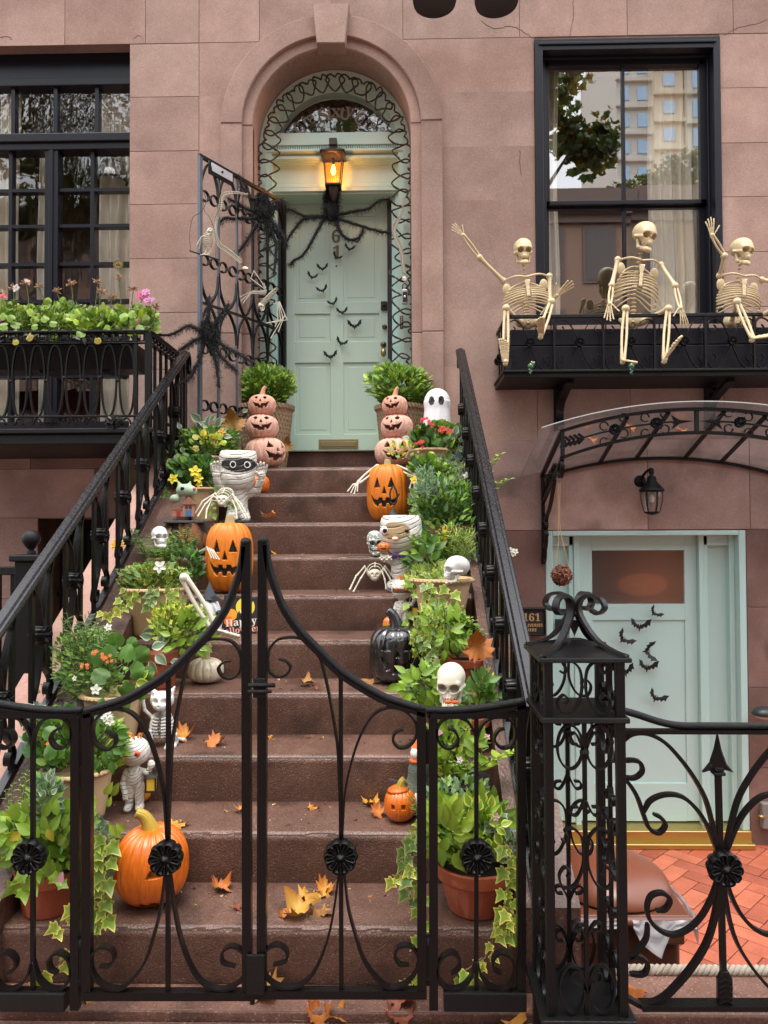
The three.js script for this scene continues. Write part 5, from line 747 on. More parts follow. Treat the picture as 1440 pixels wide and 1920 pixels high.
// ---- loose bones: jack's arms, planted leg, spiders of bone, snakes, bird, bat
{
  const K = bones(jack2, jack2.position, mBoneC); jack2.rotation.y = 0; jack2.children[0].rotation.y = -.15;
  for (const [a, w, tips] of [[[708, 874], [672, 905], [[652, 921], [658, 924], [664, 926], [670, 921]]], [[744, 875], [778, 892], [[768, 915], [776, 922], [784, 924], [790, 915]]]]) { const A = P(...a, 4.6), W = P(...w, 4.5); K.pair('arm_bone', A, W, .008); for (const tp of tips) { const T = P(...tp, 4.44); K.chain('finger', [W, W.clone().lerp(T, .5).add(V(0, .014, .01)), T], .0045); } }
}
{ const p = P(372, 1200, 3.0), t = thing('planted_shin_bone', 'white skeleton leg stepping out of the cream pot with its foot on the tread', 'bones', P(412, 1197, 3.3)), K = bones(t, t.position, mBoneC); const kn = P(345, 1083, 3.3), an = P(404, 1182, 3.3); K.pair('shin', kn, an, .0125); K.hand(an, P(448, 1196, 3.26).sub(an).normalize(), V(.2, .4, .8).normalize(), .14, 0, true); for (const f of [0, 1, 2, 3]) { const b = P(374 + f * 5, 1034 - f, 3.72); K.chain('finger', [b, P(388 + f * 4, 1026 + f * 2, 3.68), P(396 + f * 5, 1046 + f * 1, 3.66)], .0036); } }
function boneSpider(label, c, D, s, legs) {
  const p = P(c[0], c[1], D), t = thing('skeleton_spider', label, 'spider skeleton', p), K = bones(t, p, mBoneC), g = D / FPX;
  obj('head', sdf(q => { const x = Math.abs(q[0]), r = [x, q[1], q[2]]; let d = sEll(r, 0, 0, 0, 15, 12, 12); d = smin(d, sEll(r, 0, -9, 5, 8, 6, 7), 4); d = smax(d, -sSph(r, 6, 1, 12, 4), 1); d = smax(d, -sSph(r, 2, -5, 13, 2), 1); return d; }, [-18, -18, -16], [18, 16, 18], 1.1).scale(g * s, g * s, g * s), mBoneC, t);
  for (let i = 0; i < 6; i++) { const r = (9 + 11 * sin((i + 1) / 7 * PI)) * g * s, z = -(8 + i * 8) * g * s, q = []; for (let k = 0; k <= 12; k++) { const a = -.35 + (k / 12) * (PI + .7); q.push(V(r * cos(a), (6 + i * 2.4) * g * s + r * .85 * sin(a), z)); } obj('rib', tube(q, .0032, 5), mBoneC, t); } obj('spine', tube([V(0, 16 * g * s, 0), V(0, 30 * g * s, -30 * g * s), V(0, 24 * g * s, -52 * g * s)], .004, 6), mBoneC, t);
  for (const l of legs) K.chain('leg', l.map((q, i) => P(q[0], q[1], D + (q[2] || 0))), .0052);
}
boneSpider('cream skeleton spider crouched before the masked mummy on the stump', [417, 938], 4.3, .82, [[[408, 936], [400, 930], [385, 945, -.1], [371, 968, -.15]], [[408, 940], [396, 938], [388, 955, -.15], [386, 972, -.2]], [[408, 934], [404, 925, .1], [380, 940, .05], [366, 962, .0]], [[428, 934], [436, 927], [452, 945, -.1], [466, 972, -.15]], [[428, 938], [438, 931], [448, 948, -.15], [461, 972, -.18]], [[427, 940], [436, 938], [443, 955, -.15], [444, 972, -.2]]]);
boneSpider('cream skeleton spider on the bare tread in front of the purple bowed mummy', [703, 1077], 4.12, .85, [[[690, 1078], [684, 1062], [668, 1080, -.1], [656, 1105, -.15]], [[692, 1080], [687, 1068], [676, 1085, -.12], [663, 1109, -.15]], [[692, 1074], [682, 1063, .08], [664, 1085, .1], [660, 1098, .08]], [[713, 1074], [722, 1062], [732, 1075], [742, 1090, -.1]], [[713, 1077], [720, 1066], [730, 1082, -.1], [737, 1100, -.15]], [[712, 1080], [717, 1072], [722, 1088, -.12], [724, 1104, -.15]]]);
function boneSnake(label, pts, D, head, hr) {
  const q = crv(pts.map(([x, y, d]) => P(x, y, D + (d || 0))), 70), o = q[0].clone(), t = thing('skeleton_snake', label, 'snake skeleton', o), g = [];
  q.forEach((p, i) => { const l = p.clone().sub(o), T = q[Math.min(70, i + 1)].clone().sub(q[Math.max(0, i - 1)]).normalize(), S = V(0, 0, 1).cross(T).normalize(), k = lerp(.35, 1, sst(0, .3, i / 70)); g.push(ball(.0075 * k, l.x, l.y, l.z, 1, 1, 1, 8, 6)); for (const s of [1, -1]) g.push(tube([l, l.clone().add(S.clone().multiplyScalar(s * .012 * k)).add(V(0, 0, .008 * k)), l.clone().add(S.clone().multiplyScalar(s * .013 * k)).add(T.clone().multiplyScalar(-.008)).add(V(0, 0, .018 * k))], .003, 4)); });
  obj('spine_and_ribs', g, mBoneC, t); const h = P(head[0], head[1], D - .03).sub(o); const s = obj('skull', sdf(a => { let d = sEll(a, 0, 0, 0, .7, .42, 1); d = smax(d, -sEll([Math.abs(a[0]), a[1], a[2]], .42, .22, .15, .2, .18, .25), .05); return smax(d, -sBox(a, 0, -.12, .75, .7, .05, .6, .02), .03); }, [-.85, -.6, -1.15], [.85, .6, 1.15], .07), mBoneC, t); s.scale.setScalar(.026); s.position.copy(h); s.rotation.set(...hr);
}
boneSnake('cream snake skeleton winding through the open door gate, tail over the bird', [[463, 365], [440, 362], [419, 368], [414, 392], [406, 413, .02], [404, 440], [412, 460], [425, 470], [437, 479], [452, 492]], 4.98, [460, 503], [.6, .7, 0]);
boneSnake('cream snake skeleton hanging down the door jamb among the twig hearts', [[757, 372], [753, 402], [744, 418], [739, 432], [743, 448], [750, 464], [754, 480], [755, 493], [758, 512]], 5.52, [759, 523], [1.2, .3, 0]);
{ const p = P(389, 453, 4.82), t = thing('skeleton_bird', 'cream bird skeleton on a hoop perch hooked to the open door gate', 'bird skeleton', p), s = 4.82 / FPX, v = (x, y, z = 0) => V((x - 389) * s, (453 - y) * s, z);
  obj('skull', sdf(a => { let d = smin(sSph(a, 0, 0, 0, .5), sCap(a, [0, -.1, .3], [0, -.42, .75], .22, .05), .2); return smax(d, -sSph([Math.abs(a[0]), a[1], a[2]], .45, .05, .22, .22), .05); }, [-.7, -.8, -.7], [.7, .7, 1], .06).scale(.036, .036, .036).rotateY(-.8).translate(...v(394, 432).toArray()), mBoneC, t);
  for (let i = 0; i < 6; i++) { const r = .018 + .014 * sin((i + 1) / 7 * PI), q = []; for (let k = 0; k <= 12; k++) { const a = k / 12 * 2 * PI; q.push(V(r * cos(a), .035 - i * .013 + .012 * sin(a), r * sin(a))); } obj('rib', tube(q, .0026, 5), mBoneC, t); }
  obj('spine', tube([v(395, 437, -.01), v(399, 452, -.03), v(392, 470, -.03)], .005, 6), mBoneC, t); obj('wing', [tube([v(398, 440, .02), v(380, 447, .03), v(370, 462, .02)], .004, 5), tube([v(380, 447, .03), v(374, 468, .01)], .003, 5)], mBoneC, t);
  for (const k of [0, 1]) obj('leg', [tube([v(388 + k * 8, 466), v(384 + k * 8, 476)], .0035, 5), ...[-1, 0, 1].map(i => tube([v(384 + k * 8, 476), v(381 + k * 8 + i * 4, 480, .015)], .0025, 4))], mBoneC, t);
  const h = thing('wire_hoop_perch', 'dark wire hoop and black perch under the bird skeleton', 'perch', p); obj('perch', tube([v(355, 470), v(411, 488)], .006, 7), mBlack, h); obj('wire', tube(crv([v(357, 470), v(355, 440), v(362, 405), v(374, 398), v(386, 378), v(380, 352), v(378, 346)], 30), .0018, 5), mBlack, h); obj('wire', tube(crv([v(405, 486), v(404, 440), v(392, 405), v(384, 396), v(381, 370)], 24), .0018, 5), mBlack, h); }
{ const D = 5.3, p = P(500, 565, D), t = thing('skeleton_bat', 'cream bat skeleton with spread finger bones clinging to the door gate', 'bat skeleton', p), K = bones(t, p, mBoneC), q = a => P(a[0], a[1], D - .05 + (a[2] || 0));
  const s = obj('skull', skullG, mBoneC, t); s.scale.setScalar(.06); s.position.copy(q([490, 575]).sub(p)); s.rotation.set(.3, -.3, .5);
  for (let i = 0; i < 7; i++) { const c = q([493 + i * 3.4, 570 - i * 4]).sub(p), r = .03 + .012 * sin(i / 6 * PI), g = []; for (let k = 0; k <= 14; k++) { const a = k / 14 * 2 * PI; g.push(V(c.x + r * cos(a) * .9 - r * .25 * sin(a), c.y + r * cos(a) * .75, c.z + r * .6 * sin(a))); } obj('rib', tube(g, .003, 5), mBoneC, t); }
  for (const c of [[[500, 545], [470, 522]], [[470, 522], [476, 508], [498, 540]], [[500, 545], [468, 548], [445, 560]], [[500, 548], [474, 546], [452, 564]], [[496, 550], [470, 550], [456, 568]], [[512, 570], [524, 566]], [[524, 566], [538, 600], [512, 604]], [[524, 566], [534, 590], [522, 622]], [[523, 567], [530, 596], [508, 634]], [[522, 568], [526, 600], [500, 606]], [[520, 569], [521, 600], [516, 612]]]) K.chain('wing_bone', c.map(q), .004); }
{ const p = P(759, 556, 5.5), t = thing('key_lockbox', 'grey push-button key lockbox hanging on the door jamb', 'lockbox', p); obj('body', bx(-.022, -.06, -.01, .022, .05, .02, .008), M({ color: lin(.45, .46, .47), roughness: .4, metalness: .5 }), t); obj('shackle', tube(crv([[-.015, .045, .005], [-.015, .085, .005], [0, .095, .005], [.015, .085, .005], [.015, .045, .005]], 16), .004, 6), mBlack, t); obj('cover', bx(-.017, -.045, .018, .017, .03, .026, .004), mBlack, t); obj('dial', ball(.01, 0, -.01, .027, 1, 1, .4), M({ color: lin(.5, .5, .5), metalness: .7, roughness: .3 }), t);
  const k = thing('door_keypad', 'small bronze keypad on the jamb below the hanging snake skeleton', 'keypad', P(753, 605, 5.6)); obj('plate', bx(-.014, -.05, 0, .014, .05, .015, .004), M({ color: lin(.08, .06, .05), roughness: .4 }), k); for (let i = 0; i < 5; i++) obj('button', ball(.006, 0, .035 - i * .016, .015, 1, 1, .5, 8, 6), M({ color: lin(.3, .28, .25), roughness: .4 }), k); }
// ---- hairy spiders
const mFur = M({ color: lin(.012, .012, .014), roughness: .85, side: THREE.DoubleSide });
function furSpider(label, c, rx, D, legs, tilt = 0) {
  const p = P(c[0], c[1], D), t = thing('hairy_spider', label, 'spider', p), hair = [], s = D / FPX;
  const strand = (a, dir, l) => { const n = dir.clone().cross(V(rr(-1, 1), rr(-1, 1), rr(-1, 1))).normalize().multiplyScalar(.0016), b = a.clone().add(dir.clone().multiplyScalar(l)).add(V(0, -l * .35, 0)), m = a.clone().add(dir.clone().multiplyScalar(l * .55)); hair.push(a.x - n.x, a.y - n.y, a.z - n.z, a.x + n.x, a.y + n.y, a.z + n.z, m.x, m.y, m.z, m.x - n.x, m.y - n.y, m.z - n.z, m.x + n.x, m.y + n.y, m.z + n.z, b.x, b.y, b.z); };
  const body = (cx, cy, cz, a, b) => { for (let i = 0; i < 1100; i++) { const d = V(rr(-1, 1), rr(-1, 1), rr(-1, 1)).normalize(); strand(V(cx + d.x * a, cy + d.y * b, cz + d.z * a), d.clone().add(V(rr(-.5, .5), rr(-.5, .5), rr(-.5, .5))).normalize(), rr(.015, .045)); } };
  obj('abdomen', ball(1, 0, 0, 0, rx[0] * s, rx[1] * s, rx[0] * s, 18, 14), mFur, t); body(0, 0, 0, rx[0] * s * .95, rx[1] * s * .95);
  obj('head', ball(1, rx[2] * s, rx[3] * s, .02, rx[0] * .62 * s, rx[0] * .62 * s, rx[0] * .6 * s), mFur, t); body(rx[2] * s, rx[3] * s, .02, rx[0] * .6 * s, rx[0] * .6 * s);
  for (const l of legs) { const q = crv(l.map((v, i) => P(v[0], v[1], D + (v[2] ?? -.02)).sub(p)), 26); q.forEach((v, i) => { if (i) { v.x += rr(-.003, .003); v.y += rr(-.003, .003); } }); obj('leg', tube(q, k => .0125 * (1 - .35 * k), 7), mFur, t); q.forEach(v => { for (let k = 0; k < 24; k++) { const d = V(rr(-1, 1), rr(-1, .6), rr(-1, 1)).normalize(); strand(v.clone().add(d.clone().multiplyScalar(.009)).add(V(rr(-.012, .012), rr(-.012, .012), 0)), d, rr(.01, .032)); } }); }
  const g = new THREE.BufferGeometry(); g.setAttribute('position', new THREE.Float32BufferAttribute(hair, 3)); g.computeVertexNormals(); obj('fur', g, mFur, t).userData.kind = 'stuff';
}
furSpider('black hairy spider hanging from the lit lantern across the front door', [621, 392], [15, 24, -1, 20], 5.72, [[[610, 405], [590, 407], [571, 405], [545, 394], [534, 393]], [[608, 406], [585, 406], [566, 413], [552, 430], [538, 452]], [[606, 412], [595, 432], [582, 456], [566, 480], [546, 492], [546, 497]], [[632, 402], [665, 396], [690, 391], [712, 376], [734, 372]], [[634, 410], [665, 420], [701, 431], [734, 438]], [[629, 414], [640, 438], [657, 450], [675, 443], [682, 428]], [[615, 378], [613, 364], [617, 350]], [[630, 378], [633, 364], [628, 350]]]);
furSpider('black hairy spider clinging high on the open door gate by the bird skeleton', [495, 394], [16, 18, -2, 16], 5.2, [[[481, 410], [462, 409], [440, 410], [419, 410], [409, 421]], [[480, 396], [462, 391], [448, 383], [427, 371]], [[486, 380], [466, 366], [455, 350], [445, 328]], [[482, 420], [470, 440], [459, 457], [441, 478]], [[502, 415], [512, 440], [518, 466], [513, 514]], [[498, 418], [501, 440], [502, 472]], [[508, 412], [522, 430], [531, 446], [538, 462]], [[508, 390], [520, 385], [530, 376]]]);
furSpider('black hairy spider at the foot of the door gate reaching for the handrail', [394, 624], [15, 17, -3, 10], 4.78, [[[378, 624], [366, 614], [353, 611], [335, 620], [321, 627], [286, 629]], [[381, 630], [362, 640], [350, 648], [337, 656]], [[384, 636], [376, 668], [366, 690], [356, 708], [335, 722]], [[394, 640], [400, 662], [405, 682], [411, 726]], [[400, 638], [412, 664], [428, 682], [444, 696]], [[402, 634], [420, 648], [441, 660], [478, 681]], [[385, 612], [391, 590], [392, 556]], [[403, 610], [414, 590], [430, 569]]]);
// ---- paper bats
const batG = (() => { const h = [[0, .02], [.06, .2], [.1, .28], [.13, .14], [.2, .16], [.42, .26], [.62, .5], [.86, .56], [1, .62], [.92, .38], [.9, .1], [.72, .16], [.6, -.06], [.4, .02], [.26, -.14], [.12, -.12], [0, -.36]], s = [...h, ...h.slice(1, -1).reverse().map(([x, y]) => [-x, y])]; const g = ext(s, .02); const p = g.attributes.position; for (let i = 0; i < p.count; i++) p.setZ(i, p.getZ(i) + .45 * Math.pow(Math.abs(p.getX(i)), 1.4)); g.computeVertexNormals(); return g; })();
const mBat = M({ color: lin(.01, .01, .011), roughness: .55 });
for (const [x, y, w, r, D, lb] of [
  [670, 453, 15, .35, 5.92, 'black paper bat under the crooked spider leg, topmost of its flight'], [655, 467, 19, -.25, 5.92, 'black paper bat just below the topmost one, level with the last numeral'], [631, 483, 18, -.55, 5.92, 'black paper bat over the lowest numeral on the front door'], [605, 504, 20, .05, 5.92, 'black paper bat level with the peephole, inside the upper panel'], [585, 520, 19, -.3, 5.92, 'black paper bat farthest out in the upper panel by the hinge side'], [605, 545, 20, .3, 5.92, 'black paper bat in the low corner of the upper panel'], [625, 569, 19, .35, 5.92, 'black paper bat on the middle rail beside the panel corner'], [642, 586, 20, .1, 5.92, 'black paper bat on the centre stile between the middle panels'], [665, 612, 25, .02, 5.92, 'widest black paper bat, on the middle panel by the locks'], [640, 644, 21, -.35, 5.92, 'black paper bat on the stile above the lower panels'], [620, 669, 24, .05, 5.92, 'black paper bat lowest on the front door above the lower panels'],
  [1226, 1150, 24, -.75, 5.5, 'black bat sticker tucked right under the frosted light'], [1199, 1175, 34, -.05, 5.5, 'black bat sticker on the top edge of the lower door panel'], [1168, 1199, 32, -.75, 5.5, 'black bat sticker nearest the finial of the openwork post'], [1213, 1221, 34, 1.65 + PI, 5.5, 'black bat sticker turned on its side on the lower door'], [1213, 1252, 33, -.1, 5.5, 'black bat sticker just under the sideways one'], [1172, 1261, 32, .3, 5.5, 'black bat sticker half hidden by the openwork post'], [1229, 1309, 32, -.45, 5.5, 'lowest black bat sticker, alone in the panel of the lower door']]) {
  const p = P(x, y, D - .012), b = tag(obj('paper_bat', batG, mBat), lb, 'bat', D > 5.6 ? 'paper bats on the front door' : 'bat stickers on the lower door'); b.position.copy(p); b.position.z += (D > 5.6 ? -.002 : 0); b.scale.setScalar(w / 2 * D / FPX * 1.12); b.scale.y *= 1.4; b.rotation.z = r; }
// ---------------------------------------------------------------- figures
const wrapF = (u, v) => { const a = (v * 9 + 1.1 * sin(u * 6.283) + .6 * sin(u * 12.57 + 1)), b = (v * 6 - 1.6 * sin(u * 6.283 + 2)), e = x => { const f = x - Math.floor(x); return Math.min(f, 1 - f); }; const s = pn(u * 6, v * 6, 6, 3) > .52; return s ? e(a) : e(b); };
const wrapT = tex(256, (u, v) => { const d = wrapF(u, v), k = sst(0, .05, d), g = fbm(u, v, 24, 3) * 12; return [lerp(130, 212, k) + g, lerp(127, 209, k) + g, lerp(120, 200, k) + g]; }), wrapB = tex(256, (u, v) => 255 * (sst(0, .16, wrapF(u, v)) * .85 + .15 * fbm(u, v, 30, 5)), false);
const mWrapV = M({ map: rep(wrapT, 1, 1 / 85), bumpMap: rep(wrapB, 1, 1 / 85), bumpScale: .006, vertexColors: true, roughness: .5 });
const mWrapB = M({ map: rep(wrapT, 1, 1 / 60), bumpMap: rep(wrapB, 1, 1 / 60), bumpScale: .004, vertexColors: true, roughness: .55 });
const mGl = M({ color: lin(.8, .8, .78), roughness: .2 }), mPup = M({ color: lin(.01, .01, .01), roughness: .15 });
const WH = [1, 1, 1];
{ // masked mummy planter
  const D = 4.58, s = D / FPX, t = thing('mummy_planter', 'white ceramic mummy planter with a black eye mask and raised clawed hands', 'figurine', stepP(446, 8, D), .28); t.scale.set(.86, .98, .9);
  const f = p => { const q = [p[0] * (1 + (143 - p[1]) * .0034), p[1], p[2]]; let d = sBox(q, 0, 104, 0, 43, 40, 36, 22); d = smax(d, -sBox(p, 0, 150, 0, 36, 26, 29, 18), 3);
    d = smin(d, sEll(p, 0, 72, 0, 31, 13, 28), 8); d = smin(d, sCap(p, [0, 62, 0], [0, 22, 0], 21, 22), 6); for (const k of [-1, 1]) { d = smin(d, sCap(p, [k * 13, 16, 0], [k * 15, 9, 17], 12, 11), 5); d = smin(d, sCap(p, [k * 20, 54, 4], [k * 40, 62, 18], 8.5, 8), 4); d = smin(d, sCap(p, [k * 40, 62, 18], [k * 47, 82, 32], 8, 8), 3); d = smin(d, sEll(p, k * 48, 92, 36, 9, 9, 7), 2);
      for (let i = 0; i < 4; i++) { const x = k * (40.5 + i * 5.2), L = [10, 13, 12, 8][i]; d = smin(d, sCap(p, [x, 97, 38], [x + k * (i - 1.5) * 1.6, 100 + L, 45], 3.1, 2.5), 1.2); } d = smin(d, sCap(p, [k * 41, 89, 40], [k * 35, 95, 47], 3.2, 2.6), 1.2); } return Math.max(d, -p[1]); };
  obj('body', sdf(f, [-66, -3, -44], [66, 148, 54], 1.5, p => p[2] > 6 && Math.hypot(p[0] / 38, (p[1] - 108 - Math.abs(p[0]) * .06) / 14) < 1 && Math.abs(p[0]) < 40 ? [.02, .02, .022] : p[1] > 112 && Math.hypot(p[0], p[2]) < 30 && p[1] < 140 && false ? WH : WH).scale(s, s, s), mWrapV, t);
  for (const x of [-13, 17]) { obj('eye', ball(9 * s, x * s, 109 * s, 33 * s, 1, 1, .5), mGl, t); obj('pupil', ball(5.2 * s, x * s, 109 * s, 37 * s, 1, 1, .3), mPup, t); obj('eye_ring', new THREE.TorusGeometry(5.6 * s, .9 * s, 6, 20).translate(x * s, 109 * s, 37.4 * s), mGl, t); }
  obj('mouth', tube(crv([[-5, 87, 37], [0, 84.5, 38], [6, 87, 37]].map(a => a.map(v => v * s)), 12), .7 * s, 5), M({ color: lin(.15, .14, .13) }), t); obj('base', lathe([[0, 0], [40 * s, 0], [40 * s, 5 * s], [0, 5 * s]], 24), mBlack, t).position.y = -.0; t.children.at(-1).position.y = -.002;
  obj('soil', at(lathe([[0, 0], [33 * s, 0]], 16), 0, 128 * s, 0), M({ color: lin(.03, .02, .015) }), t);
}
{ // mummy with the purple bow
  const D = 4.05, s = D / FPX, t = thing('mummy_planter', 'wrapped mummy planter with tan face, round eyes and a purple bow', 'figurine', stepP(752, 6, D), -.12);
  const f = p => { let d = smin(sBox(p, 0, 118, 0, 38, 34, 34, 26), sEll(p, 0, 100, 0, 36, 32, 33), 12); d = smax(d, -sBox(p, 0, 156, 0, 31, 26, 27, 18), 3); d = smin(d, sEll(p, 4, 40, 0, 23, 34, 21), 4); for (const k of [-1, 1]) { d = smin(d, sEll(p, k * 14, 11, 14, 13, 12, 17), 4); } d = smin(d, sCap(p, [-16, 56, 6], [-27, 66, 22], 7.5, 7), 4); d = smin(d, sCap(p, [22, 56, 4], [27, 34, 12], 7.5, 7), 4); d = smin(d, sEll(p, -29, 69, 25, 7, 6.5, 6.5), 2); for (let i = 0; i < 4; i++) d = smin(d, sCap(p, [-33 + i * 3.4, 72, 28], [-33 + i * 3.4, 76 - i % 2, 32], 2.2, 1.9), 1.2); return Math.max(d, -p[1]); };
  const skin = p => p[2] > 8 && Math.hypot((p[0] + 6) / 27, (p[1] - 113) / 17) < 1 && p[1] > 97 + Math.max(0, p[0] - 2) * .45 && p[1] < 128 - Math.max(0, p[0]) * .1;
  obj('body', sdf(f, [-50, -3, -40], [44, 155, 44], 1.5, p => skin(p) ? [.52, .38, .22] : WH).scale(s, s, s), mWrapV, t);
  for (const [x, y] of [[-27, 114], [13, 113]]) { obj('eye', ball(8.5 * s, x * s, y * s, 29 * s, 1, 1, .7), mGl, t); obj('pupil', ball(4.4 * s, (x + 1) * s, y * s, 34 * s, 1, 1, .5), mPup, t); } obj('nose', ball(5 * s, -7 * s, 99 * s, 36 * s, 1.2, .8, 1), M({ color: lin(.7, .55, .4), roughness: .5 }), t);
  obj('bow', [ball(6 * s, -9 * s, 68 * s, 22 * s, 1.3, .9, .6), ball(6 * s, 4 * s, 68 * s, 22 * s, 1.3, .9, .6), ball(3.2 * s, -2.5 * s, 68 * s, 24 * s)], M({ color: lin(.14, .05, .24), roughness: .7 }), t);
  pumpkin('mini_pumpkin', 'tiny orange jack-o-lantern held up by the mummy with the purple bow', P(719, 1037, 3.94), 24 * s, 20 * s, { col: [.75, .2, .015], face: 'tiny', inner: DARK, depth: .08, ribs: 10, rib: .05, n: 110, m: 70, stem: [.008, .008] });
  const b = thing('stone_hand_ornament', 'small pale grey rock under the tiny held jack-o-lantern', 'ornament', P(723, 1047, 3.94)); obj('rock', sdf(p => sEll(p, 0, 0, 0, 12, 7, 8) + 1.2 * sin(p[0] * .7) * sin(p[1] * .9 + 1), [-14, -9, -10], [14, 9, 10], 1).scale(s, s, s), mBoneC, b);
}
function kid(label, base, h, D, o = {}) { // standing mummy child with a lantern
  const s = h / 150, t = thing('mummy_figurine', label, 'figurine', base, o.turn || 0), m = o.m || 1;
  const f = p => { let d = sEll(p, 0, 112, 0, 29, 27, 26); d = smin(d, sEll(p, 0, 64, 0, 17, 22, 13), 6); for (const k of [-1, 1]) { d = smin(d, sCap(p, [k * 8.5, 48, 0], [k * 10, 12, k * 2], 9.5, 8), 3); d = smin(d, sEll(p, k * 11, 7, 6, 8, 7, 12), 3); } d = smin(d, sCap(p, [-15, 74, 0], [-21, 52, 4], 6, 5.5), 3); d = smin(d, sCap(p, [-21, 52, 4], [-16, 38, 9], 5.5, 5), 2); d = smin(d, sEll(p, -15, 34, 10, 5, 6, 5), 2); for (let i = 0; i < 4; i++) d = smin(d, sCap(p, [-18 + i * 2.4, 31, 11], [-17 + i * 2.4, 25 + i % 2, 13], 1.7, 1.4), .8); d = smin(d, sCap(p, [14, 74, 0], [27, 74, 9], 6, 5.5), 3); d = smin(d, sCap(p, [27, 74, 9], [33, 86, 12], 5.5, 5), 2); d = smin(d, sEll(p, 34, 90, 12, 7, 8, 6), 2); return Math.max(d, -p[1]); };
  obj('body', sdf(f, [-36, -2, -30], [44, 142, 32], 1.4, p => o.face && p[2] > 14 && Math.abs(p[1] - 110) < 6 ? [.16, .1, .07] : WH).scale(s, s, s), mWrapB, t);
  for (const x of [-8.5, 9]) { obj('eye', ball(6 * s, x * s, 113 * s, 22.5 * s, 1.15, 1, .6), M({ color: lin(.6, .1, .03), roughness: .25 }), t); obj('pupil', ball(2 * s, (x + .5) * s, 113 * s, 26 * s, 1, 1, .5), mPup, t); }
  const hr = []; for (let i = 0; i < 16; i++) { const a = rr(0, 6.28), r = rr(2, 12), L = rr(8, 18); hr.push(tube(crv([[r * cos(a) * s, 134 * s, r * sin(a) * s], [(r + 3) * cos(a) * s, (136 + L * .6) * s, (r + 3) * sin(a) * s], [(r + L * .7) * cos(a + .3) * s, (137 + L * .7) * s, (r + L * .5) * sin(a) * s]], 6), k => 1.6 * s * (1.1 - k), 5)); } obj('hair', hr, M({ color: lin(.72, .26, .06), roughness: .7 }), t);
  const y0 = 44 * s, x0 = 35 * s, z0 = 14 * s, mk = M({ color: lin(.02, .02, .02), roughness: .4 }); obj('lantern_frame', [[-9, -9], [-9, 9], [9, -9], [9, 9]].map(([a, b]) => bx(x0 + (a - 1.5) * s, y0, z0 + (b - 1.5) * s, x0 + (a + 1.5) * s, y0 + 24 * s, z0 + (b + 1.5) * s)).concat([bx(x0 - 11 * s, y0 - 3 * s, z0 - 11 * s, x0 + 11 * s, y0, z0 + 11 * s), at(new THREE.ConeGeometry(15 * s, 8 * s, 4).rotateY(PI / 4), x0, y0 + 28 * s, z0), at(new THREE.TorusGeometry(5 * s, 1.2 * s, 6, 14), x0, y0 + 34 * s, z0)]), mk, t); obj('lantern_glass', bx(x0 - 8 * s, y0, z0 - 8 * s, x0 + 8 * s, y0 + 23 * s, z0 + 8 * s), M({ color: lin(.72, .5, .05), roughness: .3 }), t);
  return t;
}
kid('small white mummy with glaring orange eyes and tufted hair, beside the lowest cream pot', on(252, 1520, 2), 152 * 2.86 / FPX, 2.86, { turn: .1 });
kid('small weathered mummy holding a yellow lantern, behind the black pumpkin stem', on(755, 1186, 5), 112 * 3.7 / FPX, 3.7, { turn: -.15, face: 1 });
{ // cat skeleton
  const D = 3.18, s = D / FPX, t = thing('skeleton_cat', 'white sitting cat skeleton on the tread behind the lower gate leaf', 'cat skeleton', on(304, 1398, 3)), m = mBoneW, S = g => g.scale(s, s, s);
  obj('skull', S(sdf(p => { const x = Math.abs(p[0]), q = [x, p[1], p[2]]; let d = sEll(q, 0, 84, 0, 22, 17, 18); d = smin(d, sEll(q, 0, 76, 14, 12, 9, 9), 6); d = smin(d, sCap(q, [13, 92, -2], [22, 108, -5], 8, 1.5), 4); d = smax(d, -sEll(q, 9, 85, 19, 6.5, 5.5, 8), 1.5); d = smax(d, -sSph(q, 0, 76, 24, 2.6), 1); return smax(d, -sCap(q, [17, 94, 5], [21, 103, 3], 4, 1), 1.5); }, [-30, 58, -24], [30, 112, 28], 1.2)), m, t);
  const rg = []; for (let i = 0; i < 7; i++) for (const k of [1, -1]) { const q = []; for (let j = 0; j <= 12; j++) { const a = -PI / 2 + j / 12 * PI * .95, r = 13 + 8 * sin((i + 1) / 8 * PI); q.push(V(k * r * cos(a) * s, (56 - i * 5.6 - 3 * sin(a)) * s, (2 + r * .8 * sin(a)) * s)); } rg.push(tube(q, 2.1 * s, 6)); } obj('ribcage', rg, m, t);
  const c = (n, pts, r) => obj(n, pts.slice(1).map((p, i) => tube([V(...pts[i]).multiplyScalar(s), V(...p).multiplyScalar(s)], k => r * s * (.85 + .5 * Math.abs(k - .5)), 7)).concat(pts.map(p => ball(r * s * 1.25, p[0] * s, p[1] * s, p[2] * s))), m, t);
  c('neck', [[0, 72, -4], [0, 58, -8], [0, 20, -14]], 4); for (const k of [-1, 1]) { c('front_leg', [[k * 14, 52, 8], [k * 17, 30, 14], [k * 15, 6, 16], [k * 15, 2, 24]], 3.6); c('hind_leg', [[k * 14, 18, -12], [k * 26, 22, 6], [k * 24, 5, -6], [k * 26, 3, 14]], 4); } c('tail', [[0, 12, -16], [20, 6, -24], [34, 6, -18]], 3);
  c('raised_paw', [[-17, 54, 6], [-29, 68, 10], [-32, 86, 12]], 3);
}
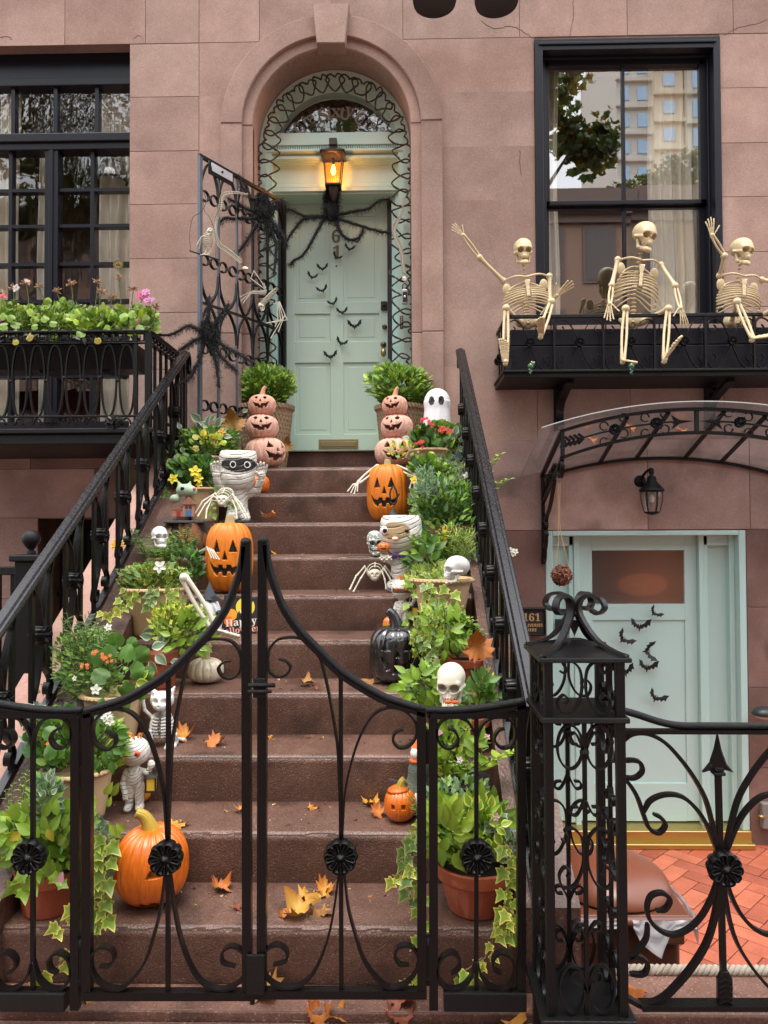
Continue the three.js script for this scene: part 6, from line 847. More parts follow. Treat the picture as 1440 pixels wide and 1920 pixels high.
{ // ghost
  const D = 5.12, s = D / FPX, t = thing('ghost_figure', 'white ghost figure with two black oval eyes behind the red geranium', 'ghost', stepP(821, 10, D), -.1);
  obj('sheet', sdf(p => { const a = Math.atan2(p[0], p[2]), y = clamp(p[1] / 110, 0, 1), r = lerp(31, 24, y) + 2.6 * (1 - y) * sin(a * 7 + sin(a * 2) * 1.5); let d = sEll(p, 0, 122, 0, 24.5, 26, 20); const q = Math.hypot(p[0], p[2] * 1.2) - r; d = smin(d, Math.max(q, p[1] - 122, -p[1]), 4); for (const x of [-9.5, 8.5]) d = smax(d, -sEll(p, x, 122, 22, 5.4, 8.4, 4), .8); return d; }, [-37, -2, -32], [37, 150, 32], 1.4, p => [-9.5, 8.5].some(x => Math.hypot((p[0] - x) / 5.6, (p[1] - 122) / 8.6) < 1) && p[2] > 8 ? [.02, .015, .012] : [.86, .87, .9]).scale(s, s, s), M({ color: lin(1, 1, 1), vertexColors: true, roughness: .45 }), t);
}
{ // ghost in a bat hat behind the shin bone
  const D = 3.78, s = D / FPX, t = thing('ghost_gnome', 'small white ghost in a grey bat hat behind the leg bone', 'ghost', stepP(393, 5, D)); obj('body', sdf(p => smin(sEll(p, 0, 42, 0, 22, 30, 16), sEll(p, 4, 14, 0, 20, 16, 16), 10) + 1.2 * sin(p[0] * .5 + p[1] * .2), [-28, -4, -22], [30, 78, 22], 1.5).scale(s, s, s), M({ color: lin(.72, .72, .74), roughness: .6 }), t); obj('hat', [at(new THREE.ConeGeometry(15 * s, 34 * s, 16), 0, 82 * s, 0), ext([[-26, 0], [-14, 8], [0, 2], [14, 8], [26, 0], [10, -6], [-10, -6]].map(a => a.map(v => v * s)), 4 * s).translate(0, 66 * s, 8 * s)], M({ color: lin(.05, .06, .07), roughness: .8 }), t); obj('eye', ball(6 * s, 20 * s, 40 * s, 10 * s), mPup, t); obj('eye', ball(3.4 * s, 24 * s, 34 * s, 12 * s), mGl, t);
}
{ // gnome behind the hinge of the right leaf
  const D = 2.92, s = D / FPX, t = thing('garden_gnome', 'gnome with an orange hat and bat wings half hidden by the gate hinge post', 'gnome', on(778, 1466, 2).setZ(-D).setY(.38));
  obj('body', sdf(p => smin(sEll(p, 0, 30, 0, 34, 34, 24), sEll(p, 4, 76, 0, 20, 30, 18), 12), [-38, -5, -28], [38, 112, 28], 2).scale(s, s, s), M({ color: lin(.1, .13, .1), roughness: .8, bumpMap: rep(grain, 4, .1), bumpScale: .004 }), t); obj('beard', sdf(p => sEll(p, -8, 26, 18, 24, 18, 12) + 1.5 * sin(p[0] * .8), [-36, 4, 4], [20, 48, 34], 1.6).scale(s, s, s), M({ color: lin(.7, .7, .68), roughness: .8 }), t);
  obj('face', ball(12 * s, 0, 112 * s, 6 * s, 1, 1.1, 1), M({ color: lin(.75, .72, .68), roughness: .6 }), t); obj('hat', at(new THREE.ConeGeometry(15 * s, 40 * s, 18), 4 * s, 142 * s, 0), M({ color: lin(.75, .16, .04), roughness: .7 }), t); obj('scarf', ball(13 * s, 0, 98 * s, 4 * s, 1.1, .5, 1), M({ color: lin(.7, .12, .03), roughness: .7 }), t); obj('wing', ext([[-18, 60], [-52, 66], [-40, 56], [-44, 44], [-30, 48], [-16, 40]].map(a => a.map(v => v * s)), 3 * s).translate(0, 0, 10 * s), M({ color: lin(.06, .06, .09), roughness: .7 }), t);
}
// ---- sign, stump, little house, rabbits, lantern
{ const D = 3.8, s = D / FPX, p = stepP(447, 5, D), t = thing('halloween_sign', 'black Happy Halloween board with a moon, witch and pumpkins leaning on the riser', 'sign', p), w = 33 * s, h = 70 * s; t.rotation.x = -.13; t.rotation.z = -.06;
  obj('board', bx(-w, 0, -.004, w, h, .004, .003), M({ color: lin(.02, .018, .022), roughness: .5 }), t); const put = (n, g, c, z) => obj(n, g.translate(0, 0, .0045 + (z || 0)), M({ color: c, roughness: .5 }), t), cs = (x, y, r) => at(new THREE.CylinderGeometry(r * s, r * s, .001, 24).rotateX(PI / 2), x * s, y * s, 0);
  put('moon', cs(9, 50, 18), lin(.75, .6, .06)); put('pumpkin_print', cs(-16, 34, 11), lin(.8, .35, .03), .0006); put('pumpkin_print', cs(-20, 22, 9), lin(.75, .18, .03), .0012); put('witch', ext([[-6, 34], [12, 32], [8, 36], [10, 46], [3, 40], [-2, 42]].map(a => a.map(v => v * s)), .001), lin(.02, .02, .02), .0009);
  put('star', ball(3 * s, 2 * s, 40 * s, 0, 1, 1, .2), lin(.7, .7, .6), .001); put('bat_print', batG.clone().scale(9 * s, 9 * s, .001).translate(14 * s, 59 * s, 0), lin(.02, .02, .02), .0009); put('border', ext([[-33, 66], [33, 66], [33, 70], [-33, 70]].map(a => a.map(v => v * s)), .0006), lin(.03, .03, .03), .0003);
  put('lettering', text('Happy', 13 * s, .001).rotateZ(.16).translate(4 * s, 20 * s, 0), lin(.8, .74, .6), .001); put('lettering', text('Halloween', 11 * s, .001).rotateZ(.16).translate(2 * s, 7 * s, 0), lin(.85, .4, .3), .001); }
{ const D = 4.36, s = D / FPX, barkT = tex(256, (u, v) => { const k = fbm(u * 1, v * .25, 16, 7, 5), d = sst(.35, .5, k); return [lerp(40, 122, d), lerp(26, 82, d), lerp(18, 50, d)]; }), t = thing('tree_stump', 'short log stump with ragged bark carrying the tiny fairy house', 'stump', stepP(365, 7, D)); const h = 60 * s, g = lathe([[0, 0], [47 * s, 0], [46 * s, h * .5], [47 * s, h], [0, h]], 40), p = g.attributes.position; for (let i = 0; i < p.count; i++) { const a = Math.atan2(p.getX(i), p.getZ(i)), k = 1 + .04 * sin(a * 9) + .03 * sin(a * 17 + 1); p.setX(i, p.getX(i) * k); p.setZ(i, p.getZ(i) * k * .8); } g.computeVertexNormals(); obj('log', g, M({ map: rep(barkT, 3, 1), bumpMap: rep(barkT, 3, 1), bumpScale: .01, roughness: .95 }), t);
  const sl = thing('slate_tile', 'thin grey slate lying on top of the log stump', 'slate', [t.position.x - .02, t.position.y + h + .0005, -D + .02]); obj('slate', bx(-.13, 0, -.1, .1, .014, .1, .004), M({ color: lin(.08, .085, .1), roughness: .5, bumpMap: rep(grain, 4), bumpScale: .002 }), sl);
  const hp = P(342, 969, 4.3), hs = 4.3 / FPX, u = thing('fairy_house', 'tiny brick cottage ornament with blue and red doors under a green cat roof', 'ornament', hp, .1), mb = M({ color: lin(.5, .24, .16), roughness: .7, bumpMap: speck, bumpScale: .002 }), q = (x0, y0, z0, x1, y1, z1) => bx(x0 * hs, y0 * hs, z0 * hs, x1 * hs, y1 * hs, z1 * hs, .002);
  obj('wall', [q(-18, 0, -10, 2, 14, 6), q(2, 0, -10, 24, 24, 10)], mb, u); obj('roof', [ext([[-21, 13], [5, 13], [-8, 21]].map(a => a.map(v => v * hs)), 18 * hs).translate(0, 0, -11 * hs), ext([[0, 23], [27, 23], [13, 38]].map(a => a.map(v => v * hs)), 23 * hs).translate(0, 0, -11 * hs)], M({ color: lin(.3, .13, .09), roughness: .8 }), u); obj('door', q(-10, 0, 6, -3, 11, 7.2), M({ color: lin(.35, .03, .03) }), u); obj('door', q(8, 0, 10, 18, 13, 11.4), M({ color: lin(.05, .16, .35) }), u); for (const x of [7, 14]) obj('window', q(x, 15, 10, x + 5, 21, 11), M({ color: lin(.08, .05, .05), roughness: .2 }), u);
  obj('cat_roof', sdf(p => { let d = sEll(p, 6, 50, 0, 18, 12, 12); d = smin(d, sSph(p, 20, 48, 4, 8), 6); d = smin(d, sCap(p, [-4, 58, 0], [-9, 68, 0], 5, 1), 3); d = smin(d, sCap(p, [12, 58, 0], [15, 67, 0], 5, 1), 3); return smin(d, sEll(p, -14, 34, 0, 10, 8, 9), 5); }, [-28, 22, -16], [34, 72, 18], 1.4).scale(hs, hs, hs), M({ color: lin(.32, .42, .3), roughness: .6 }), u); obj('nose', ball(3 * hs, 24 * hs, 52 * hs, 11 * hs), M({ color: lin(.6, .08, .05) }), u); obj('eye', [ball(4 * hs, 2 * hs, 53 * hs, 12 * hs, 1, .8, .4)], mPup, u); }
for (const [px, py, D, h, lb] of [[833, 1020, 3.98, 34, 'yellow green moss rabbit peeping from the leaves above the cream pot'], [832, 1262, 3.42, 46, 'olive moss rabbit between the black pumpkin and the terracotta pot']]) { const s = D / FPX * h / 46, t = thing('moss_rabbit', lb, 'rabbit ornament', P(px, py, D)); obj('body', sdf(p => { let d = sEll(p, 0, 10, -2, 12, 12, 11); d = smin(d, sSph(p, 2, 27, 2, 8.5), 3); for (const k of [-1, 1]) d = smin(d, sCap(p, [2 + k * 3.5, 33, 0], [4 + k * 6, 46, -3], 3.2, 2), 1.5); return d + .5 * sin(p[0] * 2.2) * sin(p[1] * 2.3) * sin(p[2] * 2); }, [-18, -4, -16], [18, 51, 14], 1).scale(s, s, s), M({ color: lin(.32, .3, .02), roughness: 1 }), t); obj('eye', ball(1.4 * s, 6 * s, 29 * s, 9 * s), mPup, t); }
{ const D = 4.36, s = D / FPX, t = thing('candle_lantern', 'small black candle lantern standing before the jack-o-lantern with bony arms', 'lantern', stepP(738, 7, D)), y = 26 * s; t.position.y += .03; for (const a of [0, 1, 2, 3]) obj('post', at(tube([V(0, 0, 0), V(0, 36 * s, 0)], .003, 6), 9 * s * (a & 1 ? 1 : -1), y, 9 * s * (a & 2 ? 1 : -1)), mBlack, t); obj('roof', at(lathe([[0, 18 * s], [3 * s, 14 * s], [14 * s, 2 * s], [14 * s, 0]], 4), 0, y + 36 * s, 0).rotateY(PI / 4), mBlack, t); obj('base', bx(-13 * s, y - 4 * s, -13 * s, 13 * s, y, 13 * s), mBlack, t); obj('glass', bx(-8 * s, y, -8 * s, 8 * s, y + 35 * s, 8 * s), mGlass, t); obj('candle', at(lathe([[0, 0], [5 * s, 0], [5 * s, 18 * s], [0, 18 * s]], 12), 0, y, 0), mGl, t); obj('handle', tube(crv([[-5, 88, 0], [-6, 108, 0], [0, 118, 0], [6, 108, 0], [5, 88, 0], [0, 84, 0], [-5, 88, 0]].map(a => a.map(v => v * s)), 26), .005, 6), mBlack, t); obj('stand', lathe([[0, 0], [12 * s, 0], [4 * s, 6 * s], [4 * s, 22 * s]], 12), mBlack, t); }
// ---- lit lantern over the front door
{ const D = 5.62, p = P(625, 320, D), s = D / FPX, t = thing('wall_lantern', 'lit bronze lantern glowing amber above the front door', 'lantern', p), mb = M({ color: lin(.06, .045, .035), roughness: .4, metalness: .6 }), w0 = 13.5 * s, w1 = 18 * s, y0 = -30 * s, y1 = 26 * s;
  for (const a of [-1, 1]) for (const b of [-1, 1]) obj('post', sweep([V(a * w0, y0, b * w0), V(a * w1, y1, b * w1)], .007, .007), mb, t); obj('base', bx(-w0 - .006, y0 - .012, -w0 - .006, w0 + .006, y0 + .004, w0 + .006, .003), mb, t); obj('roof', at(lathe([[0, 24 * s], [8 * s, 22 * s], [9 * s, 10 * s], [35 * s, -2 * s], [36 * s, -5 * s], [30 * s, -6 * s]], 4).rotateY(PI / 4), 0, y1 + 6 * s, 0).scale(.92, 1, .92), mb, t); obj('cap', bx(-.03, y1 + 20 * s, -.03, .03, y1 + 34 * s, .03, .006), mb, t); obj('wall_arm', [bx(-.04, y1 - 16 * s, -.2, .04, y1 + 26 * s, -.17, .006), tube([V(0, y1 + 24 * s, -.18), V(0, y1 + 26 * s, 0)], .01, 8)], mb, t); obj('foot', lathe([[0, -26 * s], [5 * s, -24 * s], [11 * s, -10 * s], [12 * s, 0]], 4).rotateY(PI / 4).translate(0, y0 - .012, 0), mb, t);
  const gt = tex(128, (u, v) => 255 * fbm(u, v, 12, 3, 4), false), mg = M({ color: lin(1, .72, .34), transmission: 1, thickness: 0, roughness: .05, ior: 1.5, bumpMap: gt, bumpScale: .004 }); for (const [x, z, r] of [[0, 1, 0], [0, -1, PI], [1, 0, PI / 2], [-1, 0, -PI / 2]]) { const g = raw([-w0, y0, w0, w0, y0, w0, w1, y1, w1, -w1, y1, w1].map((v, i) => v * (i % 3 === 2 ? .98 : .97)), [0, 1, 2, 0, 2, 3], [0, 0, 1, 0, 1, 1, 0, 1]); obj('pane', g.rotateY(r), mg, t); }
  obj('bulb', at(lathe([[0, -.035], [.012, -.03], [.02, -.005], [.014, .025], [.008, .045], [0, .046]], 14), 0, -.0, 0), M({ color: lin(1, .8, .5), emissive: lin(1, .55, .16), emissiveIntensity: 7, roughness: .4 }), t); obj('socket', at(lathe([[.012, 0], [.012, .05]], 10), 0, .045, 0), mb, t);
  const l = new THREE.PointLight(0xffb870, .13, 0, 2); l.position.set(p.x, p.y, p.z); l.shadow.radius = 1.2; l.castShadow = true; scene.add(l); }
{ const D = 5.3, p = P(1222, 925, D), s = D / FPX, t = thing('wall_lantern', 'unlit black coach lantern with glass sides under the canopy', 'lantern', p), R = y => [13, 17, 19, 18][y] * s; const ys = [-36, -18, -4, 4].map(v => v * s);
  const mb = mIron2; obj('roof', lathe([[0, 48 * s], [4 * s, 46 * s], [5 * s, 38 * s], [3 * s, 34 * s], [8 * s, 30 * s], [9 * s, 22 * s], [18 * s, 12 * s], [23 * s, 6 * s], [22 * s, 3 * s], [17 * s, 3 * s]], 24), mb, t); obj('base', at(lathe([[0, -5 * s], [8 * s, -3 * s], [14 * s, 0], [13 * s, 2 * s]], 20), 0, -36 * s, 0), mb, t); for (let i = 0; i < 6; i++) { const a = i / 6 * 2 * PI + .26; obj('rib', sweep(crv([13, 17.5, 19.5, 18].map((r, k) => [r * s * cos(a), [-36, -20, -6, 4][k] * s, r * s * sin(a)]), 10), .005, .005, V(-sin(a), 0, cos(a))), mb, t); }
  obj('glass', lathe([[13 * s, -36 * s], [16.5 * s, -20 * s], [18.5 * s, -6 * s], [17 * s, 4 * s]], 24), M({ color: lin(.95, .95, .93), transmission: 1, thickness: 0, roughness: .12, ior: 1.6 }), t); obj('bulb', at(lathe([[0, -.04], [.016, -.03], [.018, 0], [.008, .02]], 12), 0, -.03, 0), mGl, t); obj('arm', [tube(crv([[0, 46 * s, 0], [-8 * s, 40 * s, -.03], [-14 * s, 26 * s, -.07]], 10), .01, 8), at(lathe([[0, .03], [.02, .025], [.045, 0]], 16).rotateX(PI / 2), -14 * s, 24 * s, -.088)], mb, t); }
{ const p = P(1434, 1338, 5.25), t = thing('area_flood_lamp', 'dark hooded lamp with a pale rim on the wall past the lower door', 'lamp', p); obj('hood', sdf(q => smax(sEll(q, 0, 0, 0, .09, .05, .07), -(q[1] + .012), .01), [-.1, -.06, -.08], [.1, .06, .08], .006), M({ color: lin(.02, .03, .03), roughness: .4 }), t); obj('lens', ball(.07, 0, -.014, 0, 1, .35, .8), M({ color: lin(.5, .52, .5), roughness: .3 }), t); obj('arm', tube([V(.03, 0, -.05), V(.03, -.01, -.14)], .012, 7), mBlack, t); }
{ const p = P(1434, 1528, 5.36), t = thing('hose_box', 'small grey tap box low on the wall past the lower door', 'tap', p); obj('box', bx(-.03, -.09, -.02, .05, .09, .03, .01), M({ color: lin(.2, .19, .18), roughness: .6 }), t); obj('tap', [tube([V(-.02, 0, .03), V(-.05, 0, .05)], .01, 7), ball(.018, -.05, .012, .05, 1, .5, 1)], mBrass, t); }
for (const [px, lb] of [[815, 'round black lamp shade at the top edge over the arch, nearer the keystone'], [931, 'round black lamp shade at the top edge, nearer the big window']]) { const p = P(px, 8, 5.02), t = thing('facade_lamp', lb, 'lamp', p); obj('shade', lathe([[.0, .02], [.1, .02], [.142, .0], [.15, .03], [.13, .22], [.03, .34], [0, .34]], 32), M({ color: lin(.012, .013, .016), roughness: .45 }), t); obj('arm', tube(crv([[0, .33, 0], [0, .44, -.1], [0, .46, -.36]], 12), .018, 8), mIron2, t); }
{ const p = P(996, 1166, 5.36), t = thing('number_plaque', 'black framed plaque with gold house number 161 and delivery note', 'plaque', p), g = M({ color: lin(.55, .36, .17), roughness: .4, metalness: .3 }); obj('board', bx(-.1, -.098, 0, .1, .098, .014, .005), mBlack, t); obj('frame', [bx(-.1, .086, .012, .1, .098, .026, .004), bx(-.1, -.098, .012, .1, -.086, .026, .004), bx(-.1, -.088, .012, -.088, .088, .0255, .004), bx(.088, -.088, .012, .1, .088, .0255, .004)], mIron, t); obj('lettering', text('161', .055, .004).translate(0, .035, .014), g, t); obj('lettering', text('DELIVERIES', .021, .003, fontS).translate(0, -.022, .014), g, t); obj('lettering', text('HERE', .021, .003, fontS).translate(0, -.055, .014), g, t); }
{ // hanging ball of twigs
  const p = P(1053, 1079, 4.9), t = thing('twig_ball', 'ball of brown twigs hanging on raffia from the canopy bracket', 'ornament', p), g = [], mt = [M({ color: lin(.16, .06, .035), roughness: .9 }), M({ color: lin(.3, .16, .09), roughness: .9 })]; for (let i = 0; i < 150; i++) { const d = V(rr(-1, 1), rr(-1, 1), rr(-1, 1)).normalize(), c = d.clone().multiplyScalar(.058), e = d.clone().cross(V(rr(-1, 1), rr(-1, 1), rr(-1, 1))).normalize().multiplyScalar(rr(.02, .045)); obj('twig', tube([c.clone().sub(e), c.clone().add(e)], rr(.0028, .005), 5), mt[i % 5 === 0 ? 1 : 0], t); }
  obj('core', ball(.05), mt[0], t); const rf = M({ color: lin(.5, .34, .16), roughness: .9 }), q = (x, y) => P(x, y, 4.9).sub(p); obj('raffia', [tube(crv([q(1042, 1058), q(1046, 1030), q(1047, 990), q(1046, 905)], 16), .0028, 5), tube(crv([q(1066, 1064), q(1056, 1020), q(1050, 990), q(1050, 905)], 16), .0028, 5)], rf, t); }
// ---- trash can with a bag and the rope mat
{ const D = 3.0, p = V(P(1163, 1700, D).x, FLOOR, -3.12), t = thing('trash_can', 'brown lidded trash can with a white liner sticking out', 'trash can', p), rim = Y(1716, 2.88, 1160) - FLOOR, w = .235, mb = M({ color: lin(.115, .04, .022), roughness: .3 });
  obj('body', [bx(-w + .03, 0, -.22, w - .03, rim - .02, .215, .03)], mb, t); obj('rim', [bx(-w, rim - .045, -.24, w, rim, .245, .015), tube([V(-w, rim - .02, .25), V(w, rim - .02, .25)], .02, 10)], mb, t);
  obj('lid', sdf(q => { const d = sEll(q, 0, 0, -.0, .232, .175, .25); return smax(d, -q[1], .01); }, [-.25, -.02, -.27], [.25, .19, .27], .009).scale(1, .66, 1).translate(0, rim + .004, -.01), M({ color: lin(.16, .05, .025), roughness: .35 }), t); obj('grip', [bx(.12, rim - .1, .23, .2, rim - .01, .262, .008), bx(-.2, rim - .1, .23, -.12, rim - .01, .262, .008)], mb, t);
  const film = (pts, sd) => { const n = 14, m = 6, pos = [], idx = []; for (let i = 0; i <= n; i++) for (let j = 0; j <= m; j++) { const u = i / n * (pts.length - 1), k = Math.min(pts.length - 2, Math.floor(u)), f = u - k, a = pts[k], b = pts[k + 1], x = lerp(a[0], b[0], f), z = lerp(a[1], b[1], f), dr = lerp(a[2], b[2], f) * j / m; pos.push(x + .012 * (fbm(i * .31 + sd, j * .4, 7, 3) - .5), rim - dr + .006, z + .02 * (fbm(i * .37, j * .33 + sd, 7, 5) - .3) + .012); } for (let i = 0; i < n; i++) for (let j = 0; j < m; j++) { const a = i * (m + 1) + j, b = a + m + 1; idx.push(a, a + 1, b, a + 1, b + 1, b); } return raw(pos, idx); };
  const lm = M({ color: lin(.75, .75, .78), roughness: .35, transmission: .25, thickness: 0, side: THREE.DoubleSide }); [film([[-w - .02, -.1, .1], [-w - .025, .12, .14], [-w + .02, .26, .05], [-.05, .272, .03]], 1), film([[.0, .272, .03], [.03, .274, .09], [.1, .275, .14], [.14, .274, .04], [w, .27, .03]], 2), film([[w + .01, .26, .1], [w + .014, .1, .03], [w, -.05, .02]], 3)].forEach(g => obj('liner', g, lm, t));
  const r = thing('red_ball', 'small red round knob just seen through the openwork post over the trash can', 'ball', P(1109, 1594, 3.3)); obj('ball', ball(.022, 0, 0, 0, .9, 1.2, .9), M({ color: lin(.7, .02, .02), roughness: .3 }), r); obj('cap', ball(.01, 0, .026, 0), mBlack, r); }
{ const t = thing('rope_border', 'coiled grey rope border along the brick floor edge', 'rope', [1.9, .012, -2.53]), rm = M({ color: lin(.36, .31, .25), roughness: .95 }); for (let s = 0; s < 3; s++) { const q = []; for (let i = 0; i <= 420; i++) { const a = i * .62 + s * 2.094; q.push(V(-1.2 + i / 420 * 2.4, .010 * sin(a), .010 * cos(a))); } obj('strand', tube(q, .0085, 6), rm, t); } }
// ---- curtains
const curtain = (label, x0, x1, y0, y1, z, n, amp) => { const pos = [], idx = [], uv = [], N = n * 10; for (let i = 0; i <= N; i++) for (let j = 0; j <= 8; j++) { const u = i / N, a = u * n * 2 * PI; pos.push(lerp(x0, x1, u) + .01 * sin(j), lerp(y0, y1, j / 8), z + amp * (.75 + .25 * j / 8) * (sin(a) + .4 * sin(a * .53 + 1))); uv.push(u * 3, j / 3); } for (let i = 0; i < N; i++) for (let j = 0; j < 8; j++) { const a = i * 9 + j, b = a + 9; idx.push(a, b, a + 1, b, b + 1, a + 1); } const t = thing('curtain', label, 'curtain', [(x0 + x1) / 2, y0, z]); obj('cloth', raw(pos, idx, uv).translate(-t.position.x, -t.position.y, -z), mCurt, t); obj('rod', tube([V(x0 - t.position.x - .05, y1 - y0, 0), V(x1 - t.position.x + .05, y1 - y0, 0)], .012, 7), mBrass, t); };
curtain('cream curtain in the casement window nearest the front door', X(174, 5.6), X(262, 5.6), LW.b, LW.t - .2, -5.74, 5, .03); curtain('cream curtain in the casement window at the middle mullion', X(-8, 5.6), X(26, 5.6), LW.b, LW.t - .2, -5.66, 3, .03); curtain('cream curtain strip beside the centre stile of the casement', X(55, 5.6), X(76, 5.6), LW.b, LW.t - .6, -5.74, 2, .02);
curtain('cream curtain at the planter end of the big window', X(1018, 5.6), X(1056, 5.6), RW.b, RW.t, -5.72, 3, .03); curtain('wide cream curtain behind the middle skeleton in the big window', X(1228, 5.6), X(1345, 5.6), RW.b, RW.t, -5.72, 6, .035);
{ const p = P(226, 500, 5.56), t = thing('gold_window_sticker', 'round gold crest decal on a lower pane of the casement window', 'sticker', p); obj('disc', at(new THREE.CylinderGeometry(.038, .038, .003, 28).rotateX(PI / 2), 0, 0, .045), M({ color: lin(.35, .24, .06), roughness: .4, metalness: .3 }), t); obj('ring', at(new THREE.TorusGeometry(.031, .0025, 6, 28), 0, 0, .047), M({ color: lin(.05, .05, .03) }), t); obj('emblem', ext([[-.02, -.012], [.02, -.012], [.014, .004], [.006, .002], [0, .016], [-.006, .002], [-.014, .004]], .002).translate(0, 0, .046), M({ color: lin(.04, .05, .03) }), t); }
{ const p = P(210, 325, 5.7), t = thing('glass_cloche', 'smoked lamp dome standing inside the casement window', 'lamp', p); obj('dome', lathe([[.11, -.06], [.11, -.02], [.1, .04], [.07, .09], [.0, .11]], 28), M({ color: lin(.5, .48, .45), roughness: .15, metalness: .4 }), t); obj('rim', at(new THREE.TorusGeometry(.11, .01, 8, 28).rotateX(PI / 2), 0, -.06, 0), mBlack, t); }
// ---------------------------------------------------------------- plants
// leaf blades, one unit long from the stalk end along +y, facing +z; vertex colours carry the leaf's own markings
function blade(rows, { fold = .12, bend = .18, edge, mid, veins } = {}) { // rows: [v along, half width]
  const pos = [], col = [], idx = [], uv = [], E = edge || [1, 1, 1], Md = mid || [1, 1, 1]; const n = rows.length;
  rows.forEach(([v, w], i) => { const z = -bend * v * v; for (const [u, c] of [[-1, E], [-.5, Md], [0, veins || Md], [.5, Md], [1, E]]) { pos.push(u * w, v - Math.abs(u) * w * .12, z + Math.abs(u) * w * fold * 2); col.push(...c); uv.push(u * w, v); } });
  for (let i = 0; i < n - 1; i++) for (let k = 0; k < 4; k++) { const a = i * 5 + k, b = a + 5; idx.push(a, a + 1, b, a + 1, b + 1, b); }
  return raw(pos, idx, uv, col);
}
function lobed(out, { edge = [1, 1, 1], mid = [1, 1, 1], cup = .1, inner = .62, c0 = [0, .32], curl = 0 } = {}) { // fan from an inner point: outline, inner ring, centre
  const pos = [c0[0], c0[1], 0], col = [...mid], idx = [], n = out.length;
  for (const [r, c] of [[inner, mid], [1, edge]]) out.forEach(([x, y]) => { const X = c0[0] + (x - c0[0]) * r, Yv = c0[1] + (y - c0[1]) * r, d = Math.hypot(X - c0[0], Yv - c0[1]); pos.push(X, Yv, cup * d * d * 2 + curl * (sin(X * 9) * .06 + sin(Yv * 7 + 1) * .06) * d * 2); col.push(...c); });
  for (let i = 0; i < n; i++) { const j = (i + 1) % n, a = 1 + i, b = 1 + j, c = a + n, d = b + n; idx.push(0, b, a, a, b, c, b, d, c); }
  return raw(pos, idx, pos.filter((_, i) => i % 3 < 2), col);
}
const ivyOut = [[.03, 0], [.2, -.06], [.36, .0], [.3, .14], [.52, .3], [.34, .4], [.22, .5], [.12, .74], [0, 1], [-.12, .74], [-.22, .5], [-.34, .4], [-.52, .3], [-.3, .14], [-.36, .0], [-.2, -.06], [-.03, 0]];
const roundOut = (k, w) => { const o = []; for (let i = 0; i < 22; i++) { const a = -PI / 2 + (i + .5) / 22 * 2 * PI, r = .5 * (1 + (i % 2 ? w : -w)); o.push([r * cos(a) * k, .5 + r * sin(a) + (i === 0 || i === 21 ? .14 : 0)]); } return o; };
const mapleOut = (() => { const h = [[.02, 0], [.1, .08], [.34, .0], [.3, .14], [.52, .2], [.42, .3], [.62, .5], [.46, .5], [.42, .58], [.28, .52], [.3, .74], [.2, .74], [.14, .84], [.0, 1.05]]; return [...h, ...h.slice(0, -1).reverse().map(([x, y]) => [-x, y])]; })();
const CRM = [1.5, 1.35, 1.0], LEAF = {
  oval: blade([[0, .02], [.14, .16], [.34, .27], [.56, .26], [.78, .15], [1, .01]], { veins: [1.15, 1.1, 1] }),
  small: blade([[0, .03], [.3, .22], [.62, .22], [1, .02]], {}),
  lance: blade([[0, .02], [.3, .075], [.65, .07], [1, .005]], { bend: .35 }),
  vari: blade([[0, .03], [.15, .2], [.36, .34], [.58, .31], [.8, .16], [1, .01]], { edge: [5.2, 3.3, 6.5], mid: [1, 1, 1], veins: [1.3, 1.2, 1.4] }),
  ivy: lobed(ivyOut, { edge: [3.3, 1.85, 4.6], mid: [1, 1, 1.3], inner: .66, curl: 1 }), ivyG: lobed(ivyOut, { edge: [1.25, 1.2, 1], inner: .7, curl: 1 }),
  round: lobed(roundOut(1.02, .045), { edge: [1.1, 1.08, 1], mid: [.9, .92, .9], cup: -.22, inner: .55, curl: .7, c0: [0, .45] }),
  maple: lobed(mapleOut, { edge: [.95, .8, .7], mid: [1.05, 1.1, 1], inner: .5, cup: .2, curl: 2.4, c0: [0, .4] }),
  maple2: lobed(mapleOut, { edge: [.8, .6, .5], mid: [1.05, 1.1, 1], inner: .55, cup: .42, curl: 2.6, c0: [0, .4] }), maple3: lobed(mapleOut.map(([x, y]) => [x * .8, y * .92]), { edge: [1.1, 1, .8], mid: [.85, .75, .6], inner: .6, cup: -.4, curl: 3.4, c0: [.05, .45] }),
  vari0: blade([[0, .04], [.3, .26], [.6, .36], [.85, .26], [1, .06]], { bend: .25, fold: .2 }),
  petal: lobed(roundOut(1, .0), { cup: .3, inner: .5 }),
};
const leafM = (o) => M({ vertexColors: true, color: lin(1, 1, 1), roughness: .5, transmission: .35, thickness: 0, side: THREE.DoubleSide, ...o });
const mLeaf = leafM(), tone = (r, g, b) => leafM({ color: lin(r, g, b) });
const C = { lime: [.2, .34, .025], lime2: [.3, .42, .035], mid: [.085, .21, .025], deep: [.045, .12, .02], fern: [.14, .27, .04], grey: [.13, .23, .1], yel: [.5, .42, .03], box: [.17, .31, .03] };
const TN = {}; for (const k in C) TN[k] = [.8, 1, 1.22].map(f => tone(...C[k].map(c => c * f)));
const mStalk = M({ color: lin(.12, .17, .04), roughness: .7 }), mStalkB = M({ color: lin(.2, .14, .07), roughness: .8 }), mSoil = M({ color: lin(.03, .02, .014), roughness: 1, bumpMap: speck, bumpScale: .01 });
const UPV = V(0, 1, 0), tmpO = new THREE.Object3D();
function aim(o, p, dir, up, size, roll = 0) { // stalk end at p, blade along dir, face towards up
  const y = dir.clone().normalize(), z = up.clone().sub(y.clone().multiplyScalar(up.dot(y))).normalize(), x = y.clone().cross(z); o.position.copy(p); o.quaternion.setFromRotationMatrix(new THREE.Matrix4().makeBasis(x, y, z)); if (roll) o.rotateY(roll); o.scale.setScalar(size); return o;
}
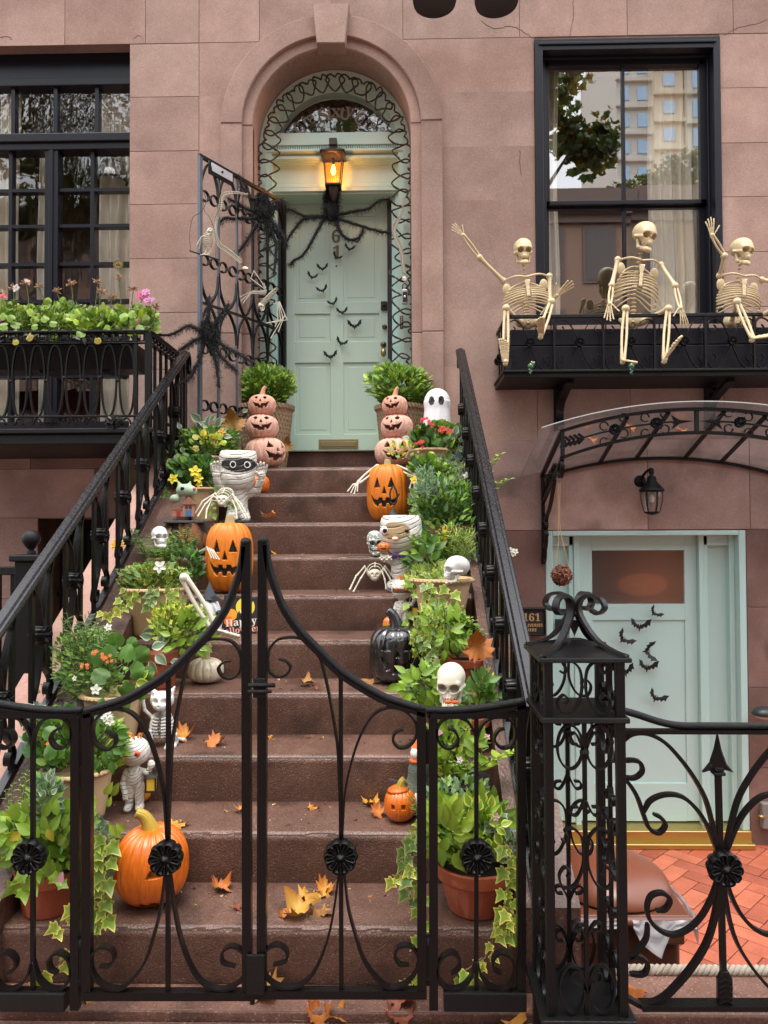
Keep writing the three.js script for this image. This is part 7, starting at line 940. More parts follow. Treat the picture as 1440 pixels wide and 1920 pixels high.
// a pot; kinds: terracotta, cream (scalloped rim), urn
const clayT = tex(256, (u, v, i, j) => { const k = fbm(u, v, 5, 51, 5), h = (hsh(i, j, 6) - .5) * 12, w = sst(.55, .75, fbm(u, v, 7, 57, 5)) * 26; return [lerp(138, 176, k) + h + w, lerp(68, 90, k) + h + w, lerp(44, 60, k) + h + w]; }), sandT = tex(256, (u, v, i, j) => { const k = fbm(u, v, 4, 151, 5), h = (hsh(i, j, 6) - .5) * 10; return [lerp(176, 206, k) + h, lerp(148, 180, k) + h, lerp(108, 142, k) + h]; });
const mTerra = M({ map: rep(clayT, 2, 1), roughness: .5, bumpMap: rep(grain, 3), bumpScale: .002 }), mSand = M({ map: rep(sandT, 2, 1), roughness: .85, bumpMap: rep(grain, 3), bumpScale: .002 });
function potGeo(kind, rt, rb, h) {
  if (kind === 'terra') return [lathe([[0, 0], [rb, 0], [rb * 1.02, .006], [rt * .9, h * .68], [rt * .9, h * .7], [rt, h * .72], [rt * 1.01, h * .74], [rt * 1.03, h * .98], [rt * 1.02, h], [rt * .93, h], [rt * .9, h * .85], [0, h * .84]], 44)];
  if (kind === 'cauldron') return [lathe([[0, 0], [rb, .0], [rt * .95, h * .25], [rt, h * .5], [rt * .9, h * .8], [rt * .86, h * .86], [rt * .98, h * .94], [rt, h], [rt * .9, h], [rt * .8, h * .85], [0, h * .84]], 44)];
  const g = [lathe([[0, 0], [rb, 0], [rb * 1.03, h * .1], [lerp(rb, rt, .45), h * .55], [rt * .9, h * .86], [rt * .93, h * .9], [rt * 1.02, h * .93], [rt * 1.03, h * .98], [rt * .97, h], [rt * .88, h * .99], [rt * .85, h * .9], [0, h * .88]], 44)];
  for (let i = 0; i < 44; i++) { const a = i / 44 * 2 * PI; g.push(ball(rt * .055, rt * 1.02 * cos(a), h * .955, rt * 1.02 * sin(a), 1, .8, 1, 7, 5)); } return g;
}
let CUR = null;
function plant(name, label, px, base, D, pot, cat = 'potted plant') { // pot: [kind, rim half width, base half width, rim py, base py] in photo pixels; stands with its base at height `base`
  const s = D / FPX, p = P(px, 990, D); p.y = base; const t = thing(name, label, cat, p); CUR = { t, p, D, s };
  if (pot) { const h = P(px, pot[3], D).y - base; obj('pot', potGeo(pot[0], pot[1] * s, pot[2] * s, h), pot[0] === 'terra' ? mTerra : pot[0] === 'cauldron' ? mBlackPot : mSand, t); obj('soil', at(lathe([[0, .004], [pot[1] * s * .88, 0]], 20), 0, h * .87, 0), mSoil, t); CUR.top = h; }
  return t;
}
const mBlackPot = M({ color: lin(.012, .013, .014), roughness: .22, clearcoat: .6 });
const q3 = (x, y, dz = 0) => P(x, y, CUR.D + dz).sub(CUR.p);
// a mass of small leaves filling an ellipsoid given in pixels; one instanced part
function foliage(kind, tones, n, cx, cy, rx, ry, size, { dz = 0, rz, up = .5, root, stems = 0, flat = 0, sd = .3, name = 'foliage', fill = .2 } = {}) {
  const s = CUR.s, c = q3(cx, cy, dz), R = V(rx * 1.16 * s, ry * 1.18 * s, (rz || Math.min(rx, ry * 1.2)) * s), im = new THREE.InstancedMesh(LEAF[kind], mLeaf, n = Math.round(n * 1.55)), col = new THREE.Color(), rt = root ? q3(root[0], root[1], dz) : c.clone().add(V(0, -R.y * 1.1, 0));
  const lump = []; for (let i = 0; i < 9; i++) lump.push([V(rr(-1, 1), rr(-.7, 1), rr(-.6, 1)).normalize(), rr(.75, 1.18)]);
  for (let i = 0; i < n; i++) {
    const d = V(rr(-1, 1), rr(-1, 1), rr(-1, 1)).normalize(); let k = 1; for (const [l, m] of lump) { const w = Math.max(0, d.dot(l) - .55) / .45; k += (m - 1) * w; } const r = (fill + (1 - fill) * Math.cbrt(rnd())) * k, p = V(c.x + d.x * R.x * r, c.y + d.y * R.y * r, c.z + d.z * R.z * r);
    const out = p.clone().sub(rt).normalize().add(V(rr(-.7, .7), rr(-.5, .6) - flat, rr(-.4, .7))).normalize(), u = V(rr(-.4, .4), 1 * up + .25, .75 + rr(-.3, .3)).normalize(); aim(tmpO, p, out, u, size * .68 * s * rr(1 - sd, 1 + sd * 1.3), rr(-.5, .5)); tmpO.updateMatrix(); im.setMatrixAt(i, tmpO.matrix);
    const t = C[tones[rnd() * tones.length | 0]] || tones, f = rr(.65, 1.65), w = rnd() < .08 ? .08 : 0; col.setRGB(t[0] * f + w * 1.5, t[1] * f * rr(.92, 1.08) + w, t[2] * f * rr(.8, 1.4)); im.setColorAt(i, col);
  }
  im.name = name; im.userData.kind = 'stuff'; im.castShadow = im.receiveShadow = true; CUR.t.add(im);
  const g = []; for (let i = 0; i < stems; i++) { const d = V(rr(-1, 1), rr(.1, 1), rr(-1, 1)).normalize(), e = V(c.x + d.x * R.x * .9, c.y + d.y * R.y * .9, c.z + d.z * R.z * .9); g.push(tube(crv([rt, rt.clone().lerp(e, .5).add(V(0, .1 * R.y, 0)), e], 6), .0018, 4)); } if (g.length) { obj('stems', g, mStalk, CUR.t).userData.kind = 'stuff'; for (let i = 0; i < 9; i++) { const a = rr(-1.9, 1.9), k = rr(1.05, 1.4); spike(cx + rx * .6 * sin(a), cy - ry * .6 * cos(a), cx + rx * k * sin(a), cy - ry * k * cos(a) - 6, 9, Math.max(9, size * .55), ['lime', 'lime2', 'fern'][i % 3], dz - .02, i % 2 ? 'small' : 'oval'); } }
}
// single larger leaves, each its own mesh: [px, py, size px, turn (radians, 0 = up), dz]
function leaves(kind, tn, list, face = [.05, .35, .9]) { for (const [x, y, sz, a, dz] of list) { const m = obj('leaf', LEAF[kind], TN[tn][rnd() * 3 | 0], CUR.t); aim(m, q3(x, y, dz || 0), V(sin(a), cos(a), rr(-.1, .3)), V(face[0] + rr(-.35, .35), face[1] + rr(-.3, .3), face[2]).normalize(), sz * .72 * CUR.s, rr(-.25, .25)); } }
const scatter = (n, cx, cy, rx, ry, s0, s1, dz = 0) => { const o = []; for (let i = 0; i < n; i++) { const a = rr(0, 6.28), r = Math.sqrt(rnd()), x = r * cos(a), y = r * sin(a); o.push([cx + x * rx, cy + y * ry, rr(s0, s1), Math.atan2(x, -y + .15) + rr(-.6, .6), dz + rr(-.06, .06)]); } return o; };
// trailing stem with alternate leaves along a pixel path
function trail(kind, tn, pts, n, size, dz = 0, hang = true) { const q = crv(pts.map(([x, y, d]) => q3(x, y, dz + (d || 0))), n * 3); obj('stem', tube(q, .0022, 5), mStalkB, CUR.t); for (let i = 0; i < n; i++) { const p = q[Math.min(q.length - 1, i * 3 + 1)], sd = i % 2 ? 1 : -1, m = obj('leaf', LEAF[kind], TN[tn][rnd() * 3 | 0], CUR.t), sz = size * rr(.75, 1.2) * CUR.s; aim(m, p.clone().add(V(sd * sz * .15, 0, .012)), hang ? V(sd * rr(.3, .8), -rr(.4, 1), rr(.1, .5)) : V(sd * rr(.5, 1), rr(.2, .8), rr(.2, .5)), V(rr(-.4, .4), rr(.1, .5), 1).normalize(), sz); } }
const FL = {}; const flM = (r, g, b) => FL[[r, g, b]] ||= leafM({ color: lin(r, g, b), roughness: .6 });
function bloom(x, y, r, c, dz = .06, petals = 5, centre = [.5, .4, .03], stem) { const o = q3(x, y, -dz), s = CUR.s * r, g = []; for (let i = 0; i < petals; i++) { const a = i / petals * 2 * PI + x, m = LEAF.vari0.clone(); aim(tmpO, V(0, 0, 0), V(cos(a), sin(a), .35), V(0, .2, 1), s * 1.05); tmpO.updateMatrix(); g.push(m.applyMatrix4(tmpO.matrix)); } const f = obj('flower', g, flM(...c), CUR.t); f.position.copy(o); f.rotation.set(-.3, rr(-.3, .3), 0); obj('flower_centre', ball(s * .22, 0, 0, s * .15), M({ color: lin(...centre) }), f); if (stem) obj('stem', tube(crv([q3(...stem), q3((stem[0] + x) / 2 + rr(-4, 4), (stem[1] + y) / 2), o], 10), .0022, 5), mStalk, CUR.t); }
function cluster(x, y, r, n, c, dz, petals = 5) { for (let i = 0; i < n; i++) { const a = rr(0, 6.28), k = Math.sqrt(rnd()); bloom(x + k * r * cos(a), y + k * r * sin(a) * .8, r * .42, c.map(v => v * rr(.8, 1.15)), dz + rr(0, .03), petals, c.map(v => v * .7)); } }
function spike(x0, y0, x1, y1, n, L, tn, dz = 0, kind = 'lance') { const a = q3(x0, y0, dz), b = q3(x1, y1, dz - .03), q = crv([a, a.clone().lerp(b, .5).add(V(rr(-.01, .01), .01, .01)), b], n * 2); obj('stem', tube(q, .0016, 4), mStalk, CUR.t); const g = []; for (let i = 0; i < n; i++) { const p = q[i * 2 + 1], T = b.clone().sub(a).normalize(), an = i * 2.4; aim(tmpO, p, V(cos(an), .35, sin(an)).add(T.clone().multiplyScalar(.3)), V(0, 1, .4), L * CUR.s * (1.1 - .6 * i / n)); tmpO.updateMatrix(); g.push(LEAF[kind].clone().applyMatrix4(tmpO.matrix)); } obj('leaves', g, TN[tn][rnd() * 3 | 0], CUR.t).userData.kind = 'stuff'; }
// woven baskets with boxwood
for (const [px, w, bx0, lb, fx] of [[499, 52, 545, 'woven basket of clipped green boxwood behind the pumpkin stack by the open door gate', 500], [752, 47, 710, 'woven basket of clipped green boxwood behind the pumpkin stack by the ghost', 752]]) {
  plant('basket_plant', lb, px, LAND, 5.38, null); const s = CUR.s, H = P(px, 762, 5.38).y - LAND, n = 220, m = 90, pos = [], idx = [];
  for (let i = 0; i <= n; i++) for (let j = 0; j <= m; j++) { const v = j / m, a = i / n * 2 * PI, rim = v > .93, R0 = lerp(w * .68, w * .96, Math.pow(v, .8)) * s, wv = rim ? .006 + .004 * sin(a * 40 + v * 60) : .0045 * sin(a * 38) * (Math.sin(v * 46) > 0 ? 1 : -1) + .002 * Math.abs(sin(v * 46)); const r = R0 + wv + (rim ? .008 : 0); pos.push(r * sin(a), v * H, r * cos(a)); }
  for (let i = 0; i < n; i++) for (let j = 0; j < m; j++) { const a = i * (m + 1) + j, b = a + m + 1; idx.push(a, b, a + 1, b, b + 1, a + 1); }
  obj('basket', raw(pos, idx), M({ color: lin(.29, .2, .12), roughness: .85, side: THREE.DoubleSide }), CUR.t); obj('soil', at(lathe([[0, 0], [w * .9 * s, 0]], 20), 0, H * .9, 0), mSoil, CUR.t);
  foliage('small', ['box', 'box', 'lime', 'mid', 'lime2'], 1300, fx + 1, 728, 43, 33, 15, { stems: 30, root: [fx, 765], fill: .3, sd: .4 }); for (let i = 0; i < 12; i++) { const a = rr(-1.25, 1.25); spike(fx + 22 * sin(a), 730 - 14 * cos(a), fx + 51 * sin(a) + rr(-4, 4), 727 - rr(34, 46) * cos(a), 9, 11, i % 2 ? 'lime' : 'box', rr(-.06, .06), 'small'); }
}
// ---- left of the steps, from the landing down
plant('variegated_pot', 'tan pot of cream edged leaves and an orange nasturtium under the door gate', 392, 9 * RISE, 4.88, ['sand', 35, 26, 857, 922]);
foliage('small', ['mid', 'fern', 'lime'], 650, 388, 832, 52, 26, 15, { root: [390, 862], stems: 14 }); foliage('lance', ['fern', 'lime'], 120, 345, 850, 30, 18, 18, {});
leaves('vari', 'grey', [[392, 800, 30, -1.1, -.05], [376, 790, 34, -.9, -.08], [388, 795, 26, .2, -.06], [405, 800, 28, .5, -.1], [410, 812, 26, 1.1, -.1], [418, 818, 24, 1.6, -.1], [398, 815, 22, 2.2, -.12], [338, 805, 20, -.3, -.1], [335, 825, 18, -2.6, -.1], [340, 838, 18, 2.8, -.1], [410, 792, 20, 1.0, -.06], [454, 772, 18, 1.2, .2], [452, 790, 18, 1.8, .2], [396, 788, 20, .6, -.08]]);
bloom(416, 811, 8, [.8, .35, .02], .12); bloom(386, 818, 6, [.6, .5, .04], .12); foliage('round', ['yel', 'lime2'], 12, 392, 830, 30, 14, 16, { dz: -.15 });
plant('pansy_pot', 'tan pot of scalloped green leaves with yellow pansies and trailing ivy', 384, 8 * RISE, 4.66, ['sand', 30, 24, 915, 979]);
foliage('round', ['mid', 'deep', 'mid'], 190, 362, 888, 34, 24, 19, { root: [375, 920], stems: 12 }); foliage('small', ['grey', 'fern'], 260, 408, 915, 28, 20, 11, {}); foliage('ivy', ['mid', 'fern'], 70, 312, 930, 22, 24, 17, {});
bloom(366, 884, 11, [.85, .7, .02], .2); bloom(372, 897, 9, [.85, .68, .02], .2); bloom(325, 898, 10, [.85, .72, .02], .18); bloom(374, 908, 7, [.8, .6, .02], .2);
trail('ivy', 'fern', [[320, 920], [308, 935], [300, 950], [290, 958]], 8, 16, -.1); trail('ivy', 'fern', [[412, 912], [425, 928], [436, 940], [445, 952]], 7, 15, -.2); trail('ivyG', 'lime', [[404, 940], [398, 955], [400, 968]], 4, 13, -.2);
plant('feathery_pot', 'tan pot of tall feathery green stems with a yellow marigold leaning out', 308, 6 * RISE, 4.02, ['sand', 30, 24, 1045, 1105]);
for (let i = 0; i < 26; i++) { const x = rr(262, 345), a = rr(-.7, .7); spike(lerp(308, x, .4), 1050 + rr(-8, 10), x + a * 12, rr(985, 1035), 15, 20, i % 3 ? 'fern' : 'lime', rr(-.1, .1)); } for (let i = 0; i < 6; i++) spike(350 + rr(-8, 8), 1040, 352 + i * 5 + rr(-6, 6), 985 + i * 5, 12, 15, 'lime', rr(-.05, .1)); for (let i = 0; i < 9; i++) spike(275, 1045, 232 + rr(0, 30), 985 + rr(0, 26), 12, 14, 'fern', rr(-.1, .05));
foliage('oval', ['mid', 'deep'], 150, 350, 1060, 30, 34, 18, { dz: -.05 }); bloom(221, 1022, 12, [.8, .5, .01], .1, 9, [.6, .3, .01], [262, 1012]); bloom(225, 1020, 8, [.85, .6, .02], .12, 8); leaves('oval', 'mid', [[232, 1012, 20, -.8], [240, 1005, 20, .6], [250, 1000, 18, 1.0]]);
plant('large_cream_pot', 'large cream clay pot overflowing with yellow green variegated ivy', 291, 5 * RISE, 3.72, ['sand', 59, 40, 1100, 1200]);
foliage('ivy', ['fern', 'lime', 'mid'], 330, 285, 1086, 58, 20, 19, { root: [290, 1105], stems: 16, dz: -.02 }); foliage('small', ['fern', 'lime2'], 150, 280, 1075, 50, 16, 12, {}); bloom(300, 1063, 12, [.75, .75, .66], .12, 5, [.7, .7, .5]);
trail('ivy', 'lime', [[238, 1100], [232, 1120], [226, 1140], [214, 1132]], 6, 18, -.16); trail('ivy', 'lime', [[262, 1105], [248, 1125], [236, 1136], [222, 1142]], 7, 17, -.18); trail('ivy', 'fern', [[290, 1100], [286, 1120], [282, 1138]], 7, 16, -.18); trail('ivy', 'lime', [[320, 1098], [326, 1115], [330, 1128]], 5, 17, -.16); trail('ivy', 'lime2', [[232, 1140], [205, 1150], [192, 1146]], 5, 18, -.2); trail('ivyG', 'lime', [[335, 1100], [345, 1130], [342, 1160], [336, 1180]], 5, 13, -.16);
plant('variegated_clay_pot', 'terracotta pot of bright green leaves and grey edged ivy above the white pumpkin', 303, 4 * RISE, 3.42, ['terra', 30, 24, 1222, 1290]);
foliage('oval', ['lime', 'lime2', 'mid'], 190, 345, 1180, 50, 38, 22, { root: [305, 1225], stems: 18 }); foliage('ivy', ['lime', 'lime2'], 110, 320, 1165, 34, 30, 18, { dz: -.05 });
leaves('vari', 'grey', [[285, 1195, 32, -1.4, -.1], [268, 1188, 34, 1.3, -.1], [285, 1215, 36, 1.2, -.16], [292, 1228, 38, 2.2, -.16], [280, 1240, 34, 2.6, -.16], [320, 1240, 28, 1.7, -.16], [262, 1230, 28, -2.4, -.1], [278, 1262, 30, 2.9, -.14], [245, 1225, 22, -.3, -.1], [300, 1205, 24, .3, -.14]]); leaves('oval', 'lime', scatter(26, 350, 1190, 46, 36, 24, 34, -.14));
plant('impatiens_pot', 'cream pot of broad begonia leaves, feathery stems and orange impatiens', 214, 3 * RISE, 3.14, ['sand', 58, 38, 1296, 1402]);
for (let i = 0; i < 34; i++) { const x = rr(105, 205); spike(lerp(205, x, .5), rr(1240, 1290), x, rr(1145, 1250), 15, 24, i % 3 ? 'fern' : 'mid', rr(-.08, .1)); } foliage('small', ['fern', 'mid', 'lime'], 420, 165, 1240, 58, 55, 15, { root: [205, 1300], stems: 18 }); foliage('lance', ['lime', 'fern'], 170, 165, 1285, 40, 24, 18, { flat: .4 });
leaves('round', 'mid', [[215, 1215, 40, .2, -.16], [195, 1250, 46, -.6, -.2], [228, 1240, 46, .5, -.2], [250, 1235, 44, 1.1, -.16], [205, 1275, 46, -1.1, -.22], [240, 1262, 46, 1.3, -.2], [225, 1282, 44, 2.4, -.22], [208, 1238, 38, -.2, -.2], [262, 1262, 38, 1.6, -.16], [250, 1290, 40, 2.2, -.18], [225, 1308, 38, 2.8, -.18], [200, 1310, 32, -2.6, -.18], [185, 1240, 34, -1.2, -.18], [238, 1215, 34, .8, -.12]]); leaves('vari', 'lime', [[255, 1280, 34, 1.6, -.22], [262, 1272, 28, .8, -.2]]);
for (const [x, y] of [[158, 1250], [190, 1232], [204, 1235], [178, 1224]]) cluster(x, y, 8, 4, [.82, .22, .05], .24); bloom(180, 1293, 9, [.8, .8, .78], .26); bloom(140, 1272, 5, [.75, .75, .72], .2); bloom(203, 1176, 7, [.8, .8, .78], .1);
foliage('ivy', ['fern', 'grey'], 46, 92, 1312, 24, 20, 18, { dz: .05 });
plant('scalloped_cream_pot', 'lowest cream pot with a scalloped rim, behind the gate hinge', 150, 2 * RISE, 2.86, ['sand', 66, 46, 1436, 1548]);
foliage('round', ['mid', 'lime', 'deep'], 130, 118, 1385, 44, 44, 28, { root: [140, 1440], stems: 16 }); foliage('oval', ['mid', 'lime', 'fern'], 170, 196, 1392, 32, 46, 24, { root: [160, 1440], stems: 12 }); foliage('small', ['fern', 'lime'], 220, 140, 1405, 60, 38, 15, {}); foliage('ivy', ['grey', 'mid'], 50, 70, 1352, 26, 22, 22, { dz: .02 });
leaves('oval', 'mid', scatter(26, 195, 1390, 30, 44, 26, 36, -.16)); leaves('round', 'mid', scatter(9, 120, 1380, 30, 36, 34, 44, -.16)); cluster(94, 1397, 7, 4, [.82, .2, .04], .16); for (const [x, y] of [[198, 1345], [206, 1352], [202, 1340]]) bloom(x, y, 8, [.8, .8, .78], .2); leaves('vari', 'grey', [[68, 1358, 30, -1.3, -.05], [75, 1378, 26, .4, -.05], [52, 1390, 28, -1.0, 0]]);
for (let i = 0; i < 5; i++) spike(60, 1500, 48 + i * 3, 1440 + i * 10, 12, 12, 'lime', -.1);
plant('front_clay_pot', 'terracotta pot with lime green leaves and a white edged ivy curtain, beside the largest pumpkin', 97, 1 * RISE, 2.56, ['terra', 60, 46, 1622, 1728]);
foliage('oval', ['lime', 'lime2', 'mid', 'fern'], 300, 92, 1568, 82, 50, 34, { root: [100, 1625], stems: 22 }); leaves('oval', 'lime', scatter(60, 88, 1572, 88, 58, 36, 54, -.12)); leaves('oval', 'lime2', scatter(18, 196, 1528, 34, 40, 28, 40, -.08)); foliage('small', ['grey', 'grey', 'fern'], 200, 88, 1500, 22, 40, 20, { dz: -.08 }); leaves('vari', 'grey', scatter(12, 92, 1490, 22, 34, 20, 28, -.12)); leaves('oval', 'yel', [[88, 1555, 34, 2.6, -.2], [40, 1560, 40, -2.2, -.16], [70, 1600, 36, 3.0, -.2]]);
foliage('ivy', ['fern', 'grey'], 80, 188, 1600, 24, 50, 28, { dz: -.06 }); for (const x of [172, 186, 200]) trail('ivy', 'lime', [[x, 1560], [x + rr(-6, 8), 1600], [x + rr(-8, 8), 1650], [x + rr(-14, 8), 1700], [x + rr(-20, 0), 1738]], 11, 28, -.16); trail('ivy', 'lime2', [[150, 1690], [130, 1715], [112, 1735], [100, 1745]], 4, 28, -.2); trail('ivy', 'lime2', [[140, 1770], [110, 1810], [85, 1830], [78, 1842]], 5, 26, -.24); trail('ivyG', 'lime', [[60, 1625], [45, 1650], [42, 1668]], 4, 34, -.18); leaves('ivyG', 'lime', [[98, 1640, 36, 2.4, -.2], [70, 1632, 32, 2.9, -.2], [112, 1655, 30, 2.0, -.2]]);
for (let i = 0; i < 4; i++) spike(30 + i * 5, 1545, 10 + i * 14, 1480 - i * 12, 14, 16, 'lime2', .02);
{ const m = obj('petal', LEAF.oval, flM(.75, .4, .5), CUR.t); aim(m, q3(108, 1662, -.2), V(.35, .9, .1), V(.3, .1, 1), 26 * CUR.s); }
// ---- right of the steps
plant('red_geranium_pot', 'shallow tan pot of bright red geraniums in front of the ghost', 808, 9 * RISE, 4.9, ['sand', 38, 26, 843, 905]);
foliage('round', ['mid', 'lime', 'deep'], 110, 815, 826, 40, 20, 22, { root: [810, 848], stems: 10 }); leaves('round', 'mid', [[800, 835, 24, -.5, -.16], [818, 838, 24, .5, -.16], [806, 820, 22, .1, -.14], [832, 830, 20, .8, -.14]]); for (const [x, y, r] of [[797, 790, 8], [809, 795, 7], [831, 806, 9], [843, 811, 7], [788, 834, 9]]) cluster(x, y, r, 6, [.75, .05, .02], .16);
foliage('ivy', ['grey', 'mid'], 60, 862, 838, 22, 36, 20, { dz: -.04 }); leaves('vari', 'grey', [[852, 815, 26, .3, -.1], [866, 812, 26, 1.0, -.1], [768, 822, 20, -1.3, -.1], [860, 838, 22, 2.3, -.1], [872, 875, 22, 2.0, -.1], [855, 862, 22, 2.8, -.1]]); foliage('oval', ['yel', 'fern'], 30, 755, 846, 22, 14, 12, { dz: -.2 });
plant('viola_pot', 'terracotta dish of mixed green leaves with a pale violet pansy by the railing', 838, 8 * RISE, 4.6, ['terra', 34, 26, 908, 975]);
foliage('small', ['mid', 'fern', 'lime'], 600, 812, 888, 38, 26, 15, { root: [825, 925] }); foliage('round', ['mid', 'lime'], 60, 800, 880, 30, 18, 18, { dz: -.08 }); foliage('ivy', ['grey', 'fern'], 60, 868, 905, 22, 34, 17, {}); bloom(880, 896, 9, [.55, .4, .65], .14); bloom(875, 892, 7, [.75, .72, .7], .15); bloom(777, 900, 8, [.85, .65, .02], .16); leaves('maple', 'yel', []); for (let i = 0; i < 5; i++) spike(822, 905, 812 + i * 7, 855 - i * 3, 8, 12, 'fern', -.1);
plant('bushy_herb_pot', 'dense bushy herb spilling over its hidden pot halfway up the railing', 838, 7 * RISE, 4.3, ['terra', 40, 30, 985, 1037]);
foliage('small', ['fern', 'mid', 'lime', 'grey'], 1500, 838, 952, 56, 50, 15, { root: [838, 1000], stems: 30 }); foliage('oval', ['fern', 'lime', 'mid'], 170, 832, 965, 52, 46, 19, { dz: -.06 }); foliage('vari', ['grey'], 60, 812, 925, 30, 24, 16, { dz: -.06 }); foliage('lance', ['grey'], 260, 798, 905, 18, 26, 12, { dz: -.16 });
for (let i = 0; i < 6; i++) spike(835, 985, 790 + i * 18, 915 + rr(-8, 16), 12, 14, 'fern', -.1); trail('ivyG', 'fern', [[778, 915], [772, 935], [780, 955], [768, 972]], 7, 13, -.2);
plant('spiky_herb_pot', 'pot of spiky yellow green stems and round leaves above the white skull', 832, 6 * RISE, 4.02, ['terra', 40, 30, 1062, 1112]);
foliage('oval', ['mid', 'lime', 'fern'], 210, 808, 1050, 42, 38, 23, { root: [825, 1075], stems: 16 }); leaves('oval', 'mid', scatter(20, 800, 1050, 34, 30, 26, 36, -.16)); for (let i = 0; i < 30; i++) { const x = rr(800, 890); spike(lerp(840, x, .5), 1055 + rr(-10, 10), x + rr(-6, 10), rr(985, 1035), 13, 16, i % 2 ? 'lime2' : 'fern', rr(-.08, .1)); } foliage('lance', ['lime2', 'fern'], 240, 862, 1030, 38, 34, 18, {}); for (let i = 0; i < 5; i++) spike(780, 1025, 752 + i * 8, 998 + i * 6, 10, 13, 'fern', -.2); foliage('ivy', ['grey', 'fern'], 40, 888, 1075, 18, 34, 16, { dz: -.04 });
foliage('ivy', ['lime', 'fern'], 90, 805, 1082, 42, 18, 18, { dz: -.16 });
plant('tall_cream_pot', 'tall cream clay pot with ivy trailing down it, carrying the white skull', 828, 4.8 * RISE, 3.74, ['sand', 58, 36, 1097, 1205]); CUR.t.position.y = 5 * RISE; CUR.p.y = 5 * RISE;
foliage('ivy', ['fern', 'lime'], 100, 800, 1090, 40, 16, 18, { root: [825, 1100] }); trail('ivy', 'fern', [[800, 1095], [806, 1112], [808, 1135], [800, 1158]], 9, 19, -.18); trail('ivy', 'lime', [[812, 1090], [804, 1120], [800, 1145], [786, 1160]], 9, 18, -.2); trail('ivy', 'lime', [[838, 1098], [846, 1110], [836, 1128], [842, 1138]], 4, 24, -.17); trail('ivyG', 'lime', [[775, 1085], [770, 1120], [762, 1150], [770, 1175]], 5, 16, -.22);
plant('lime_clay_pot', 'terracotta pot of lime leaves with a dry maple leaf caught in it', 872, 4 * RISE, 3.44, ['terra', 40, 30, 1232, 1295]);
foliage('oval', ['lime', 'lime2', 'mid'], 200, 838, 1188, 46, 40, 22, { root: [860, 1235], stems: 16 }); leaves('oval', 'lime', scatter(30, 840, 1185, 44, 38, 24, 34, -.12)); foliage('ivy', ['fern', 'lime'], 90, 800, 1195, 30, 40, 19, { dz: -.1 }); trail('ivy', 'fern', [[790, 1190], [800, 1215], [812, 1240], [820, 1252]], 8, 18, -.16); for (let i = 0; i < 6; i++) spike(872, 1180, 860 + i * 10, 1150 + i * 8, 9, 18, 'lime', 0, 'oval'); for (let i = 0; i < 7; i++) spike(905, 1240, 900 + rr(-5, 25), 1175 + i * 12, 14, 11, 'grey', 0);
plant('basil_clay_pot', 'terracotta pot of broad lime leaves around the cream skull', 868, 3 * RISE, 3.12, ['terra', 50, 38, 1338, 1410]);
leaves('oval', 'lime', scatter(34, 795, 1288, 44, 30, 26, 40, -.12)); leaves('oval', 'lime', [[748, 1285, 36, -1.9, -.2], [760, 1262, 32, -.9, -.2], [790, 1265, 34, 1.1, -.2], [770, 1300, 34, -2.6, -.2], [800, 1310, 36, 2.7, -.2]]); leaves('oval', 'mid', scatter(26, 895, 1302, 42, 30, 28, 40, -.1)); foliage('oval', ['lime', 'mid'], 120, 800, 1290, 40, 30, 24, { root: [860, 1345], stems: 10 }); foliage('oval', ['mid', 'lime'], 90, 892, 1305, 38, 26, 24, {}); for (let i = 0; i < 7; i++) spike(900, 1320, 890 + i * 5, 1240 + rr(0, 30), 12, 12, 'fern', -.02); foliage('small', ['yel', 'grey'], 90, 905, 1285, 18, 30, 13, {});
plant('cauldron_planter', 'glossy black cauldron planter with pink flowered shoots and a pale fern', 858, 2 * RISE, 2.86, ['cauldron', 60, 36, 1458, 1552]);
foliage('oval', ['lime', 'lime2', 'fern'], 130, 838, 1410, 34, 50, 24, { root: [855, 1465], stems: 14 }); leaves('oval', 'lime', scatter(34, 850, 1400, 50, 60, 26, 38, -.1)); leaves('oval', 'lime', [[840, 1370, 38, -1.0, -.2], [858, 1362, 36, .9, -.2], [870, 1385, 40, 2.4, -.2], [830, 1400, 34, 2.8, -.2]]); foliage('small', ['yel', 'lime2'], 120, 846, 1430, 22, 26, 20, {}); spike(890, 1445, 962, 1408, 14, 32, 'lime2', -.06, 'oval'); spike(895, 1440, 910, 1380, 12, 20, 'fern', -.05); for (let i = 0; i < 5; i++) spike(870, 1455, 840 + i * 14, 1428, 9, 18, 'lime', -.1); bloom(824, 1372, 6, [.7, .35, .55], .2); bloom(862, 1425, 6, [.75, .6, .7], .2); bloom(913, 1382, 6, [.75, .5, .55], .1); foliage('small', [[.35, .12, .09]], 50, 846, 1412, 18, 24, 16, { name: 'red_foliage' });
plant('large_front_clay_pot', 'largest terracotta pot, on the bottom step behind the fixed iron panel', 888, 1 * RISE, 2.58, ['terra', 74, 50, 1612, 1726]);
foliage('oval', ['lime', 'lime2', 'fern', 'mid'], 340, 872, 1560, 76, 48, 32, { root: [888, 1620], stems: 24 }); leaves('oval', 'lime2', scatter(46, 845, 1565, 54, 50, 38, 54, -.12)); leaves('oval', 'lime', scatter(46, 885, 1530, 80, 40, 30, 46, -.06)); leaves('vari', 'lime', scatter(26, 905, 1545, 52, 40, 26, 36, -.1)); leaves('oval', 'lime', [[826, 1590, 44, 3.0, -.2], [850, 1600, 44, 2.6, -.22], [880, 1612, 44, 2.5, -.22], [838, 1570, 46, -2.8, -.2], [868, 1590, 48, 3.1, -.2]]); foliage('ivy', ['fern', 'grey'], 60, 945, 1580, 26, 34, 27, { dz: -.08 }); foliage('small', ['fern', 'grey'], 160, 860, 1500, 50, 30, 20, { dz: .05 });
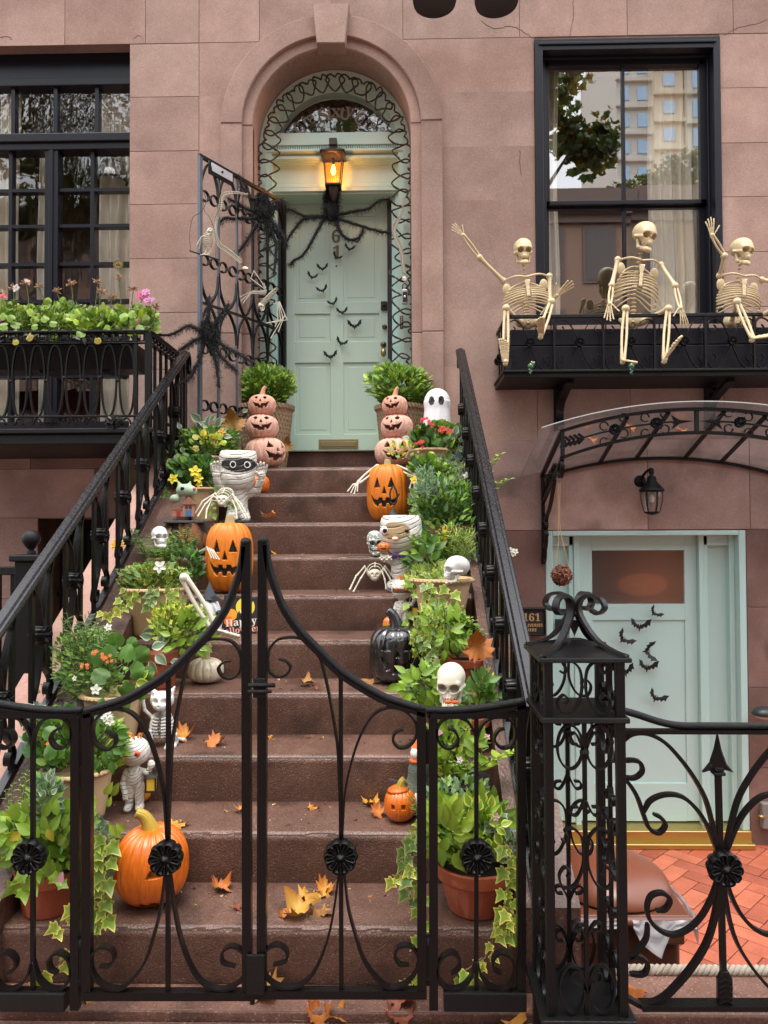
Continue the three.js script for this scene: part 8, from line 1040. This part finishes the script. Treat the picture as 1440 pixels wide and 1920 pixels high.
for (const x of [952, 962]) trail('ivy', 'lime', [[x - 6, 1580], [x, 1630], [x - 6, 1680], [x - 4, 1720], [x - 12, 1760]], 10, 27, -.2); trail('ivy', 'lime2', [[955, 1700], [948, 1730], [930, 1745], [920, 1775], [905, 1800], [890, 1800]], 8, 24, -.22); trail('ivy', 'lime', [[905, 1795], [880, 1815], [862, 1828], [885, 1842]], 6, 22, -.24);
trail('ivy', 'fern', [[790, 1560], [775, 1590], [765, 1640], [770, 1690]], 10, 24, -.1); trail('ivy', 'fern', [[800, 1555], [770, 1575], [760, 1610], [775, 1650]], 9, 26, -.14); trail('ivy', 'lime2', [[780, 1620], [755, 1635], [742, 1645], [735, 1640]], 6, 24, -.14); trail('ivy', 'lime', [[795, 1650], [786, 1700], [790, 1760], [780, 1830], [765, 1840]], 9, 24, -.2); for (let i = 0; i < 3; i++) spike(795, 1550, 762 + i * 4, 1480 + i * 14, 12, 16, 'fern', -.05);
bloom(930, 1532, 7, [.7, .45, .5], .16); leaves('ivy', 'grey', [[950, 1590, 40, 2.8, -.2]]);
plant('airy_sprig', 'airy yellow green sprigs poking through the railing toward the canopy', 905, 7 * RISE, 4.3, null, 'plant'); for (const [a, b, c, d] of [[895, 920, 940, 850], [890, 935, 958, 898], [900, 1045, 952, 1032], [880, 930, 925, 905], [885, 945, 930, 915]]) spike(a, b, c, d, 13, 14, 'lime2', -.02); for (const [x, y] of [[958, 1032], [966, 1034], [962, 1038]]) bloom(x, y, 6, [.7, .72, .6], .05); for (const [a, b, c, d] of [[868, 1050, 956, 1033], [868, 935, 940, 850], [868, 945, 958, 898]]) { obj('stem', tube(crv([q3(a, b + 14), q3((a + c) / 2, (b + d) / 2 + 3), q3(c, d)], 12), .0032, 5), mStalk, CUR.t); spike((a + c) / 2, (b + d) / 2, c, d, 9, 20, 'lime2', -.01, 'small'); }
// ---- balcony geraniums and the succulent
plant('balcony_geraniums', 'leggy geraniums with dried flower heads filling the balcony trough', 100, Y(640, 4.7, 100), 4.7, null, 'plant');
for (let i = 0; i < 5; i++) foliage('round', ['lime', 'lime2', 'lime2', 'fern'], 110, -40 + i * 72, 602 + rr(-4, 6), 44, 24, 17, { root: [-40 + i * 72, 632], stems: 10, flat: .1, dz: rr(-.05, .05) }); foliage('small', ['fern', 'lime'], 500, 110, 600, 160, 22, 12, { rz: 24 }); foliage('oval', [[.22, .1, .04], [.3, .16, .05]], 60, 120, 632, 150, 10, 16, { rz: 20, dz: -.12, flat: 1.2, name: 'withered_leaves' }); leaves('round', 'lime', scatter(30, 120, 606, 150, 20, 18, 26, -.12)); leaves('round', 'yel', [[28, 636, 16, 2.9, -.2], [182, 632, 18, 3, -.2], [60, 625, 22, -2.5, -.2]]);
const dry = flM(.5, .3, .17); for (const [x, y, x0, y0] of [[26, 542, 22, 585], [49, 532, 53, 580], [73, 539, 88, 585], [106, 546, 112, 580], [134, 533, 135, 590], [183, 530, 175, 580], [190, 548, 180, 585], [222, 522, 226, 580], [210, 560, 200, 590], [250, 543, 240, 590], [292, 576, 284, 612], [5, 552, 18, 590]]) { obj('stem', tube(crv([q3(x0, y0 + 20), q3((x + x0) / 2 + 2, (y + y0) / 2), q3(x, y)], 10), .0028, 5), mStalk, CUR.t); const g = [], o = q3(x, y, -.02); for (let i = 0; i < 26; i++) { const d = V(rr(-1, 1), rr(-.3, 1), rr(-1, 1)).normalize(), e = d.clone().multiplyScalar(rr(.014, .04)); g.push(tube([o, o.clone().add(e)], k => .0012 + .0028 * k * k, 4)); } obj('dried_flower', g, dry, CUR.t); }
for (const [x, y, c, r] of [[263, 552, [.75, .12, .3], 8], [273, 556, [.72, .3, .55], 13], [280, 560, [.75, .35, .6], 9], [255, 602, [.7, .06, .25], 8], [3, 605, [.7, .2, .5], 9], [6, 556, [.75, .15, .18], 7]]) cluster(x, y, r, 9, c, .03); obj('stem', tube(crv([q3(238, 610), q3(255, 585), q3(268, 560)], 10), .003, 5), mStalk, CUR.t); cluster(28, 540, 7, 7, [.75, .72, .65], .04); cluster(50, 530, 7, 6, [.7, .5, .45], .04);
plant('ledge_succulent', 'small grey green succulent on the balcony ledge by the railing', 217, Y(806, 4.56, 217), 4.53, null, 'plant'); foliage('oval', [[.2, .28, .18], [.3, .36, .26]], 60, 217, 797, 12, 11, 14, { root: [217, 806], rz: 12 });
// ---------------------------------------------------------------- fallen leaves
const mapM = [[.52, .22, .025], [.44, .14, .02], [.3, .07, .02], [.55, .3, .04], [.22, .05, .02], [.36, .18, .035]].map(c => leafM({ color: lin(...c), roughness: .6, transmission: .15 }));
for (const [x, y, h, sz, a, m, lb] of [
  [590, 1680, .19, 70, .9, 3, 'large yellow maple leaf at the back of the leaf pile on the bottom step'], [560, 1712, .19, 62, -.9, 3, 'pale yellow maple leaf at the front of the leaf pile on the bottom step'], [606, 1712, .19, 44, 2.2, 5, 'curled brown maple leaf in the leaf pile behind the flower of the gate'], [532, 1716, .19, 22, -1.8, 1, 'small rust leaf at the tip of the leaf pile'], [612, 1672, .19, 40, 1.4, 0, 'orange maple leaf at the top of the leaf pile'],
  [416, 1667, .19, 40, .5, 1, 'single orange leaf on the bottom step beside the gate posts'], [446, 1702, .19, 18, 1, 4, 'tiny brown leaf curl beside the gate post'], [335, 1548, .38, 46, 1.2, 3, 'yellow leaf on the second step touching the largest pumpkin'], [455, 1520, .38, 28, 0, 0, 'small orange leaf behind the meeting gate posts on the second step'], [588, 1514, .38, 26, 1.4, 0, 'small amber leaf alone on the second step'], [697, 1508, .38, 36, .6, 3, 'yellow leaf standing beside the square-eyed pumpkin'], [712, 1527, .38, 34, 1.6, 1, 'flat orange leaf against the square-eyed pumpkin'],
  [348, 1384, .57, 40, 1.5, 0, 'orange leaf beside the cat skeleton'], [405, 1395, .57, 38, 1.7, 1, 'rust leaf on the third step in front of the white pumpkin'], [504, 1382, .57, 22, .7, 0, 'small yellow leaf by the inner edge of the gate post on the third step'], [574, 1284, .76, 30, 0, 5, 'dull yellow leaf on the step below the gate curve'], [594, 1291, .76, 12, 1.5, 4, 'small pink brown bud husk on the step below the gate curve'], [690, 1280, .76, 28, -1.2, 5, 'tan leaf beside the black pumpkin'], [675, 1318, .67, 30, -.6, 4, 'dark red leaf hanging over the nosing under the black pumpkin'], [700, 1330, .66, 34, 2.4, 4, 'brown crumpled leaf over the nosing behind the gate curve'],
  [506, 970, 1.525, 30, .2, 1, 'dry brown leaf on the eighth step beside the masked mummy'], [515, 1036, 1.335, 22, 1.4, 0, 'small orange leaf on the step above the bony spider'], [500, 1868, 0, 60, 2.6, 5, 'ochre maple leaf under the gate posts'], [490, 1888, -.026, 60, 3.0, 0, 'amber maple leaf on the pavement below the gate posts'], [600, 1912, -.026, 52, 1.2, 1, 'red brown maple leaf on the pavement at the photo edge'], [628, 1908, -.026, 44, .5, 0, 'yellow orange maple leaf overlapping the red brown one'], [752, 1912, -.026, 56, 1.0, 4, 'rust red maple leaf on the pavement in front of the gate hinge'], [760, 1880, 0, 50, 2.4, 4, 'dark red leaf under the bottom rail by the hinge'], [962, 1912, -.026, 60, -1.0, 0, 'orange leaf litter at the foot of the openwork post'], [1185, 1862, .004, 56, -.6, 1, 'orange brown leaf behind the foot of the area fence'], [1112, 1838, .004, 40, 1.2, 0, 'amber leaf seen through the foot of the openwork post'], [170, 1872, -.0, 34, 1.0, 5, 'dull ochre leaf under the gate hinge'], [190, 1888, -.026, 36, 1.8, 5, 'thin yellow leaf on the pavement before the gate hinge']]) {
  const p = O(x, y, h + .004), t = thing('fallen_leaf', lb, 'leaf', p), l = obj('blade', LEAF[['maple', 'maple2', 'maple3'][(x + y | 0) % 3]], mapM[m], t), D = -p.z, s = sz * D / FPX; aim(l, V(0, s * .06, 0), V(sin(a), rr(.02, .2), -cos(a)), V(rr(-.25, .25), 1, .35), s); l.position.sub(V(sin(a), 0, -cos(a)).multiplyScalar(s * .45)); obj('stalk', tube(crv([l.position.clone(), l.position.clone().add(V(-sin(a) * s * .3, .006, cos(a) * s * .3)), l.position.clone().add(V(-sin(a) * s * .55, .012, cos(a) * s * .5))], 8), .0016, 4), mStalkB, t); }
{ const p = P(893, 1205, 3.2), t = thing('fallen_leaf', 'large orange maple leaf caught upright in the lime green pot plant', 'leaf', p), l = obj('blade', LEAF.maple, mapM[1], t); aim(l, P(902, 1236, 3.2).sub(p), V(-.25, 1, .1), V(.25, .1, 1), 58 * 3.2 / FPX); }
{ const p = P(432, 788, 5.0), t = thing('fallen_leaf', 'brown gold leaf lodged behind the cream edged pot plant', 'leaf', p), l = obj('blade', LEAF.maple, mapM[5], t); aim(l, P(440, 812, 5.0).sub(p), V(-.2, 1, .1), V(.2, .1, 1), 46 * 5 / FPX); const u = P(540, 838, 5.3), k = thing('fallen_leaf', 'brown gold leaf on the landing beside the basket', 'leaf', u), b = obj('blade', LEAF.maple, mapM[5], k); aim(b, P(530, 845, 5.3).sub(u), V(.4, .9, .1), V(.2, .2, 1), 30 * 5.3 / FPX); }
{ for (const [x, y, d, lb] of [[1110, 825, 4.9, 'orange leaf lying on the canopy glass over the first rosette'], [1183, 803, 4.95, 'orange leaf on the canopy glass between the two rosettes'], [1278, 808, 4.9, 'bright orange leaf on the canopy glass beside the arrow point']]) { const p = P(x, y, d), t = thing('fallen_leaf', lb, 'leaf', p), l = obj('blade', LEAF.maple, mapM[1], t); aim(l, V(-.03, 0, 0), V(1, .05, -.2), V(0, .8, .5), 22 * d / FPX); } }
// ---------------------------------------------------------------- street trees, seen in the panes
function tree(label, base, h, crown, n, r, sd) { seed = sd; const t = thing('street_tree', label, 'tree', base), bark = M({ color: lin(.12, .1, .075), roughness: .9 }); obj('trunk', tube(crv([[0, 0, 0], [.05, h * .35, 0], [-.05, h * .7, .1]], 16), k => .2 * (1 - .55 * k), 10), bark, t); const pts = [];
  for (const c of crown) { obj('limb', tube(crv([V(-.0, h * .55, 0), V(c[0] * .4, lerp(h * .55, c[1], .6), c[2] * .4), V(c[0], c[1], c[2])], 12), k => .09 * (1 - .8 * k), 7), bark, t); for (let i = 0; i < 7; i++) { const e = V(c[0] + rr(-1, 1) * c[3], c[1] + rr(-.8, .6) * c[3] * .8, c[2] + rr(-1, 1) * c[3]); pts.push(e); obj('branch', tube(crv([V(...c.slice(0, 3)), e.clone().lerp(V(...c.slice(0, 3)), .5).add(V(0, .15, 0)), e], 6), k => .025 * (1 - .7 * k), 5), bark, t); } }
  const im = new THREE.InstancedMesh(LEAF.maple, leafM({ transmission: .4 }), n), col = new THREE.Color(); for (let i = 0; i < n; i++) { const c = pts[i % pts.length], d = V(rr(-1, 1), rr(-1, 1), rr(-1, 1)); aim(tmpO, c.clone().add(d.multiplyScalar(r * Math.pow(rnd(), .6))), V(rr(-1, 1), rr(-1, .3), rr(-1, 1)), V(rr(-.5, .5), 1, rr(-.5, .5)), rr(.13, .24)); tmpO.updateMatrix(); im.setMatrixAt(i, tmpO.matrix); const f = rr(.6, 1.3), y = rnd() < .25; col.setRGB((y ? .3 : .09) * f, (y ? .24 : .15) * f, .02 * f); im.setColorAt(i, col); } im.name = 'crown'; im.userData.kind = 'stuff'; t.add(im); }
tree('street tree whose autumn crown is mirrored in the big window and the fanlight', [1.9, -.03, 3.6], 9, [[1.0, 10.0, -.4, .7], [1.7, 9.3, .3, .5], [-2.6, 9.5, .2, 1.0], [-3.9, 10.2, .5, 1.2], [.2, 11.2, .9, 1.2]], 2300, .42, 99);
tree('street tree whose crown is mirrored in the small transom panes of the casement', [-7.2, -.03, 3.8], 8.5, [[1.2, 8.6, .0, 1.4], [-.4, 9.6, .6, 1.5], [2.6, 9.8, .6, 1.3], [-2.2, 8.8, .4, 1.5], [.6, 11, 1.2, 1.5]], 4600, .6, 123);
tree('roof garden tree showing over the row houses in the big window reflection', [12.2, 13.9, 22], 2.6, [[-1.2, 2.6, 0, 1.2], [.6, 3.2, 0, 1.2], [2.2, 2.4, 0, 1.1], [-2.6, 2.0, 0, .9]], 2600, .6, 321);
{ // crumbs of leaf, bark and petal lying about on the treads and the pavement
  const n = 260, im = new THREE.InstancedMesh(LEAF.maple3, leafM({ transmission: 0, roughness: .8 }), n), col = new THREE.Color(); seed = 77;
  for (let i = 0; i < n; i++) { const st = rnd() < .3 ? 0 : 1 + (rnd() * 8 | 0), back = rnd() < .5, z = st === 0 ? -rr(2.0, 2.29) : -(DS(st) + (back ? rr(.2, .28) : rr(.04, .28))), x = st === 0 ? rr(-1.3, 1.1) : rr(SX0 + .05, SX1 - .05); tmpO.position.set(x, (st ? st * RISE : -.027) + .003, z); tmpO.rotation.set(-PI / 2 + rr(-.3, .3), 0, rr(0, 6.28), 'YXZ'); tmpO.scale.setScalar(rr(.006, .02)); tmpO.updateMatrix(); im.setMatrixAt(i, tmpO.matrix); const c = [[.1, .05, .025], [.3, .14, .03], [.04, .03, .02], [.38, .26, .1], [.5, .42, .36]][rnd() * 5 | 0]; col.setRGB(...c); im.setColorAt(i, col); }
  im.name = 'leaf_crumbs'; im.userData.kind = 'stuff'; im.userData.label = 'small crumbs of dry leaf and bark scattered over the treads and pavement'; im.userData.category = 'litter'; scene.add(im);
}
renderer.render(scene, camera);
